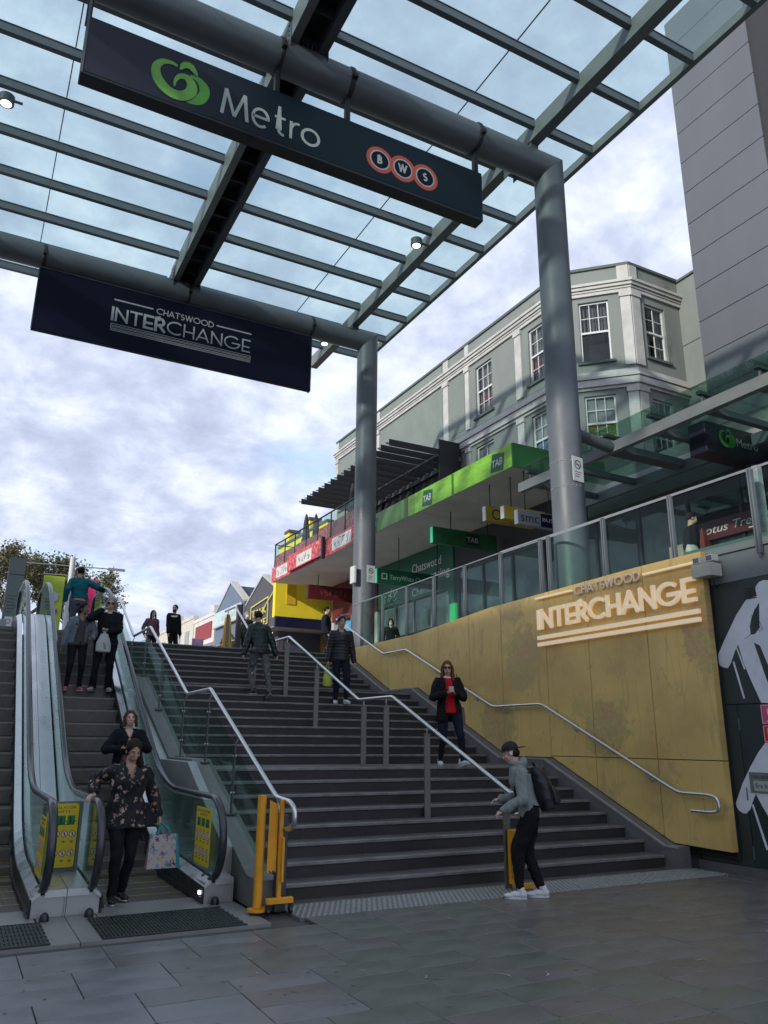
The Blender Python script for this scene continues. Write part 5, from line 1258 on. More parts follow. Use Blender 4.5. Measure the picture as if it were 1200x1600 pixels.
for y in (28.4, 27.0, 25.6, 24.3, 23.1): FW.box(b, AW(y)-.03, AW(y)+.03, 4.15, 6.84, -.02, .05)
obj('mullion', b, mat('shop_mullion', (.2, .22, .21), .4, .4), sf)
LIT = mat('glowing_shop_interior', (.45, .62, .55), .8, 0, .5, 2.5, emit=(.40, .68, .58), estr=1.1)  # the wall itself glows, to brighten the shop inside
b = MB(); FW.box(b, AW(28.4), AW(23.0), 4.16, 6.6, -1.6, -1.5); obj('interior_wall', b, LIT, sf)
b = MB(); FW.box(b, AW(28.4), AW(23.0), 6.75, 6.8, -1.5, -.05); FW.box(b, AW(28.4), AW(23.0), 4.16, 4.2, -1.5, -.05); obj('interior_ceiling', b, mat('shop_inner_white', (.5, .52, .5), .8), sf)
b = MB()
for y in (27.6, 25.8, 24.4): FW.box(b, AW(y), AW(y)+.9, 6.55, 6.62, -1.0, -.9)
obj('light_tube', b, mat('tube_light', (1, 1, 1), .5, emit=(.9, 1., .95), estr=2.2), sf)
for q in range(6):
    b = MB(); y = 28.2-q*.85
    for s_ in range(4): FW.box(b, AW(y), AW(y)+.7, 4.5+.45*s_, 4.52+.45*s_, -1.45, -1.0)
    for s_ in range(14): FW.box(b, AW(y)+.05*s_, AW(y)+.05*s_+.035, 4.52+.45*(s_ % 4), 4.52+.45*(s_ % 4)+rnd.uniform(.1, .3), -1.3, -1.1)
    obj('shelf', b, mat('shelf_stock_%d' % (q % 3), ((.5, .5, .48), (.10, .30, .38), (.45, .12, .14))[q % 3], .6, 0, .5, 12.), sf)
b = MB(); FW.box(b, AW(27.9), AW(27.0), 4.9, 5.9, .015, .02); obj('window_poster', b, mat('poster_teal_print', (.10, .35, .42), .6, 0, .5, 9.), sf)
# red restaurant front beyond
rf_ = thing('red_shopfront', 'dark red shopfront with patterned panels left of the chemist', 'shopfront', (14.9, 31, 4.1))
b = MB(); FW.box(b, AW(33.0), AW(28.5), 6.9, 8.6, .0, .1); obj('sign_wall', b, mat('maroon_wall', (.13, .012, .02), .6, 0, .3, 3.), rf_)
b = MB(); FW.box(b, AW(33.0), AW(28.5), 4.1, 6.88, -.3, -.2); obj('window_wall', b, mat('red_shop_dark', (.06, .02, .022), .35, 0, .6, 3.), rf_)
for i, y in enumerate((32.2, 30.9, 29.6)):
    b = MB(); FW.box(b, AW(y), AW(y)+.55, 4.1, 6.0, .0, .08); obj('patterned_panel', b, RP, rf_)
# dark shopfront between, x=14.9, y 15.2..22.6
ds = thing('betting_shopfront', 'dark glazed betting shop front under the green awning', 'shopfront', (14.9, 19, 4.15))
b = MB(); FW.box(b, AW(22.6), AW(15.2), 7.4, 8.6, .0, .1); obj('bulkhead', b, mat('dark_bulkhead', (.04, .042, .042), .7, 0, .2, 2.), ds)
b = MB(); FW.box(b, AW(22.6), AW(15.2), 4.15, 7.4, .0, .012); obj('window_pane', b, GL_DARK(), ds)
b = MB()
for y in (22.5, 21.0, 19.4, 17.8, 16.3, 15.25): FW.box(b, AW(y)-.04, AW(y)+.04, 4.15, 7.4, -.03, .06)
obj('mullion', b, BLACKM(), ds)
b = MB(); FW.box(b, AW(22.6), AW(15.2), 4.15, 7.4, -2.1, -2.0); obj('interior_wall', b, mat('dim_interior', (.16, .15, .13), .9, 0, .6, 1.8), ds)
b = MB()
for y, z in ((21.6, 5.2), (20.2, 5.1), (18.9, 5.5), (17.2, 5.3)): FW.box(b, AW(y), AW(y)+.5, z, z+.6, -1.9, -1.85)
obj('screen', b, mat('dim_screen', (.2, .28, .3), .4, emit=(.3, .42, .45), estr=.35), ds)

# hanging blade signs under the awning
def blade(x0, x1, y, z0, z1, body_m, end_m, label, th=.16, rods=(), group='signs hanging under the awning'):
    t = thing('hanging_shop_sign', label, 'sign', ((x0+x1)/2, y, z0), group)
    b = MB(); b.bbox(x0, x1, y-th/2, y+th/2, z0, z1, .008); obj('box', b, body_m, t)
    b = MB(); b.box(x0-.012, x0-.001, y-th/2+.01, y+th/2-.01, z0+.01, z1-.01); obj('end_cap', b, end_m, t)
    b = MB()
    for x in rods: b.tube([(x, y, z1), (x, y, 8.62)], .018, 6)
    obj('rod', b, BLACKM(), t)
    return t, Fr((x0, y-th/2, 0), (1, 0, 0), (0, -1, 0))
EC = mat('end_cap_lit_green', (.02, .42, .20), .4, emit=(.02, .45, .22), estr=.25)
t, f = blade(12.2, 14.6, 19.9, 7.52, 8.04, mat('blade_dark_green', (.012, .09, .03), .4, 0, .5, 1.2), EC, 'green hanging sign with a short white word, above the dark shopfront', rods=(12.9, 14.3))
b = MB(); f.box(b, 1.2, 1.72, 7.60, 7.97, .001, .004); obj('logo_panel', b, mat('logo_black_green', (.004, .02, .012), .5), t)
b = MB(); f.text(b, 'TAB', 1.25, 7.69, .24, .0045, .006, width=.42); obj('lettering', b, mat('sign_letter_grey2', (.4, .45, .42), .5), t)
t, f = blade(12.2, 14.7, 23.6, 6.90, 7.42, mat('blade_chemist_green', (.008, .085, .045), .4, 0, .2, 2.), EC, 'green hanging chemist sign in front of the green sign wall', rods=(13.1, 14.7))
b = MB(); f.text(b, 'TerryWhite Chemmart', .50, 7.07, .24, .001, .004, width=1.9); f.stroke(b, [(.20, 7.07), (.38, 7.07), (.38, 7.25), (.20, 7.25)], .035, .001, .004, closed=True); obj('lettering', b, mat('sign_letter_grey2', (.4, .45, .42), .5), t)
t, f = blade(12.2, 13.9, 17.1, 7.53, 7.96, mat('blade_mustard', (.33, .23, .015), .5, 0, .2, 2.), WHITE(), 'mustard yellow hanging sign with a large dark C, left of the grey company sign', rods=(12.4,))
b = MB(); f.ring(b, .36, 7.745, .11, .155, .001, .004, 24, 40, 320); obj('lettering', b, BLACKM(), t)
t, f = blade(12.2, 13.6, 16.27, 7.39, 7.76, mat('blade_mustard_plain', (.40, .30, .02), .5, 0, .2, 2.), WHITE(), 'small plain mustard hanging sign between the C sign and the grey company sign', rods=(12.5,))
t, f = blade(12.2, 14.4, 15.68, 7.10, 7.50, mat('blade_grey', (.22, .22, .235), .5, 0, .1, 2.), WHITE(), 'grey and navy hanging company sign beside the near column', rods=(12.5, 13.3))
b = MB(); f.text(b, 'smc', .09, 7.19, .36, .001, .004, width=.58); obj('lettering', b, BLACKM(), t)
b = MB(); f.box(b, .74, 2.18, 7.12, 7.48, .001, .003); obj('navy_panel', b, NAVY(), t)
b = MB(); f.text(b, 'BUSINESS', .80, 7.27, .14, .0035, .0045, width=.9); obj('lettering', b, mat('sign_letter_grey2', (.4, .45, .42), .5), t)
t, f = blade(12.7, 15.1, 31.0, 7.55, 8.15, mat('blade_maroon', (.09, .008, .014), .5, 0, .3, 3.), mat('maroon_end', (.05, .01, .01), .5), 'dark maroon hanging restaurant sign in front of the yellow wall', rods=(13.2, 14.6))
b = MB(); scribble(f, b, .5, 1.9, 7.72, 8.0, .001, 6, 21, .02); obj('brush_lettering', b, mat('faded_red_ink', (.28, .08, .08), .6), t)

# ------------------------------------------------------------------ small glass canopy on the right
rc = thing('terrace_canopy', 'steel framed glass canopy running right from the near column over the terrace walkway', 'canopy', (11.3, 10, 7.5))
b = MB(); b.box(11.22, 11.36, 3.0, 14.3, 7.43, 7.65); obj('edge_beam', b, mat('terrace_beam_paint', (.15, .165, .165), .5, 0, .12, 3.), rc)
b = MB(); b.box(13.3, 13.42, 3.0, 14.9, 7.38, 7.62); obj('inner_beam', b, STEEL(), rc)
b = MB(); b.tube([(10.3, PY1, 7.66), (11.2, PY1, 7.54)], .12, 16); obj('stub_tube', b, STEEL_D(), rc, smooth=40)
for i, y in enumerate([13.9, 12.6, 11.3, 10.1, 8.9, 7.7, 6.4, 5.1]):
    wd = .16 if i in (2, 5) else .07
    b = MB(); b.box(11.362, 13.298, y-wd, y+wd, 7.48, 7.60 if wd < .1 else 7.64); obj('rafter', b, STEEL_D(), rc)
    b = MB(); b.box(11.18, 11.60, y-.05, y+.05, 7.80, 7.86); b.box(11.27, 11.31, y-.02, y+.02, 7.65, 7.80); obj('glass_support', b, STEEL_D(), rc)
    if i < 7:
        b = MB(); b.box(11.0, 13.6, y-1.28, y-.01, 7.875, 7.889); obj('glass_pane', b, glass('terrace_canopy_glass', (.62, .76, .70), frost=.05, frost_col=(.3, .4, .36), refl=1.2), rc)
for x, y in ((13.36, 14.4), (13.36, 9.6), (13.36, 5.5)):
    b = MB(); b.box(x-.06, x+.06, y-.06, y+.06, 4.15, 7.38); obj('post', b, STEEL_D(), rc)
t = thing('small_supermarket_sign', 'dark hanging box with dim green apple logo under the right terrace canopy', 'sign', (13, 9.5, 7.1))
b = MB(); b.bbox(11.95, 14.6, 9.45, 9.85, 7.02, 7.66, .01); obj('cabinet', b, mat('sign_cabinet_navy', (.006, .008, .02), .4, 0, .2, 4.), t)
F3 = Fr((11.95, 9.44, 0), (1, 0, 0), (0, -1, 0))
G3 = mat('dim_apple_green', (.02, .17, .02), .5); apple(F3, .62, 7.38, .34, .001, t, G3, G3, dark=False)
b = MB(); F3.text(b, 'Metro', .87, 7.27, .25, .001, .004, width=.62); obj('lettering', b, mat('dim_letter', (.22, .22, .25), .5), t)
# right terrace shops
rs = thing('massage_shopfront', 'dim glazed shops behind the terrace rail, with a maroon Thai massage sign', 'shopfront', (14, 9, 4.15))
b = MB(); b.box(13.9, 17.4, 3.0, 15.05, 7.6, 8.3); obj('roof_slab', b, mat('terrace_slab', (.20, .22, .215), .7, 0, .1, 2.), rs)
b = MB(); b.box(13.9, 17.4, 3.0, 15.05, 7.3, 7.597); obj('bulkhead', b, mat('terrace_bulkhead', (.08, .10, .09), .7, 0, .2, 2.), rs)
FT = Fr((14.3, 15.0, 0), (0, -1, 0), (-1, 0, 0))
b = MB(); FT.box(b, 0, 12, 4.15, 7.3, 0, .012); obj('window_pane', b, GL_DARK(), rs)
b = MB()
for a in (0, 1.5, 3.0, 4.4, 5.9, 7.4, 9): FT.box(b, a-.04, a+.04, 4.15, 7.3, -.03, .05)
obj('mullion', b, BLACKM(), rs)
b = MB(); FT.box(b, 0, 12, 4.15, 7.3, -2.2, -2.1); obj('interior_wall', b, mat('dim_interior2', (.13, .13, .12), .9, 0, .6, 1.5), rs)
b = MB(); FT.box(b, 2.6, 3.0, 4.15, 6.0, .05, .3); obj('cream_pier', b, mat('cream_pier', (.3, .28, .22), .6), rs)
b = MB(); FT.box(b, 3.2, 3.55, 4.15, 6.2, .05, .25); obj('red_panel', b, mat('dull_red_panel', (.16, .03, .025), .6), rs)
b = MB(); FT.box(b, 3.2, 7.0, 5.98, 6.40, .05, .13); sgm = obj('sign_board', b, mat('maroon_sign', (.085, .012, .02), .5, 0, .15, 2.), rs)
b = MB(); FT.text(b, 'Lotus Tree Thai Massage', 3.35, 6.11, .26, .132, .137, width=3.4, italic=.25); FT.box(b, 4.6, 6.6, 6.02, 6.045, .132, .135); obj('lettering', b, mat('sign_letter_pale', (.6, .58, .55), .5), rs)
b = MB(); b.bbox(12.9, 13.9, 9.6, 9.72, 4.2, 5.2, .02); single('red_banner_board', b, mat('orange_red_board', (.33, .06, .03), .6, 0, .2, 3.), 'orange red board standing on the terrace behind the person in black', 'board')
t = thing('concrete_post', 'pale weathered concrete post at the right edge behind the terrace rail', 'post', (9.8, 7.0, 4.3))
b = MB(); b.bbox(9.74, 9.86, 6.9, 7.0, 4.2, 5.55, .01); obj('post', b, mat('weathered_concrete', (.30, .31, .31), .8, 0, .35, 9., .2, 40), t)
t = thing('cafe_table', 'small round cafe table on the terrace between the near column and the rail posts', 'table', (12.2, 11, 4.15))
b = MB(); b.tube([(12.2, 11, 4.88), (12.2, 11, 4.92)], .38, 20); obj('tabletop', b, mat('table_top_pale', (.45, .42, .36), .5), t)
b = MB(); b.tube([(12.2, 11, 4.15), (12.2, 11, 4.88)], .03, 8); b.tube([(12.2, 11, 4.15), (12.2, 11, 4.18)], .2, 12); obj('leg', b, BLACKM(), t)

# ------------------------------------------------------------------ background street
YB_ = mat('bright_yellow_render', (.90, .72, .03), .7, 0, .08, 2., .03, 20, wear=((.6, .45, .05), 4., .7))
yb = thing('yellow_building', 'bright yellow rendered building with dark blue fascia beyond the red awning', 'building', (14, 35, 4))
b = MB(); b.box(12.35, 15.3, 34.0, 34.3, 7.12, 9.0); b.box(15.0, 19, 34.31, 41, 6.8, 12.1); obj('wall', b, YB_, yb)
b = MB(); b.box(12.9, 13.35, 33.96, 33.998, 7.75, 8.75); obj('window_recess', b, mat('yellow_recess', (.7, .45, .02), .7), yb)
b = MB(); b.box(14.93, 19, 34.25, 41.05, 12.103, 12.22); obj('coping', b, mat('grey_coping', (.09, .09, .09), .7), yb)
for x, y in ((15.0, 39.5), (15.0, 36.6)):
    b = MB(); b.box(x, x+.6, y, y+.6, 12.22, 12.75); o_ = obj('chimney', b, YB_, yb)
    b = MB(); b.box(x-.06, x+.66, y-.06, y+.66, 12.75, 12.9); obj('cap', b, mat('grey_coping', (.09, .09, .09), .7), o_)
b = MB(); b.box(12.3, 15.4, 33.7, 33.9, 6.66, 7.115); obj('fascia', b, mat('dark_blue_fascia', (.003, .005, .035), .5, 0, .1, 3.), yb)
b = MB(); b.box(12.35, 19, 33.92, 44, 6.66, 6.70); obj('awning_soffit', b, mat('soffit_grey2', (.32, .31, .29), .8), yb)
b = MB(); b.box(15.2, 15.3, 34, 44, 4, 6.65); b.box(15.3, 19, 43.8, 44, 4, 6.65); obj('shop_wall', b, mat('far_shop_wall', (.28, .16, .05), .8, 0, .6, 1.5), yb)
for i in range(4):
    b = MB(); b.tube([(13+i*.9, 36+i*.7, 6.645), (13+i*.9, 36+i*.7, 6.66)], .09, 10); obj('downlight', b, LAMP, yb)
# dark grey gable shop
def gable(name, label, X, y0, y1, zw, za, m_, m_side, cat='building', depth=8., zb=4.):
    t = thing(name, label, cat, (X, (y0+y1)/2, 4))
    ym = (y0+y1)/2
    b = MB(); b.prism([(X, y0, zb), (X, y0, zw), (X, ym, za), (X, y1, zw), (X, y1, zb)], (.3, 0, 0), None); obj('front_wall', b, m_, t)
    b = MB(); b.prism([(X+.3, y0+.02, zb), (X+.3, y0+.02, zw-.1), (X+.3, ym, za-.1), (X+.3, y1-.02, zw-.1), (X+.3, y1-.02, zb)], (depth, 0, 0), None); obj('side_wall', b, m_side, t)
    b = MB(); b.prism([(X-.05, y0-.08, zw-.02), (X-.05, ym, za+.02), (X-.05, y1+.08, zw-.02), (X-.05, y1+.08, zw+.08), (X-.05, ym, za+.14), (X-.05, y0-.08, zw+.08)], (.4, 0, 0), None); obj('gable_trim', b, mat('gable_trim_pale', (.45, .45, .43), .6), t)
    return t
DG = mat('charcoal_brick_paint', (.085, .085, .10), .8, 0, .15, 3., .1, 20)
t = gable('dark_gable_shop', 'charcoal gabled shop with yellow outlined lettering boards', 13.0, 35.2, 40.2, 8.55, 9.72, DG, mat('charcoal_side', (.06, .07, .10), .8))
FB = Fr((13.0, 40.2, 0), (0, -1, 0), (-1, 0, 0)); BB = lambda y: 40.2-y
b = MB(); FB.stroke(b, [(BB(39.2), 7.0), (BB(36.6), 7.2), (BB(36.6), 8.5), (BB(39.2), 8.3)], .06, .05, .09, closed=True)
FB.text(b, 'TALK', BB(39.0), 7.75, .5, .05, .09, width=2.2); FB.text(b, 'CARE', BB(39.0), 7.15, .5, .05, .09, width=2.2); FB.stroke(b, [(BB(40.1), 6.6), (BB(35.3), 8.9)], .06, .06, .1)
obj('yellow_lettering', b, mat('lettering_yellow', (.7, .6, .15), .5), t)
b = MB()
for i in range(9): FB.box(b, .02, 4.98, 4.8+i*.42, 4.815+i*.42, .0, .004)
obj('wall_joint', b, BLACKM(), t)
BGm = mat('blue_grey_render', (.14, .18, .25), .7, 0, .1, 2.)
t = gable('blue_gable_shop', 'blue grey gabled shop with a pale glassy sign band', 13.0, 40.6, 45.8, 8.9, 10.3, BGm, mat('navy_side', (.03, .045, .075), .8))
F5 = Fr((13.0, 45.8, 0), (0, -1, 0), (-1, 0, 0))
b = MB(); F5.box(b, .1, 5.1, 8.05, 8.85, .1, .16); sb = obj('sign_band', b, mat('pale_sign_band', (.48, .60, .60), .4, 0, .15, 2.), t)
b = MB(); F5.text(b, 'auto salon', 1.6, 8.28, .5, .162, .18, width=3.2); obj('lettering', b, mat('sign_letter_pale', (.6, .58, .55), .5), t)
b = MB(); F5.box(b, .0, 5.2, 7.95, 8.04, .05, .2); obj('band_trim', b, mat('gable_trim_pale', (.45, .45, .43), .6), t)
b = MB(); F5.stroke(b, arc(2.6, 6.2, 1.6, 1.2, 0, 180, 14), .12, .02, .08); obj('arch_trim', b, BLACKM(), t)
# white parapet shops further left
WS = mat('white_render', (.62, .60, .56), .8, 0, .1, 2.)
t = thing('white_shop', 'white rendered parapet shop with sloping pale awning left of the gabled shops', 'building', (13, 50, 4))
b = MB(); b.box(13.0, 20, 46.1, 50.8, 4, 8.9); b.box(12.95, 13.3, 46.05, 50.85, 8.9, 9.1); b.box(12.9, 13.4, 46.1, 46.5, 9.1, 9.5); obj('wall', b, WS, t)
b = MB(); b.prism([(13.0, 46.1, 7.3), (10.5, 46.1, 6.3), (10.5, 46.1, 6.15), (13.0, 46.1, 7.1)], (0, 7.5, 0), None); obj('awning', b, mat('pale_awning', (.6, .6, .6), .6, 0, .1, 2.), t)
b = MB(); b.box(12.96, 12.99, 46.6, 50.3, 7.6, 8.6); obj('red_sign', b, mat('dull_red_sign', (.25, .03, .03), .6), t)
t = thing('cream_shop', 'cream parapet shops with a low pediment at the far left end of the row', 'building', (13, 58, 4))
b = MB(); b.box(13.0, 20, 51.0, 64, 4, 9.3); b.box(12.95, 13.3, 51, 64, 9.3, 9.5); b.box(12.9, 13.4, 55.5, 57.5, 9.5, 10.1); obj('wall', b, mat('cream_render', (.55, .52, .43), .8, 0, .12, 2.), t)
b = MB()
for i in range(5): b.box(12.96, 12.998, 52+i*2.3, 53.0+i*2.3, 7.2, 8.6)
obj('window', b, mat('far_window', (.25, .28, .3), .3), t)
b = MB(); b.prism([(13.0, 51, 7.0), (10.8, 51, 6.2), (10.8, 51, 6.05), (13.0, 51, 6.8)], (0, 13, 0), None); obj('awning', b, mat('pale_awning', (.6, .6, .6), .6, 0, .1, 2.), t)
# street furniture on the upper plaza
b = MB(); b.prism([(7.04, 24.0, 4.0), (7.40, 24.0, 4.0), (7.28, 24.0, 5.38), (7.12, 24.0, 5.38)], (0, .12, 0), None)
single('orange_board', b, mat('orange_yellow_board', (.75, .38, .02), .6, 0, .1, 4.), 'tall tapering orange yellow board at the top of the stairs by the dark post', 'sign')
b = MB(); b.bbox(7.36, 7.5, 23.6, 23.74, 4.0, 5.75, .01); single('dark_post', b, mat('brown_black_post', (.05, .045, .04), .6), 'dark square post just right of the orange board', 'post')
b = MB(); b.bbox(6.62, 7.0, 26.0, 26.05, 4.0, 4.9, .01); single('pink_poster', b, mat('pink_lilac_poster', (.6, .35, .55), .6, 0, .4, 4.), 'pink and lilac poster board left of the orange board', 'poster')
t = thing('sandwich_board', 'metal framed bright blue advertising board at the right of the stair head', 'sign', (10.5, 22.5, 4))
b = MB(); b.box(9.9, 9.94, 21.6, 21.64, 4.0, 5.35); b.box(10.33, 10.37, 21.6, 21.64, 4.0, 5.45); b.prism([(9.9, 21.6, 5.31), (10.37, 21.6, 5.42), (10.37, 21.6, 5.46), (9.9, 21.6, 5.35)], (0, .04, 0), None); obj('frame', b, INOX(), t)
b = MB(); b.box(9.945, 10.325, 21.61, 21.63, 4.5, 5.2); obj('panel', b, mat('cyan_panel', (.10, .45, .70), .5, 0, .3, 3., emit=(.1, .5, .8), estr=.15), t)
b = MB(); fr = Fr((9.945, 21.61, 0), (1, 0, 0), (0, -1, 0)); fr.box(b, .1, .28, 4.95, 5.08, .001, .004); fr.box(b, .12, .26, 4.72, 4.86, .001, .004); obj('print', b, WHITE(), t)
# totem, banner pole
t = thing('info_totem', 'tall grey green information totem at the head of the left escalator', 'sign', (1.1, 24, 4))
fr = Fr((.78, 23.8, 0), (1, 0, 0), (0, -1, 0))
TM_ = mat('totem_grey_green', (.15, .19, .17), .5, 0, .12, 3.)
b = MB(); fr.box(b, .0, .42, 4.0, 6.05, -.2, 0); fr.box(b, .0, .42, 6.07, 6.55, -.2, 0); obj('body', b, TM_, t)
b = MB()
for i in range(6): fr.box(b, .05, .30-.03*(i % 3), 5.45-.09*i, 5.47-.09*i, .001, .003)
fr.ring(b, .16, 4.75, .05, .065, .003, .005, 20)
obj('printing', b, mat('sign_ink', (.05, .05, .055), .6), t)
b = MB(); fr.box(b, .07, .27, 4.55, 4.88, .0005, .002); obj('sticker', b, WHITE(), t)
t = thing('banner_pole', 'white street pole with a long cross bar and two lime green banners', 'pole', (3.05, 30, 4))
b = MB(); b.tube([(3.05, 30, 4), (3.05, 30, 8.0)], .10, 14); b.ell((3.05, 30, 8.0), (.1, .1, .06)); obj('pole', b, mat('pole_white', (.6, .61, .62), .4, 0, .05, 4.), t, smooth=40)
b = MB(); b.tube([(1.2, 30, 7.66), (4.3, 30, 7.74)], .022, 6); b.box(4.3, 4.9, 29.95, 30.05, 7.70, 7.78); b.tube([(2.1, 29.98, 7.33), (2.98, 29.98, 7.35)], .02, 6); obj('arm', b, mat('arm_grey', (.3, .3, .31), .4), t)
LIME = mat('banner_lime', (.42, .55, .06), .7, 0, .15, 3.)
for (x0, x1, z0, z1) in ((2.14, 2.86, 5.3, 7.28), (3.6, 4.2, 5.6, 6.6)):
    b = MB(); nn = 10
    for i in range(nn):
        za, zc_ = z0+(z1-z0)*i/nn, z0+(z1-z0)*(i+1)/nn
        ya, yc_ = 29.97+.03*math.sin(za*5), 29.97+.03*math.sin(zc_*5)
        b.add([(x0, ya, za), (x1, ya+.02, za), (x1, yc_+.02, zc_), (x0, yc_, zc_), (x0, ya+.01, za), (x1, ya+.03, za), (x1, yc_+.03, zc_), (x0, yc_+.01, zc_)], [(0, 1, 2, 3), (7, 6, 5, 4)])
    bn = obj('banner', b, LIME, t)
    fr = Fr((x0, 29.93, 0), (1, 0, 0), (0, -1, 0)); pb = MB(); q = random.Random(3)
    for i in range(16): fr.disc(pb, q.uniform(.15, x1-x0-.12), q.uniform(z0+.2, z1-.7), q.uniform(.03, .09), .001, .003+.0002*i, 10)
    obj('print', pb, mat('banner_print', (.25, .12, .28), .7, 0, .6, 9.), bn)
    pb = MB(); fr.disc(pb, (x1-x0)*.5, z1-.75, .2, .006, .0075, 20); obj('print', pb, mat('banner_disc', (.45, .48, .62), .7, 0, .3, 9.), bn)
b = MB(); b.bbox(3.35, 3.95, 29.88, 29.93, 6.0, 7.25, .01); single('pink_banner', b, mat('hot_pink', (.75, .03, .16), .6, 0, .25, 3.), 'hot pink banner right of the white pole behind the person in teal', 'banner')
# gate glass at escalator head
b = MB(); b.box(-.4, .80, 20.9, 20.92, 4.03, 4.42); single('plaza_notice', b, mat('pale_lilac_notice', (.5, .48, .58), .6, 0, .2, 4.), 'pale lilac notice board at the head of the left escalator under the totem', 'notice')

# ------------------------------------------------------------------ tree beyond the escalators
def tree(x, y, z0, H, Rr, label, seed, nleaf=9000, group=None):
    r_ = random.Random(seed); t = thing('street_tree', label, 'tree', (x, y, z0), group)
    b = MB(); tips = []
    def limb(p, d, L, r0_, dep):
        q = p; pts = [p]; n = 4
        for i in range(n):
            d = (d+Vector((r_.uniform(-.25, .25), r_.uniform(-.25, .25), r_.uniform(-.05, .18)))).normalized(); q = q+d*L/n; pts.append(q)
        b.tube([tuple(v) for v in pts], [r0_*(1-.14*i) for i in range(n+1)], 6)
        if dep == 0: tips.extend(pts[1:]); return
        for k in range(3 if dep > 1 else 4):
            nd = (d+Vector((r_.uniform(-.9, .9), r_.uniform(-.9, .9), r_.uniform(-.2, .6)))).normalized(); limb(pts[-1-(k % 2)], nd, L*.68, r0_*.55, dep-1)
    limb(Vector((x, y, z0)), Vector((0, 0, 1)), H*.42, .16, 0)
    base = Vector((x, y, z0+H*.40)); tips.clear()
    for k in range(7):
        a = 2*math.pi*k/7+r_.random(); limb(base, Vector((math.cos(a)*.9, math.sin(a)*.9, r_.uniform(.35, 1.0))).normalized(), Rr*.55, .085, 3)
    obj('trunk', b, mat('bark_brown', (.10, .08, .065), .9, 0, .3, 8., .3, 30), t)
    ms = [mat('leaf_olive', (.12, .14, .055), .7, 0, .3, 3.), mat('leaf_rust', (.20, .16, .08), .7, 0, .3, 3.), mat('leaf_pale', (.16, .165, .09), .7, 0, .3, 3.)]
    lf = MB()
    for i in range(nleaf):
        p = tips[r_.randrange(len(tips))]; c = p+Vector((r_.gauss(0, .16), r_.gauss(0, .16), r_.gauss(0, .14)))
        s_ = r_.uniform(.045, .095); u = Vector((r_.gauss(0, 1), r_.gauss(0, 1), r_.gauss(0, .6))).normalized(); v = u.cross(Vector((r_.gauss(0, 1), r_.gauss(0, 1), r_.gauss(0, 1)))).normalized()
        lf.cur = 0 if r_.random() < .5 else (1 if r_.random() < .55 else 2)
        lf.add([c-u*s_, c+v*s_*.5, c+u*s_, c-v*s_*.5], [(0, 1, 2, 3)])
    obj('crown', lf, ms, t)
    return t
tree(1.6, 37, 3.9, 6.2, 2.9, 'thin leaved olive brown street tree behind the totem and lime banner', 5, 12000, 'street trees beyond the escalators')
tree(4.4, 39, 3.9, 5.6, 2.7, 'sparse rusty street tree to the right, behind the grey haired person', 9, 8000, 'street trees beyond the escalators')
tree(-.6, 44, 3.9, 6.0, 2.6, 'farther street tree at the left edge of the picture', 12, 7000, 'street trees beyond the escalators')

# unseen wall added on the left to shade the stairs
b = MB(); b.box(-20, -12, -25, 26, -.5, 13.2); struct('unseen_shade_wall', b, mat('shade_wall_pale', (.7, .7, .68), .8, 0, .1, 1.))
# ------------------------------------------------------------------ people
def remesh(mb, vox, smooth_it=2, name='m'):
    me = bpy.data.meshes.new(name); me.from_pydata(mb.v, [], mb.f); me.update()
    o = bpy.data.objects.new('tmp', me); col.objects.link(o)
    md = o.modifiers.new('r', 'REMESH'); md.mode = 'VOXEL'; md.voxel_size = vox; md.adaptivity = 0
    if smooth_it: sm = o.modifiers.new('s', 'SMOOTH'); sm.factor = .5; sm.iterations = smooth_it
    dg = bpy.context.evaluated_depsgraph_get(); ev = o.evaluated_get(dg); out = bpy.data.meshes.new_from_object(ev, depsgraph=dg)
    bpy.data.objects.remove(o); bpy.data.meshes.remove(me)
    out.polygons.foreach_set('use_smooth', [True]*len(out.polygons)); out.name = name
    return out
def displace(me, fn):
    n = len(me.vertices); co = np.zeros(n*3); me.vertices.foreach_get('co', co); co = co.reshape(-1, 3)
    no = np.zeros(n*3); me.vertex_normals.foreach_get('vector', no); no = no.reshape(-1, 3)
    co = co+no*fn(co)[:, None]; me.vertices.foreach_set('co', co.ravel()); me.update()
def cull(me, fn):
    """drop faces whose centre satisfies fn"""
    import bmesh
    bm = bmesh.new(); bm.from_mesh(me); n = [f for f in bm.faces if fn(f.calc_center_median())]
    bmesh.ops.delete(bm, geom=n, context='FACES'); bm.to_mesh(me); bm.free(); me.update()
def folds(seed, amp=.006, f=1.):
    r_ = np.random.RandomState(seed); K = [(r_.normal(0, 1, 3)*np.array([16, 16, 9])*f*(1+.6*i), r_.uniform(0, 6)) for i in range(7)]
    def fn(co):
        s = np.zeros(len(co))
        for i, (k, ph) in enumerate(K): s += np.sin(co@k+ph+1.2*np.sin(co@(K[(i+1) % 7][0]*.5)))/(1+.5*i)
        return amp*s/2.6
    return fn
def cap2(b, p, q, r0_, r1_, n=10, flat=None):
    """tapered capsule"""
    p = Vector(p); q = Vector(q); d = q-p; L = max(d.length, 1e-5); d = d/L
    pts = []; rs = []
    for a in (-90, -60, -30): pts.append(p+d*r0_*math.sin(R(a))); rs.append(max(.0008, r0_*math.cos(R(a))))
    pts.append(p); rs.append(r0_); pts.append(q); rs.append(r1_)
    for a in (30, 60, 90): pts.append(q+d*r1_*math.sin(R(a))); rs.append(max(.0008, r1_*math.cos(R(a))))
    b.tube([tuple(x) for x in pts], rs, n)
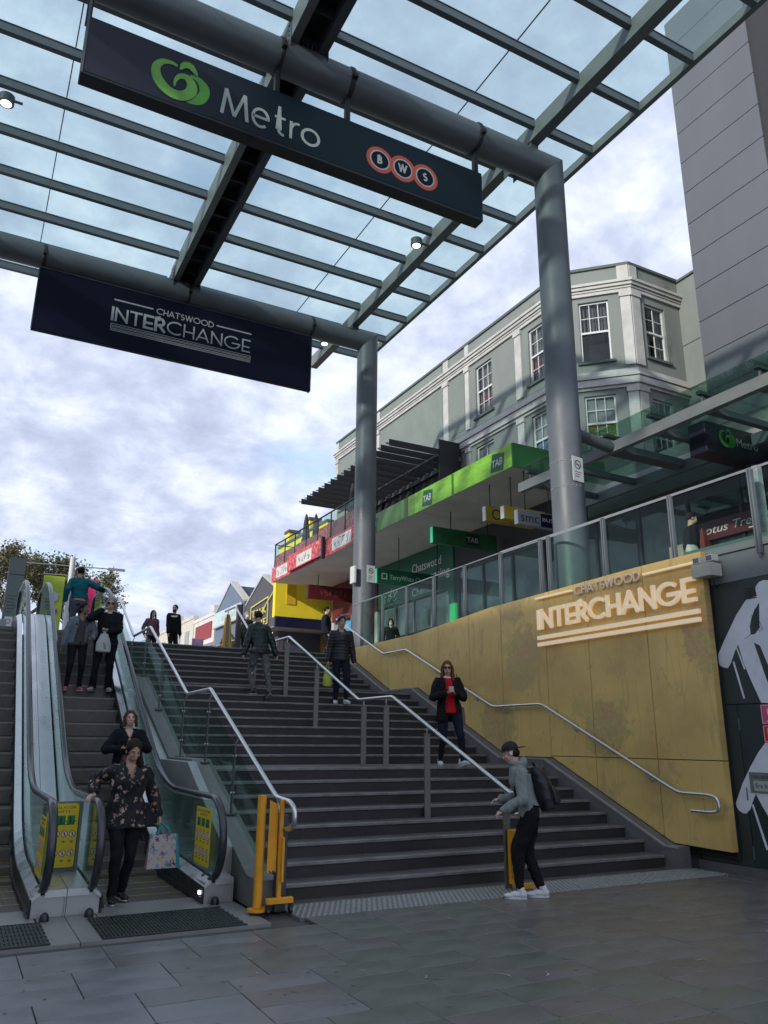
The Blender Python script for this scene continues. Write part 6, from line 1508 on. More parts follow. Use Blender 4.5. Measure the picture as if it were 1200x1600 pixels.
def ik(a, c, l1, l2, pole):
    a = Vector(a); c = Vector(c); d = c-a; L = d.length; 
    if L > (l1+l2)*.999: c = a+d*((l1+l2)*.999/L); d = c-a; L = d.length
    t = (l1*l1-l2*l2+L*L)/(2*L); h = math.sqrt(max(0, l1*l1-t*t)); u = d/L; pl_ = Vector(pole); pl_ = (pl_-u*pl_.dot(u)).normalized()
    return a+u*t+pl_*h, c
SKIN = {'light': (.62, .40, .31), 'tan': (.50, .31, .22), 'brown': (.27, .15, .10), 'rosy': (.62, .36, .28)}
HAIRC = {'black': (.012, .010, .010), 'dark': (.025, .016, .012), 'brown': (.075, .035, .02), 'auburn': (.15, .055, .025), 'grey': (.28, .27, .25)}
def person(label, loc, rz, H, P, O, seed=1):
    """P: pose, O: outfit. Local frame: faces -Y, left hand at +X."""
    s = H/1.72; t = thing('person', label, 'person', loc, None, rz); vox = O.get('vox', .011)
    V_ = lambda *a: Vector(a)
    lean = P.get('lean', 0.0); side = P.get('side', 0.0); w = O.get('w', 1.0)        # forward lean (m at chest), body width factor
    pz = P.get('pelvis', .93)*s
    pel = V_(P.get('px', 0), P.get('py', 0), pz); chest = pel+V_(side, -lean, .36*s); neck = chest+V_(side*.35, -lean*.55, .155*s)
    tw = R(P.get('twist', 0)); hipt = R(P.get('hiptwist', 0))
    shr = .163*s*(.95+.05*w); hpr = .088*s*w
    sh = {k: chest+V_(q*shr*math.cos(tw), q*shr*math.sin(tw), .068*s-abs(lean)*.15) for k, q in (('L', 1), ('R', -1))}
    hp = {k: pel+V_(q*hpr*math.cos(hipt), q*hpr*math.sin(hipt), -.02*s) for k, q in (('L', 1), ('R', -1))}
    ft = {k: Vector(P['foot'+k][:3]) for k in 'LR'}; fyaw = {k: R(P['foot'+k][3]) if len(P['foot'+k]) > 3 else 0 for k in 'LR'}; fp = {k: R(P['foot'+k][4]) if len(P['foot'+k]) > 4 else 0 for k in 'LR'}
    ank = {}
    for k in 'LR':
        fwd = V_(math.sin(fyaw[k]), -math.cos(fyaw[k]), 0)
        ank[k] = ft[k]+V_(0, 0, .075*s)
    kn = {}; hd = {}; el = {}
    for k in 'LR':
        kn[k], ank[k] = ik(hp[k], ank[k], .435*s, .425*s, P.get('knee'+k, (0, -1, 0)))
        el[k], hd[k] = ik(sh[k], P['hand'+k], .285*s, .255*s, P.get('elbow'+k, ((.5 if k == 'L' else -.5), 1, -.2)))
    hc = neck+V_(*P.get('head', (0, -.035, .135)))*s      # head centre
    hy = R(P.get('hyaw', 0)); hpi = R(P.get('hpitch', 0)); hr = R(P.get('hroll', 0))
    HM = Matrix.Rotation(hy, 3, 'Z') @ Matrix.Rotation(hpi, 3, 'X') @ Matrix.Rotation(hr, 3, 'Y')   # pitch>0 looks down
    hm = lambda x, y, z: hc+HM @ V_(x*s, y*s, z*s)
    sk = mat('skin_'+O['skin'], SKIN[O['skin']], .55, 0, .10, 14., .03, 80, .35)
    # ---- body
    b = MB()
    b.ell(hm(0, .012, .025), (.074*s, .092*s, .092*s), 14, 10, HM); b.ell(hm(0, -.022, -.045), (.056*s, .062*s, .066*s), 12, 8, HM); b.ell(hm(0, -.045, -.085), (.028*s, .03*s, .024*s), 8, 6, HM)
    cap2(b, hm(0, -.084, .012), hm(0, -.100, -.026), .008*s, .014*s, 8)                # nose
    b.ell(hm(0, -.085, -.056), (.024*s, .010*s, .010*s), 8, 6, HM)                      # lips
    for q in (-1, 1):
        b.ell(hm(q*.076, .008, -.01), (.010*s, .018*s, .030*s), 8, 6, HM)               # ears
        b.ell(hm(q*.034, -.066, -.018), (.022*s, .018*s, .02*s), 8, 6, HM)              # cheeks
        b.ell(hm(q*.03, -.076, .028), (.024*s, .010*s, .008*s), 8, 6, HM)               # brow
    cap2(b, neck-V_(0, 0, .04*s), hm(0, .02, -.06), .056*s, .050*s, 12)
    b.loft([(pel.x, pel.y, pel.z-.09*s, .11*s*w, .085*s*w), (pel.x, pel.y, pel.z, .145*s*w, .10*s*w), (pel.x+side*.3, pel.y-lean*.3, pel.z+.13*s, .115*s*w, .085*s*w), (chest.x, chest.y, chest.z-.05*s, .135*s*w, .10*s*w), (chest.x, chest.y, chest.z+.06*s, .13*s, .09*s), (neck.x, neck.y, neck.z-.03*s, .075*s, .06*s)], 14)
    for k in 'LR':
        cap2(b, chest+V_(0, 0, .085*s), sh[k], .055*s, .048*s); cap2(b, sh[k], el[k], .042*s, .034*s); cap2(b, el[k], hd[k], .033*s, .022*s)
        cap2(b, hp[k], kn[k], .072*s*w, .048*s); cap2(b, kn[k], ank[k], .045*s, .030*s); b.ell(kn[k]+(ank[k]-kn[k])*.28+V_(0, .012*s, 0), (.042*s, .045*s, .09*s), 8, 6)
        # hand
        d = (hd[k]-el[k]).normalized(); q = 1 if k == 'L' else -1
        pal = Vector(P.get('palm'+k, (-q, 0, 0))); pal = (pal-d*pal.dot(d)).normalized(); sd = d.cross(pal).normalized()
        wr = hd[k]; cu = P.get('curl'+k, .35); hd2 = (d+Vector(P.get('bend'+k, (0, 0, 0)))).normalized(); pal = (pal-hd2*pal.dot(hd2)).normalized(); sd = hd2.cross(pal).normalized()
        for i in range(4):
            off = (i-1.5)*.019*s; base = wr+hd2*.075*s+sd*off
            cap2(b, wr+sd*off*.6+hd2*.01*s, base, .0135*s, .0115*s, 8)
            L = (.062, .074, .070, .054)[i]*s
            a1 = cu*1.1; m_ = base+(hd2*math.cos(a1)+pal*math.sin(a1))*L*.5; a2 = cu*2.3; e_ = m_+(hd2*math.cos(a2)+pal*math.sin(a2))*L*.5
            cap2(b, base, m_, .0092*s, .0085*s, 8); cap2(b, m_, e_, .0085*s, .007*s, 8)
        ts = -1 if P.get('thumbflip'+k) else 1
        tb = wr+hd2*.025*s-sd*.022*s*ts*(1 if k == 'L' else -1); td = (hd2*.7-sd*.75*ts*(1 if k == 'L' else -1)+pal*.35).normalized()
        cap2(b, tb, tb+td*.038*s, .0125*s, .0105*s, 8); cap2(b, tb+td*.038*s, tb+td*.038*s+(td+hd2*.6+pal*.3).normalized()*.03*s, .0105*s, .008*s, 8)
        f = V_(math.sin(fyaw[k]), -math.cos(fyaw[k]), 0); cap2(b, ank[k]-V_(0, 0, .01*s), ank[k]+f*.07*s-V_(0, 0, .04*s), .028*s, .020*s)
    body = remesh(b, O.get('bvox', .0075)*s, 1, 'body'); body.materials.append(sk); lobj('body', body, sk, t) if False else None
    o = bpy.data.objects.new('body', body); col.objects.link(o); o.parent = t
    # eyes, brows, mouth
    dk_ = mat('eye_dark', (.02, .014, .012), .3); br_ = mat('brow_'+O['hair'], HAIRC[O['hair']], .8)
    if O.get('sunglasses'):
        b = MB()
        for q in (-1, 1): b.ell(hm(q*.033, -.086, .012), (.029*s, .008*s, .022*s), 10, 6, HM); cap2(b, hm(q*.06, -.08, .016), hm(q*.082, .0, .012), .004*s, .003*s, 6)
        cap2(b, hm(-.01, -.093, .016), hm(.01, -.093, .016), .004*s, .004*s, 6); lobj('sunglasses', b, mat('sunglass_black', (.01, .01, .012), .15), t, smooth=50)
    else:
        for q in (-1, 1):
            b = MB(); b.ell(hm(q*.031, -.0795, .010), (.0135*s, .0065*s, .0065*s), 10, 6, HM); lobj('eye', b, mat('eye_white', (.45, .42, .4), .3), t, smooth=50)
            b = MB(); b.ell(hm(q*.031, -.085, .010), (.0068*s, .004*s, .0062*s), 8, 6, HM); lobj('iris', b, dk_, t, smooth=50)
    b = MB()
    for q in (-1, 1): cap2(b, hm(q*.018, -.0865, .033), hm(q*.047, -.080, .034), .0045*s, .003*s, 6)
    lobj('eyebrows', b, br_, t)
    if O.get('mask'):
        b = MB(); b.ell(hm(0, -.052, -.052), (.058*s, .055*s, .05*s), 14, 10, HM); lobj('face_mask', b, mat('white_mask', (.7, .72, .74), .8), t, smooth=60)
    else:
        b = MB(); b.ell(hm(0, -.0935, -.056), (.021*s, .004*s, .0055*s), 8, 6, HM); lobj('mouth', b, mat('lip_'+O['skin'], tuple(c*.62 if i else c*.8 for i, c in enumerate(SKIN[O['skin']])), .5), t, smooth=50)
    if O.get('beard'):
        b = MB(); b.ell(hm(0, -.03, -.066), (.060*s, .064*s, .052*s), 14, 10, HM); me = mesh_of(b, 'beard', [br_], 60); lobj('beard', me, br_, t)
    # hair
    hs = O.get('hairstyle', 'short'); hmv = mat('hair_'+O['hair'], HAIRC[O['hair']], .7, 0, .4, 30., .3, 90, .2, stretch=(1, 1, .3))
    b = MB()
    inv = HM.transposed()
    if hs != 'cap':
        k_ = 1.10 if hs != 'short' else 1.07
        b.ell(hm(0, .018, .035), (.079*s*k_, .094*s*k_, .088*s*k_), 18, 14, HM)
        if hs in ('long', 'bob', 'pony', 'bun'): b.ell(hm(0, .05, -.01), (.080*s, .065*s, .085*s), 14, 10, HM)
        if hs in ('long',):
            for q in (-1, 1): cap2(b, hm(q*.078, .012, .02), hm(q*.088, -.005, -.13), .030*s, .034*s); cap2(b, hm(q*.088, -.005, -.12), hm(q*.085, -.03, -.23), .034*s, .020*s)
            cap2(b, hm(0, .07, 0), hm(0, .085, -.20), .07*s, .06*s)
        if hs == 'bob':
            for q in (-1, 1): cap2(b, hm(q*.082, .012, .03), hm(q*.090, .0, -.10), .026*s, .026*s)
            cap2(b, hm(0, .06, 0), hm(0, .07, -.09), .07*s, .06*s)
        if hs == 'pony': cap2(b, hm(.02, .10, .0), hm(.05, .11, -.18), .035*s, .02*s)
        if hs == 'bun': b.ell(hm(0, .085, .085), (.045*s, .04*s, .04*s), 10, 8)
        if hs == 'sidelong':
            b.ell(hm(0, .05, -.01), (.080*s, .065*s, .085*s), 14, 10, HM); cap2(b, hm(.075, .02, -.02), hm(.10, -.04, -.14), .03*s, .035*s); cap2(b, hm(.10, -.04, -.13), hm(.10, -.06, -.32), .036*s, .018*s)
        me = remesh(b, .010*s, 1, 'hair'); displace(me, folds(seed+50, .006, 3.6))
        hl = .052 if hs != 'short' else .058
        def isface(c):
            v = inv @ (Vector(c)-hc)/s
            return (v.y < -.022 and (v.x/.070)**2+((v.z+.03+.06*v.x)/(.118 if hs == 'short' else .110))**2 < 1) or (hs == 'short' and (v.z < -.035 or (v.z < .02 and v.y < .0)))
        cull(me, isface); me.materials.append(hmv); o = bpy.data.objects.new('hair', me); col.objects.link(o); o.parent = t
    else:
        capm = mat('cap_black', (.012, .012, .014), .8, 0, .2, 9.)
        b.ell(hm(0, .014, .045), (.088*s, .104*s, .088*s), 18, 14, HM); me = remesh(b, .010*s, 1, 'cap'); cull(me, lambda c: (inv @ (Vector(c)-hc)/s).z < .028-.25*(inv @ (Vector(c)-hc)/s).y); me.materials.append(capm); o = bpy.data.objects.new('cap', me); col.objects.link(o); o.parent = t
        b = MB(); b.ell(hm(0, .13, .015), (.062*s, .075*s, .008*s), 14, 8, HM @ Matrix.Rotation(R(-18), 3, 'X')); lobj('cap_brim', b, capm, t, smooth=50)
        b = MB(); b.ell(hm(0, .05, -.02), (.078*s, .06*s, .06*s), 14, 10, HM); lobj('hair', b, hmv, t, smooth=60)
        b = MB(); b.ell(hm(-.084, .0, -.01), (.008*s, .01*s, .02*s), 8, 6, HM); b.ell(hm(.084, .0, -.01), (.008*s, .01*s, .02*s), 8, 6, HM); lobj('earphone', b, WHITE(), t)
    # ---- trousers
    tr = O['trousers']; b = MB(); k_ = tr.get('k', 1.0)
    hem = tr.get('hem', .0)
    b.loft([(pel.x, pel.y, pel.z-.10*s, .125*s*w, .10*s*w), (pel.x, pel.y, pel.z-.02*s, .165*s*w, .118*s*w), (pel.x, pel.y, pel.z+.07*s, .148*s*w, .108*s*w), (pel.x, pel.y-lean*.1, pel.z+.11*s, .135*s*w, .10*s*w)], 16)
    for k in 'LR':
        cap2(b, hp[k]+V_(0, .01, .0), kn[k], .094*s*w*k_, .064*s*k_, 12); a_ = ank[k]+(kn[k]-ank[k]).normalized()*(.01+hem)*s
        cap2(b, kn[k], a_, .063*s*k_, .050*s*tr.get('flare', 1.0), 12)
    me = remesh(b, vox*s, 2, 'trousers'); displace(me, folds(seed, tr.get('amp', .007)*1.5, 1.15)); me.materials.append(tr['m']); o = bpy.data.objects.new('trousers', me); col.objects.link(o); o.parent = t
    # ---- tops
    for layer in O['tops']:
        b = MB(); th = (layer.get('th', .0)+.007)*s; hz_ = layer.get('hem', -.08)*s; fl = layer.get('flare', 1.0)
        L_ = [(pel.x, pel.y, pel.z+hz_, (.165*s*w+th)*fl, (.118*s*w+th)*fl), (pel.x, pel.y-lean*.05, pel.z+.04*s, (.150*s*w+th)*(1+(fl-1)*.5), (.108*s*w+th)*(1+(fl-1)*.5)), (pel.x+side*.4, pel.y-lean*.4, pel.z+.16*s, .135*s*w+th, .102*s*w+th), (chest.x, chest.y, chest.z-.05*s, .155*s*w+th, .12*s*w+th), (chest.x, chest.y, chest.z+.05*s, .150*s+th, .112*s+th), (neck.x, neck.y+.01, neck.z-.045*s, .10*s+th*.8, .078*s+th*.8)]
        if layer.get('collar', 0): L_ += [(neck.x, neck.y+.01, neck.z+layer['collar']*s, .068*s+th*.4, .064*s+th*.4)]
        b.loft(L_, 18)
        if layer.get('bust'): 
            for q in (-1, 1): b.ell(chest+V_(q*.068*s, -.085*s*w, -.03*s), (.062*s, .05*s, .058*s), 10, 8)
        slv = layer.get('sleeve', 1.)
        for k in 'LR':
            cap2(b, chest+V_(0, .005, .06*s), sh[k], .070*s+th*.7, .054*s+th*.8, 12); cap2(b, neck-V_(0, -.012, .055*s), sh[k]+V_(0, 0, .004*s), .052*s+th*.6, .046*s+th*.7, 12)
            if slv > 0:
                e1_ = el[k]; cap2(b, sh[k], e1_, .058*s+th*.8, .047*s+th*.8, 12)
                if slv > .5: cap2(b, e1_, el[k]+(hd[k]-el[k])*min(1, (slv-.5)*2)*.97, .046*s+th*.8, .036*s+th*.7, 12)
        if layer.get('hood'):
            b.ell(neck+V_(0, .085*s, .015*s), (.095*s, .06*s, .07*s), 12, 8); b.tube([(neck.x+.085*s*math.cos(R(a)), neck.y+.01+.085*s*math.sin(R(a)), neck.z+.01*s-.02*s*math.cos(R(a+90))*0) for a in range(0, 360, 24)], .028*s, 8, closed=True)
        me = remesh(b, vox*s*.95, 2, layer['name'])
        if layer.get('quilt'):
            q_ = layer['quilt']; displace(me, lambda co: .007*np.abs(np.sin((co[:, 2]+.12*co[:, 0]*0)*math.pi/q_))-.003)
        displace(me, folds(seed+7, layer.get('amp', .007)*1.35, 1.2))
        if layer.get('open'):
            ow = layer['open']; cull(me, lambda c: c.y < pel.y-lean*((c.z-pel.z)/(.36*s))-.03 and abs(c.x-pel.x-side*((c.z-pel.z)/(.36*s))) < ow*s*(1-.35*min(1, max(0, (c.z-pel.z)/(.4*s)))) and c.z < neck.z)
        if layer.get('vneck'):
            vn = layer['vneck']; cull(me, lambda c: c.y < neck.y-.015 and c.z > neck.z-.05*s-vn*s+abs(c.x-neck.x)*2.0*(vn/.10) and abs(c.x-neck.x) < .07*s and c.z < neck.z+.04*s)
        cull(me, lambda c: c.z < pel.z+hz_-.002 and abs(c.x-pel.x) < .02*s) 
        me.materials.append(layer['m']); o = bpy.data.objects.new(layer['name'], me); col.objects.link(o); o.parent = t
    # ---- shoes
    sm_ = O['shoes']; so = O.get('sole', sm_)
    for k in 'LR':
        yaw = fyaw[k]; M = Matrix.Rotation(yaw, 3, 'Z') @ Matrix.Rotation(fp[k], 3, 'X'); base = ft[k] if abs(fp[k]) < .01 else ft[k]
        base = Vector((ank[k].x, ank[k].y, ank[k].z-.075*s)) if (ank[k]-ft[k]).length > .08*s+.02 else ft[k]
        q_ = lambda x, y, z: base+M @ V_(x*s, y*s, z*s)
        b = MB(); b.ell(q_(0, .035, .05), (.040*s, .050*s, .048*s), 12, 8, M); b.ell(q_(0, -.04, .045), (.045*s, .075*s, .038*s), 12, 8, M); b.ell(q_(0, -.12, .032), (.046*s, .065*s, .028*s), 12, 8, M); cap2(b, q_(0, .015, .05), q_(0, .02, .095), .044*s, .040*s)
        me = remesh(b, .009*s, 1, 'shoe'); me.materials.append(sm_); o = bpy.data.objects.new('shoe', me); col.objects.link(o); o.parent = t
        b = MB(); pts = [(.034*math.cos(R(a))*(1.25 if math.sin(R(a)) < 0 else 1.05), -.045+.125*math.sin(R(a))) for a in range(0, 360, 18)]
        b.prism([tuple(q_(x, y, .001)) for x, y in pts], tuple(M @ V_(0, 0, .022*s)), None); lobj('sole', b, so, t)
    t['_j'] = 0; del t['_j']
    RZ = Matrix.Rotation(rz, 3, 'Z')
    wld = lambda p: Vector(loc)+RZ @ Vector(p)
    return t, dict(hand={k: wld(hd[k]+(hd[k]-el[k]).normalized()*.07*s) for k in 'LR'}, chest=wld(chest), neck=wld(neck), head=wld(hc), RZ=RZ, pel=wld(pel))

def cloth(n, c, **kw): return mat('cloth_'+n, c, kw.get('rough', .9), 0, kw.get('amt', .18), kw.get('scale', 9.), .15, 130., .2)
CB = cloth('black', (.011, .011, .013)); CN = cloth('navy', (.012, .015, .026)); CG_ = cloth('grey_trousers', (.115, .12, .118), amt=.22); CJ = cloth('dark_denim', (.012, .016, .030))
NYL = mat('nylon_black', (.012, .014, .018), .42, 0, .2, 10., .1, 90, .4); NYG = mat('nylon_dark_green', (.010, .022, .022), .42, 0, .2, 10., .1, 90, .4)
SW = mat('shoe_white', (.62, .63, .63), .6, 0, .08, 12.); SB = mat('shoe_black', (.015, .015, .016), .5, 0, .2, 10.)

# 1 backpack person, side on, walking left towards the stairs
bp_t, J1 = person('person with black cap, grey hoodie and backpack walking towards the stairs looking down', (5.98, 7.66, 0), R(-126), 1.70,
    dict(lean=.09, pelvis=.925, footL=(.07, -.15, .0, 0), footR=(-.08, .10, .0, 5), handL=(.22, -.30, .93), handR=(-.20, -.33, 1.02), elbowL=(.3, 1, -.3), elbowR=(-.3, 1, -.3), hpitch=24, head=(0, -.06, .125), curlL=.5, curlR=.5, palmL=(-.3, 0, -1), palmR=(.3, 0, -1)),
    dict(skin='light', hair='black', hairstyle='cap', trousers=dict(m=CB, k=1.16, flare=1.0, amp=.012, hem=.05), shoes=SW, sole=SW, tops=[dict(name='hoodie', m=cloth('grey_marl', (.23, .255, .245), amt=.15, scale=60.), th=.014, hem=-.06, hood=True, collar=.015, amp=.009)]), 11)
def bag_box(nm, body, c, size, m_, label, cat, extra=None, rz=0.):
    t = thing(nm, label, cat, tuple(c)); return t
# backpack
RZ = J1['RZ']; c = J1['chest']+RZ @ Vector((0, .245, -.10))
M4 = Matrix.Translation(c) @ RZ.to_4x4() @ Matrix.Rotation(R(14), 4, 'X')
t = thing('backpack', 'black backpack worn by the person in the grey hoodie', 'backpack', tuple(c))
def inM(b, M): 
    b.v = [tuple(M @ Vector(v)) for v in b.v]; return b
b = MB(); b.loft([(0, 0, -.25, .10, .06), (0, .0, -.235, .145, .10), (0, .0, -.12, .155, .115), (0, 0, .06, .145, .105), (0, -.01, .18, .115, .08), (0, -.02, .235, .07, .045), (0, -.02, .245, .03, .02)], 20)
me = remesh(b, .011, 3, 'pack'); displace(me, folds(31, .006, 1.3)); 
me.transform(M4); me.materials.append(NYL); o = obj('pack_body', me, NYL, t)
b = MB(); b.loft([(0, .10, -.21, .09, .03), (0, .105, -.19, .11, .055), (0, .105, -.05, .105, .05), (0, .10, -.01, .08, .02)], 16); me = remesh(b, .010, 3, 'pocket'); me.transform(M4); me.materials.append(NYL); obj('pocket', me, NYL, t)
b = MB(); b.tube([(-.035, -.02, .24), (-.03, -.03, .285), (.03, -.03, .285), (.035, -.02, .24)], .010, 8)
obj('top_handle', inM(b, M4), CB, t)
for q in (-1, 1):
    b = MB(); P_ = smooth_pts([(q*.075, -.06, .20, )[0:2]+(.20,)] if False else [(0, 0)], 1) if False else None
    pts = [(q*.08, -.08, .19), (q*.095, -.16, .205), (q*.10, -.26, .17), (q*.115, -.33, .06), (q*.125, -.31, -.07), (q*.14, -.20, -.15), (q*.13, -.07, -.19)]
    b.tube(bend(pts, .05, 4), .008, 8, rz=.024); obj('strap', inM(b, M4), CB, t, smooth=60)
b = MB(); b.ell((-.105, .115, -.09), (.012, .01, .026), 8, 6); b.ell((-.12, .08, .0), (.006, .006, .022), 8, 6); obj('zip_tag', inM(b, M4), INOX(), t)

# 2 red shirt woman on the first landing
rw, J2 = person('person in red top and open black cardigan with long reddish hair coming down the landing', (7.33, 11.45, 8*RISE), R(-20), 1.76,
    dict(pelvis=.90, side=-.02, footL=(.20, -.08, .0, 30, -14), footR=(-.13, .16, .0, -5), handL=(.03, -.26, 1.17), handR=(-.10, -.26, 1.15), elbowL=(1, .6, -.6), elbowR=(-1, .6, -.6), hpitch=6, hyaw=-10, palmL=(0, 0, 1), palmR=(0, 0, 1), bendL=(-.3, 0, .2), bendR=(.3, 0, .2), curlL=.4, curlR=.4),
    dict(skin='rosy', hair='auburn', hairstyle='long', sunglasses=True, w=1.1, trousers=dict(m=CJ, k=1.0, flare=.85, amp=.008), shoes=SW, sole=SW,
         tops=[dict(name='red_top', m=cloth('red', (.50, .012, .018)), th=.006, hem=-.07, sleeve=0, collar=-.01), dict(name='cardigan', m=CB, th=.022, hem=-.20, flare=1.08, open=.085, bust=True, amp=.01)]), 22)
b = MB(); nk = J2['neck']; b.tube([(nk.x+.062*math.cos(R(a)), nk.y-.006+.056*math.sin(R(a)), nk.z-.008-.014*math.sin(R(-a))) for a in range(0, 360, 20)], .017, 8, closed=True); lo = J2['RZ']
me = mesh_of(b, 'collar_band', [SW], 60); o = obj('collar_band', me, SW, rw); o.parent = rw; o.location = (0, 0, 0); me.transform(rw.matrix_basis.inverted() if False else (Matrix.Translation(Vector((7.33, 11.45, 8*RISE))) @ J2['RZ'].to_4x4()).inverted())
b = MB(); h = (J2['hand']['L']+J2['hand']['R'])/2+Vector((0, -.03, .03)); b.bbox(h.x-.04, h.x+.04, h.y-.006, h.y+.006, h.z-.03, h.z+.06, .003); single('phone', b, mat('phone_pale', (.5, .5, .5), .3), 'pale phone held in both hands by the person in the red top', 'phone')
def handbag(c, size, m_, label, strap_to=None, cat='bag', nm='handbag', rz=0., tap=.85):
    t = thing(nm, label, cat, tuple(c)); w_, d_, h_ = size; b = MB()
    M = Matrix.Translation(Vector(c)) @ Matrix.Rotation(rz, 4, 'Z')
    b.loft([(0, 0, -h_, w_*.42, d_*.42), (0, 0, -h_+.015, w_*.5, d_*.55), (0, 0, -h_*.5, w_*.5, d_*.5), (0, 0, -.015, w_*.5*tap, d_*.3), (0, 0, 0, w_*.48*tap, d_*.15)], 20)
    me = remesh(b, .010, 2, 'bag'); displace(me, folds(int(w_*1000), .006, 1.2)); me.transform(M); me.materials.append(m_); o = obj('bag_body', me, m_, t)
    return t, M
t, M = handbag((7.62, 11.55, 8*RISE+.96), (.20, .10, .30), mat('taupe_leather', (.16, .13, .11), .5, 0, .2, 6.), 'taupe handbag hanging beside the person in the red top')
b = MB(); b.tube([(7.58, 11.55, 8*RISE+.94), (7.56, 11.52, 8*RISE+1.3), (7.52, 11.5, 8*RISE+1.50), (7.58, 11.60, 8*RISE+1.2), (7.66, 11.57, 8*RISE+.94)], .007, 6); obj('strap', b, CB, t)

# 3 man with yellow bag, coming down
z3 = 15*RISE
mb_, J3 = person('person in black puffer jacket coming down the stairs with a yellow green bag', (7.10, 15.33, z3), R(-14), 1.86,
    dict(pelvis=.93, lean=.0, footL=(.11, -.12, .0, 12), footR=(-.08, .06, .0, -10), handL=(.30, .02, .90), handR=(-.28, -.02, .90), elbowL=(.2, 1, 0), elbowR=(-.3, 1, 0), hyaw=12, hpitch=3, curlR=.95, curlL=.5, kneeL=(.1, -1, 0)),
    dict(skin='tan', hair='black', hairstyle='short', vox=.012, trousers=dict(m=CN, k=1.05, flare=.9, amp=.009, hem=.03), shoes=SW, sole=SW, tops=[dict(name='puffer_jacket', m=NYL, th=.017, hem=-.10, quilt=.065, collar=.02, vneck=.09, amp=.005), dict(name='grey_shirt', m=cloth('dull_grey', (.12, .12, .13)), th=.003, hem=.0, sleeve=0)]), 33)
h = J3['hand']['R']; LM = mat('lime_plastic', (.42, .48, .05), .45, 0, .35, 7., .2, 30)
t, M = handbag((h.x+.01, h.y, h.z-.15), (.20, .13, .32), LM, 'yellow green carrier bag held by the person in the black puffer jacket coming down', nm='carrier_bag', tap=.7)
b = MB()
for q in (-1, 1): b.tube([(h.x+.05*q, h.y, h.z-.17), (h.x+.035*q, h.y, h.z-.08), (h.x, h.y, h.z)], .010, 6)
obj('handle', b, LM, t)

# 4 climber seen from the back
z4 = 16*RISE
cl, J4 = person('person in dark quilted jacket and grey trousers climbing the stairs, seen from behind', (5.40, 15.62, z4), R(186), 1.80,
    dict(pelvis=.88, lean=.10, px=.0, footL=(.10, .02, .0, 12), footR=(-.13, .30, -.13, -5, 28), handL=(.33, -.06, .80), handR=(-.36, .02, .82), elbowL=(.6, 1, 0), elbowR=(-.6, 1, 0), hpitch=14, curlL=.6, curlR=.6, kneeL=(.1, -1, 0)),
    dict(skin='tan', hair='dark', hairstyle='short', w=1.06, trousers=dict(m=CG_, k=1.04, flare=1.0, amp=.012), shoes=SB, sole=mat('sole_grey', (.3, .29, .27), .7), tops=[dict(name='quilted_jacket', m=NYG, th=.022, hem=-.09, quilt=.085, collar=.02, amp=.006)]), 44)

# 5 floral blouse
def floral(name, base, cols_, scale, th, edge=.5):
    m = bpy.data.materials.new(name); m.use_nodes = True; t = m.node_tree; b = t.nodes['Principled BSDF']; b.inputs['Roughness'].default_value = .8
    tcn = N(t, 'ShaderNodeTexCoord'); nz = N(t, 'ShaderNodeTexNoise', inp={'Scale': scale*1.2, 'Detail': 3., 'Distortion': .8}); t.links.new(tcn.outputs['Object'], nz.inputs['Vector'])
    ad = N(t, 'ShaderNodeMix', data_type='VECTOR', inp={0: .10}); t.links.new(tcn.outputs['Object'], ad.inputs[4]); t.links.new(nz.outputs['Color'], ad.inputs[5])
    vo = N(t, 'ShaderNodeTexVoronoi', inp={'Scale': scale, 'Randomness': 1.}); t.links.new(ad.outputs[1], vo.inputs['Vector'])
    st = N(t, 'ShaderNodeMath', operation='LESS_THAN', inp={1: th}); t.links.new(vo.outputs['Distance'], st.inputs[0])
    cr_ = N(t, 'ShaderNodeValToRGB'); cr_.color_ramp.interpolation = 'CONSTANT'; q = cr_.color_ramp.elements
    q[0].position = 0; q[0].color = tuple(cols_[0])+(1,); q[1].position = 1/len(cols_); q[1].color = tuple(cols_[1])+(1,)
    for i in range(2, len(cols_)): k = q.new(i/len(cols_)); k.color = tuple(cols_[i])+(1,)
    sp = N(t, 'ShaderNodeSeparateColor'); t.links.new(vo.outputs['Color'], sp.inputs[0]); t.links.new(sp.outputs[0], cr_.inputs[0])
    mx = N(t, 'ShaderNodeMix', data_type='RGBA'); t.links.new(st.outputs[0], mx.inputs[0]); mx.inputs[6].default_value = tuple(base)+(1,); t.links.new(cr_.outputs[0], mx.inputs[7]); t.links.new(mx.outputs[2], b.inputs['Base Color']); return m
FLO = floral('floral_blouse_print', (.010, .010, .014), [(.012, .012, .015), (.012, .012, .015), (.34, .19, .12), (.012, .011, .013), (.22, .19, .12), (.42, .30, .22)], 17., .36)
fl, J5 = person('person in black floral blouse holding a flowered shopping bag, stepping off the right escalator', (1.81, 9.42, .01), R(2), 1.70,
    dict(pelvis=.91, lean=.05, side=-.01, footL=(.05, .10, .0, 8), footR=(-.09, -.10, .0, -6), handR=(-.36, -.03, 1.085), handL=(.36, -.02, .84), elbowR=(-.6, 1, -.2), elbowL=(.5, 1, 0), hpitch=26, hyaw=6, head=(.01, -.055, .125), palmR=(0, 0, -1), bendR=(-.6, -.3, .2), curlR=.25, curlL=.95),
    dict(skin='tan', hair='dark', hairstyle='sidelong', w=1.12, trousers=dict(m=CB, k=.98, flare=.95, amp=.007), shoes=SB, sole=SW, tops=[dict(name='floral_blouse', m=FLO, th=.020, hem=-.17, flare=1.12, bust=True, vneck=.12, amp=.012, sleeve=.93)]), 55)
h = J5['hand']['L']
t = thing('shopping_bag', 'shopping bag printed with colourful flowers, held by the person in the floral blouse', 'bag', (h.x, h.y, h.z-.4))
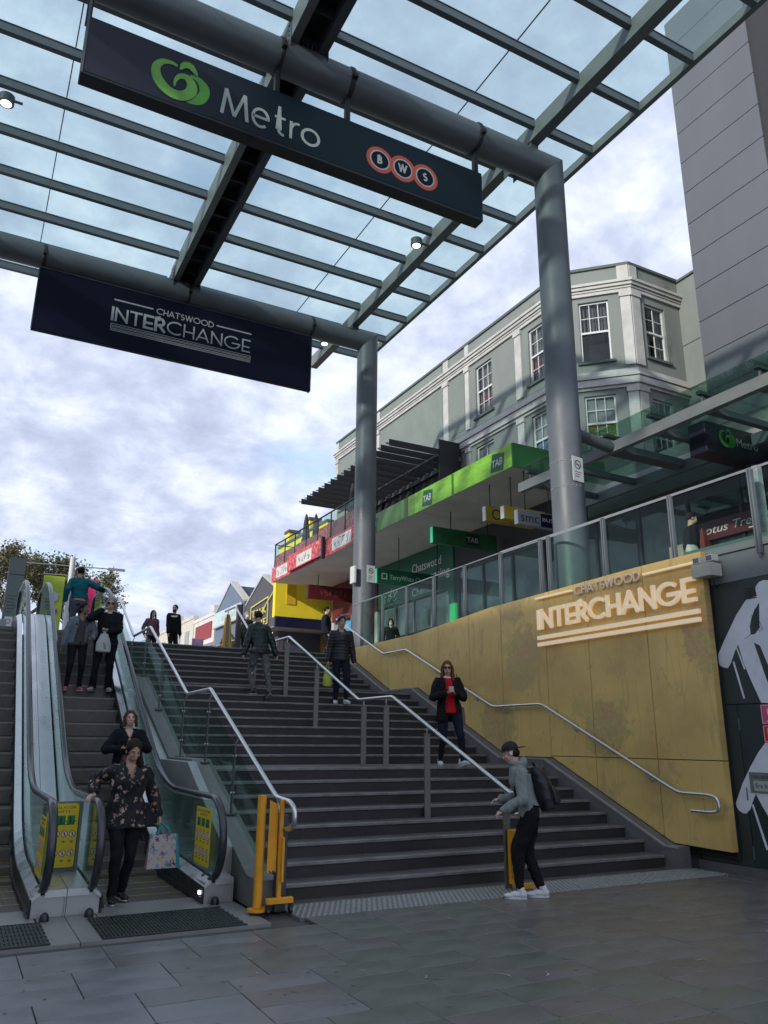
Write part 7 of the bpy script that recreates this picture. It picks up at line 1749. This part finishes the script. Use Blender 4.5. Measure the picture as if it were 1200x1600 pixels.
FB_ = floral('flower_bag_print', (.42, .40, .38), [(.35, .06, .12), (.20, .25, .45), (.50, .20, .25), (.10, .28, .28), (.5, .42, .12), (.10, .02, .05)], 22., .42)
TEAL = mat('teal_webbing', (.02, .22, .26), .6, 0, .15, 9.)
bx_, by_, bz_ = h.x+.04, h.y-.02, h.z-.13
b = MB(); b.loft([(bx_, by_, bz_-.34, .15, .05), (bx_, by_, bz_-.33, .165, .065), (bx_, by_, bz_-.15, .16, .06), (bx_, by_, bz_-.01, .15, .035), (bx_, by_, bz_, .145, .022)], 4)
b = MB(); prf = [(-.165, -.34), (.16, -.34), (.145, 0), (-.145, -.0)]
b.add([(bx_+x*(1 if z > -.1 else 1), by_+y*(.5 if z > -.1 else 1), bz_+z) for y in (-.055, .055) for x, z in prf], [(0, 1, 2, 3), (7, 6, 5, 4), (0, 4, 5, 1), (3, 2, 6, 7), (0, 3, 7, 4)])
obj('printed_panel', b, FB_, t)
b = MB(); b.add([(bx_+x+.003, by_+y*(.5 if z > -.1 else 1), bz_+z) for y in (-.062, .062) for x, z in ((.148, -.34), (.19, -.335), (.155, 0), (.135, 0))], [(0, 1, 2, 3), (7, 6, 5, 4), (0, 4, 5, 1), (1, 5, 6, 2), (3, 2, 6, 7), (0, 3, 7, 4)]); obj('teal_side', b, TEAL, t)
for q in (-1, 1):
    b = MB(); b.tube([(bx_-.07, by_+.025*q, bz_-.01), (bx_-.045, by_+.02*q, bz_+.07), (h.x, h.y, h.z), (bx_+.05, by_+.02*q, bz_+.06), (bx_+.07, by_+.025*q, bz_-.01)], .006, 6, rz=.015); obj('handle', b, TEAL, t)
# dark handbag behind her hip
t, M = handbag((2.10, 9.62, .98), (.22, .12, .26), mat('dark_navy_bag', (.015, .018, .032), .5), 'dark navy shoulder bag at the hip of the person in the floral blouse')
# 6 woman with phone behind
ph, J6 = person('brown haired person in plain black top on the escalator behind the floral blouse', (2.26, 12.1, ez(12.3)), R(0), 1.66,
    dict(pelvis=.92, footL=(.09, .0, .0, 8), footR=(-.09, .02, .0, -8), handL=(.06, -.30, 1.17), handR=(-.14, -.26, 1.10), elbowL=(1, .5, -.5), elbowR=(-1, .5, -.5), palmL=(-.3, 0, 1), palmR=(.3, 0, 1), bendL=(-.7, 0, .1), bendR=(.5, 0, .1), curlL=.35, curlR=.5, hpitch=-4, hroll=-3),
    dict(skin='light', hair='brown', hairstyle='bob', w=1.12, trousers=dict(m=CB, k=1.0, amp=.006), shoes=SB, tops=[dict(name='black_top', m=cloth('black_blue', (.009, .011, .015)), th=.018, hem=-.13, bust=True, vneck=.11, amp=.009)]), 66)
h = J6['hand']['R']+Vector((.06, -.02, .03)); b = MB(); b.bbox(h.x-.045, h.x+.05, h.y-.045, h.y+.03, h.z-.01, h.z+.002, .003); single('phone', b, mat('phone_dark', (.03, .03, .035), .25), 'dark phone held by the person in the plain black top', 'phone')
nk = J6['neck']; b = MB(); b.tube([(nk.x+.0, nk.y-.10, nk.z-.12), (nk.x+.0, nk.y-.102, nk.z-.14)], .009, 8); single('pendant', b, INOX(), 'tiny silver pendant at the neck of the person in the plain black top', 'pendant')
t, M = handbag((2.26, 11.86, ez(12.3)+1.02), (.24, .12, .18), mat('maroon_leather', (.06, .012, .02), .5), 'maroon bag held in front of the person in the plain black top')
# 7, 8 couple
zc_ = ez(15.9)
_, J7 = person('person in grey open jacket and pink trainers on the escalator', (1.86, 15.72, zc_), R(0), 1.66,
    dict(pelvis=.92, side=.02, footL=(.10, -.03, .0, 14), footR=(-.12, .0, .0, -14), handR=(-.28, -.02, .80), handL=(.22, -.20, .96), elbowL=(.6, 1, -.2), elbowR=(-.6, 1, 0), hyaw=38, hroll=-4, head=(.02, -.03, .135)),
    dict(skin='brown', hair='black', hairstyle='pony', w=1.05, vox=.013, bvox=.010, trousers=dict(m=CB, k=.95, flare=.85, amp=.006), shoes=mat('shoe_coral', (.62, .08, .10), .6), sole=SW, tops=[dict(name='grey_tee', m=cloth('charcoal_tee', (.06, .062, .06)), th=.005, hem=-.06, sleeve=0, bust=True, vneck=.08), dict(name='grey_jacket', m=cloth('blue_grey', (.15, .175, .20)), th=.018, hem=-.02, open=.10, amp=.010)]), 77)
_, J8 = person('grey haired person in black shirt on the escalator, one hand raised to the face', (2.36, 15.72, zc_), R(-10), 1.80,
    dict(pelvis=.93, side=.02, footL=(.12, .03, .0, 18), footR=(-.16, -.05, .0, -18), handR=(-.13, -.15, 1.50), handL=(.02, -.28, 1.10), elbowR=(-1, .2, -1), elbowL=(1, .5, -.6), hroll=4, hpitch=10, hyaw=-6, palmL=(-.2, 0, 1), bendL=(-.6, 0, 0), curlL=.8, curlR=.5, palmR=(1, 0, 0)),
    dict(skin='light', hair='grey', hairstyle='bob', sunglasses=True, w=1.14, vox=.013, bvox=.010, trousers=dict(m=CB, k=1.05, flare=1.25, amp=.008), shoes=mat('sandal_beige', (.4, .36, .32), .6), tops=[dict(name='black_shirt', m=cloth('black_shirt', (.013, .014, .017)), th=.020, hem=-.12, collar=.0, amp=.010)]), 88)
h = J8['hand']['L']; PB = mat('white_plastic_bag', (.42, .44, .42), .5, 0, .15, 5., .2, 20)
t, M = handbag((h.x, h.y-.01, h.z-.05), (.27, .13, .34), PB, 'white plastic bag held by the grey haired person on the escalator', nm='plastic_bag', tap=.5)
b = MB(); b.ell((h.x, h.y-.01, h.z-.05), (.03, .03, .06), 8, 6); b.ell((h.x, h.y-.04, h.z+.03), (.06, .04, .015), 10, 6); obj('handle', b, PB, t)
b = MB()
for q in range(3): b.ell((h.x+.01*q, h.y-.085, h.z-.24-.04*q), (.02, .004, .012), 8, 6)
obj('print', b, mat('bag_print_green', (.05, .12, .06), .6), t)
# 9 teal
_, J9 = person('person in teal top at the head of the escalator, seen from behind', (2.16, 19.0, 4.0-.22), R(178), 1.74,
    dict(pelvis=.93, lean=.03, side=.02, footL=(.09, .02, .0, 5), footR=(-.09, .0, .0, -5), handL=(.30, -.0, .93), handR=(-.50, -.12, 1.22), elbowL=(.2, 1, 0), elbowR=(-.3, .8, -.2), hpitch=0, hyaw=10),
    dict(skin='tan', hair='black', hairstyle='short', w=1.12, vox=.013, bvox=.011, trousers=dict(m=cloth('grey_blue_jeans', (.10, .13, .17)), k=1.08, flare=.9), shoes=SB, tops=[dict(name='teal_top', m=cloth('teal', (.012, .13, .16)), th=.024, hem=.03, amp=.010), dict(name='pink_waistband', m=cloth('pinkish', (.5, .3, .28)), th=.008, hem=-.03, sleeve=0)]), 99)
# 10, 11 at the top of the stairs on the plaza
_, _j = person('bearded person in black sweater with white chest print standing at the stair head looking left', (5.72, 25.0, 4.0), R(22), 1.80,
    dict(pelvis=.94, footL=(.1, 0, 0, 10), footR=(-.1, 0, 0, -10), handL=(.27, -.02, .84), handR=(-.24, -.12, .86), hyaw=-58),
    dict(skin='tan', hair='black', hairstyle='short', beard=True, vox=.016, bvox=.013, trousers=dict(m=CB), shoes=SB, tops=[dict(name='black_sweater', m=CB, th=.024, hem=-.08)]), 101)
c = _j['chest']; b = MB(); b.ell((c.x-.03, c.y-.162, c.z+.035), (.10, .012, .028), 12, 6); b.ell((c.x+.05, c.y-.155, c.z+.055), (.04, .012, .018), 10, 6); single('chest_print', b, WHITE(), 'white print on the chest of the bearded person', 'print')
person('person with long dark hair in mauve top left of the bearded person', (5.15, 25.4, 4.0), R(14), 1.64,
    dict(pelvis=.93, footL=(.09, 0, 0, 8), footR=(-.09, 0, 0, -8), handL=(.24, 0, .84), handR=(-.24, 0, .84)),
    dict(skin='light', hair='dark', hairstyle='long', vox=.016, bvox=.013, trousers=dict(m=CB), shoes=SB, tops=[dict(name='mauve_top', m=cloth('mauve', (.17, .085, .12)), th=.012, hem=-.08, bust=True)]), 102)
person('person in face mask with pale green sleeve, behind the climbing person', (7.85, 24.2, 4.0), R(10), 1.66,
    dict(pelvis=.93, footL=(.09, 0, 0, 8), footR=(-.09, 0, 0, -8), handL=(.24, 0, .84), handR=(-.28, -.05, .84)),
    dict(skin='light', hair='grey', hairstyle='short', mask=True, vox=.016, bvox=.013, trousers=dict(m=CB), shoes=SB, tops=[dict(name='dark_vest', m=cloth('dark_green_vest', (.02, .03, .03)), th=.034, hem=-.12, sleeve=0), dict(name='pale_sweater', m=cloth('pale_green', (.35, .48, .44)), th=.012, hem=-.02)]), 103)
person('dark clothed person half hidden behind the blue advertising board', (9.75, 22.2, 4.0), R(60), 1.70,
    dict(pelvis=.93, footL=(.09, 0, 0, 8), footR=(-.09, 0, 0, -8), handL=(.24, -.1, .84), handR=(-.24, -.1, .84)),
    dict(skin='light', hair='black', hairstyle='short', vox=.016, bvox=.013, trousers=dict(m=CB), shoes=SB, tops=[dict(name='dark_jacket', m=CN, th=.024, hem=-.1)]), 104)
person('black haired person whose head just shows above the far end of the gold wall', (12.2, 22.5, 3.92), R(-30), 1.62,
    dict(pelvis=.93, footL=(.09, 0, 0, 8), footR=(-.09, 0, 0, -8), handL=(.24, 0, .84), handR=(-.24, 0, .84), hpitch=15),
    dict(skin='light', hair='black', hairstyle='bob', mask=True, vox=.016, bvox=.013, trousers=dict(m=CB), shoes=SB, tops=[dict(name='dark_top', m=CB, th=.016, hem=-.1)]), 105)
_, jr_ = person('person in black top walking on the right terrace behind the glass rail', (11.75, 9.85, 4.15), R(62), 1.74,
    dict(pelvis=.93, footL=(.09, -.15, 0, 0), footR=(-.09, .15, 0, 0), handL=(.24, -.12, .88), handR=(-.24, .1, .84), hpitch=4),
    dict(skin='tan', hair='black', hairstyle='short', vox=.014, bvox=.011, trousers=dict(m=CB), shoes=SB, tops=[dict(name='black_tee', m=CB, th=.016, hem=-.1)]), 106)
h = jr_['hand']['R']; t, M = handbag((h.x, h.y, h.z+.25), (.30, .2, .22), PB, 'white bag carried at waist height by the person in black on the right terrace', nm='plastic_bag')
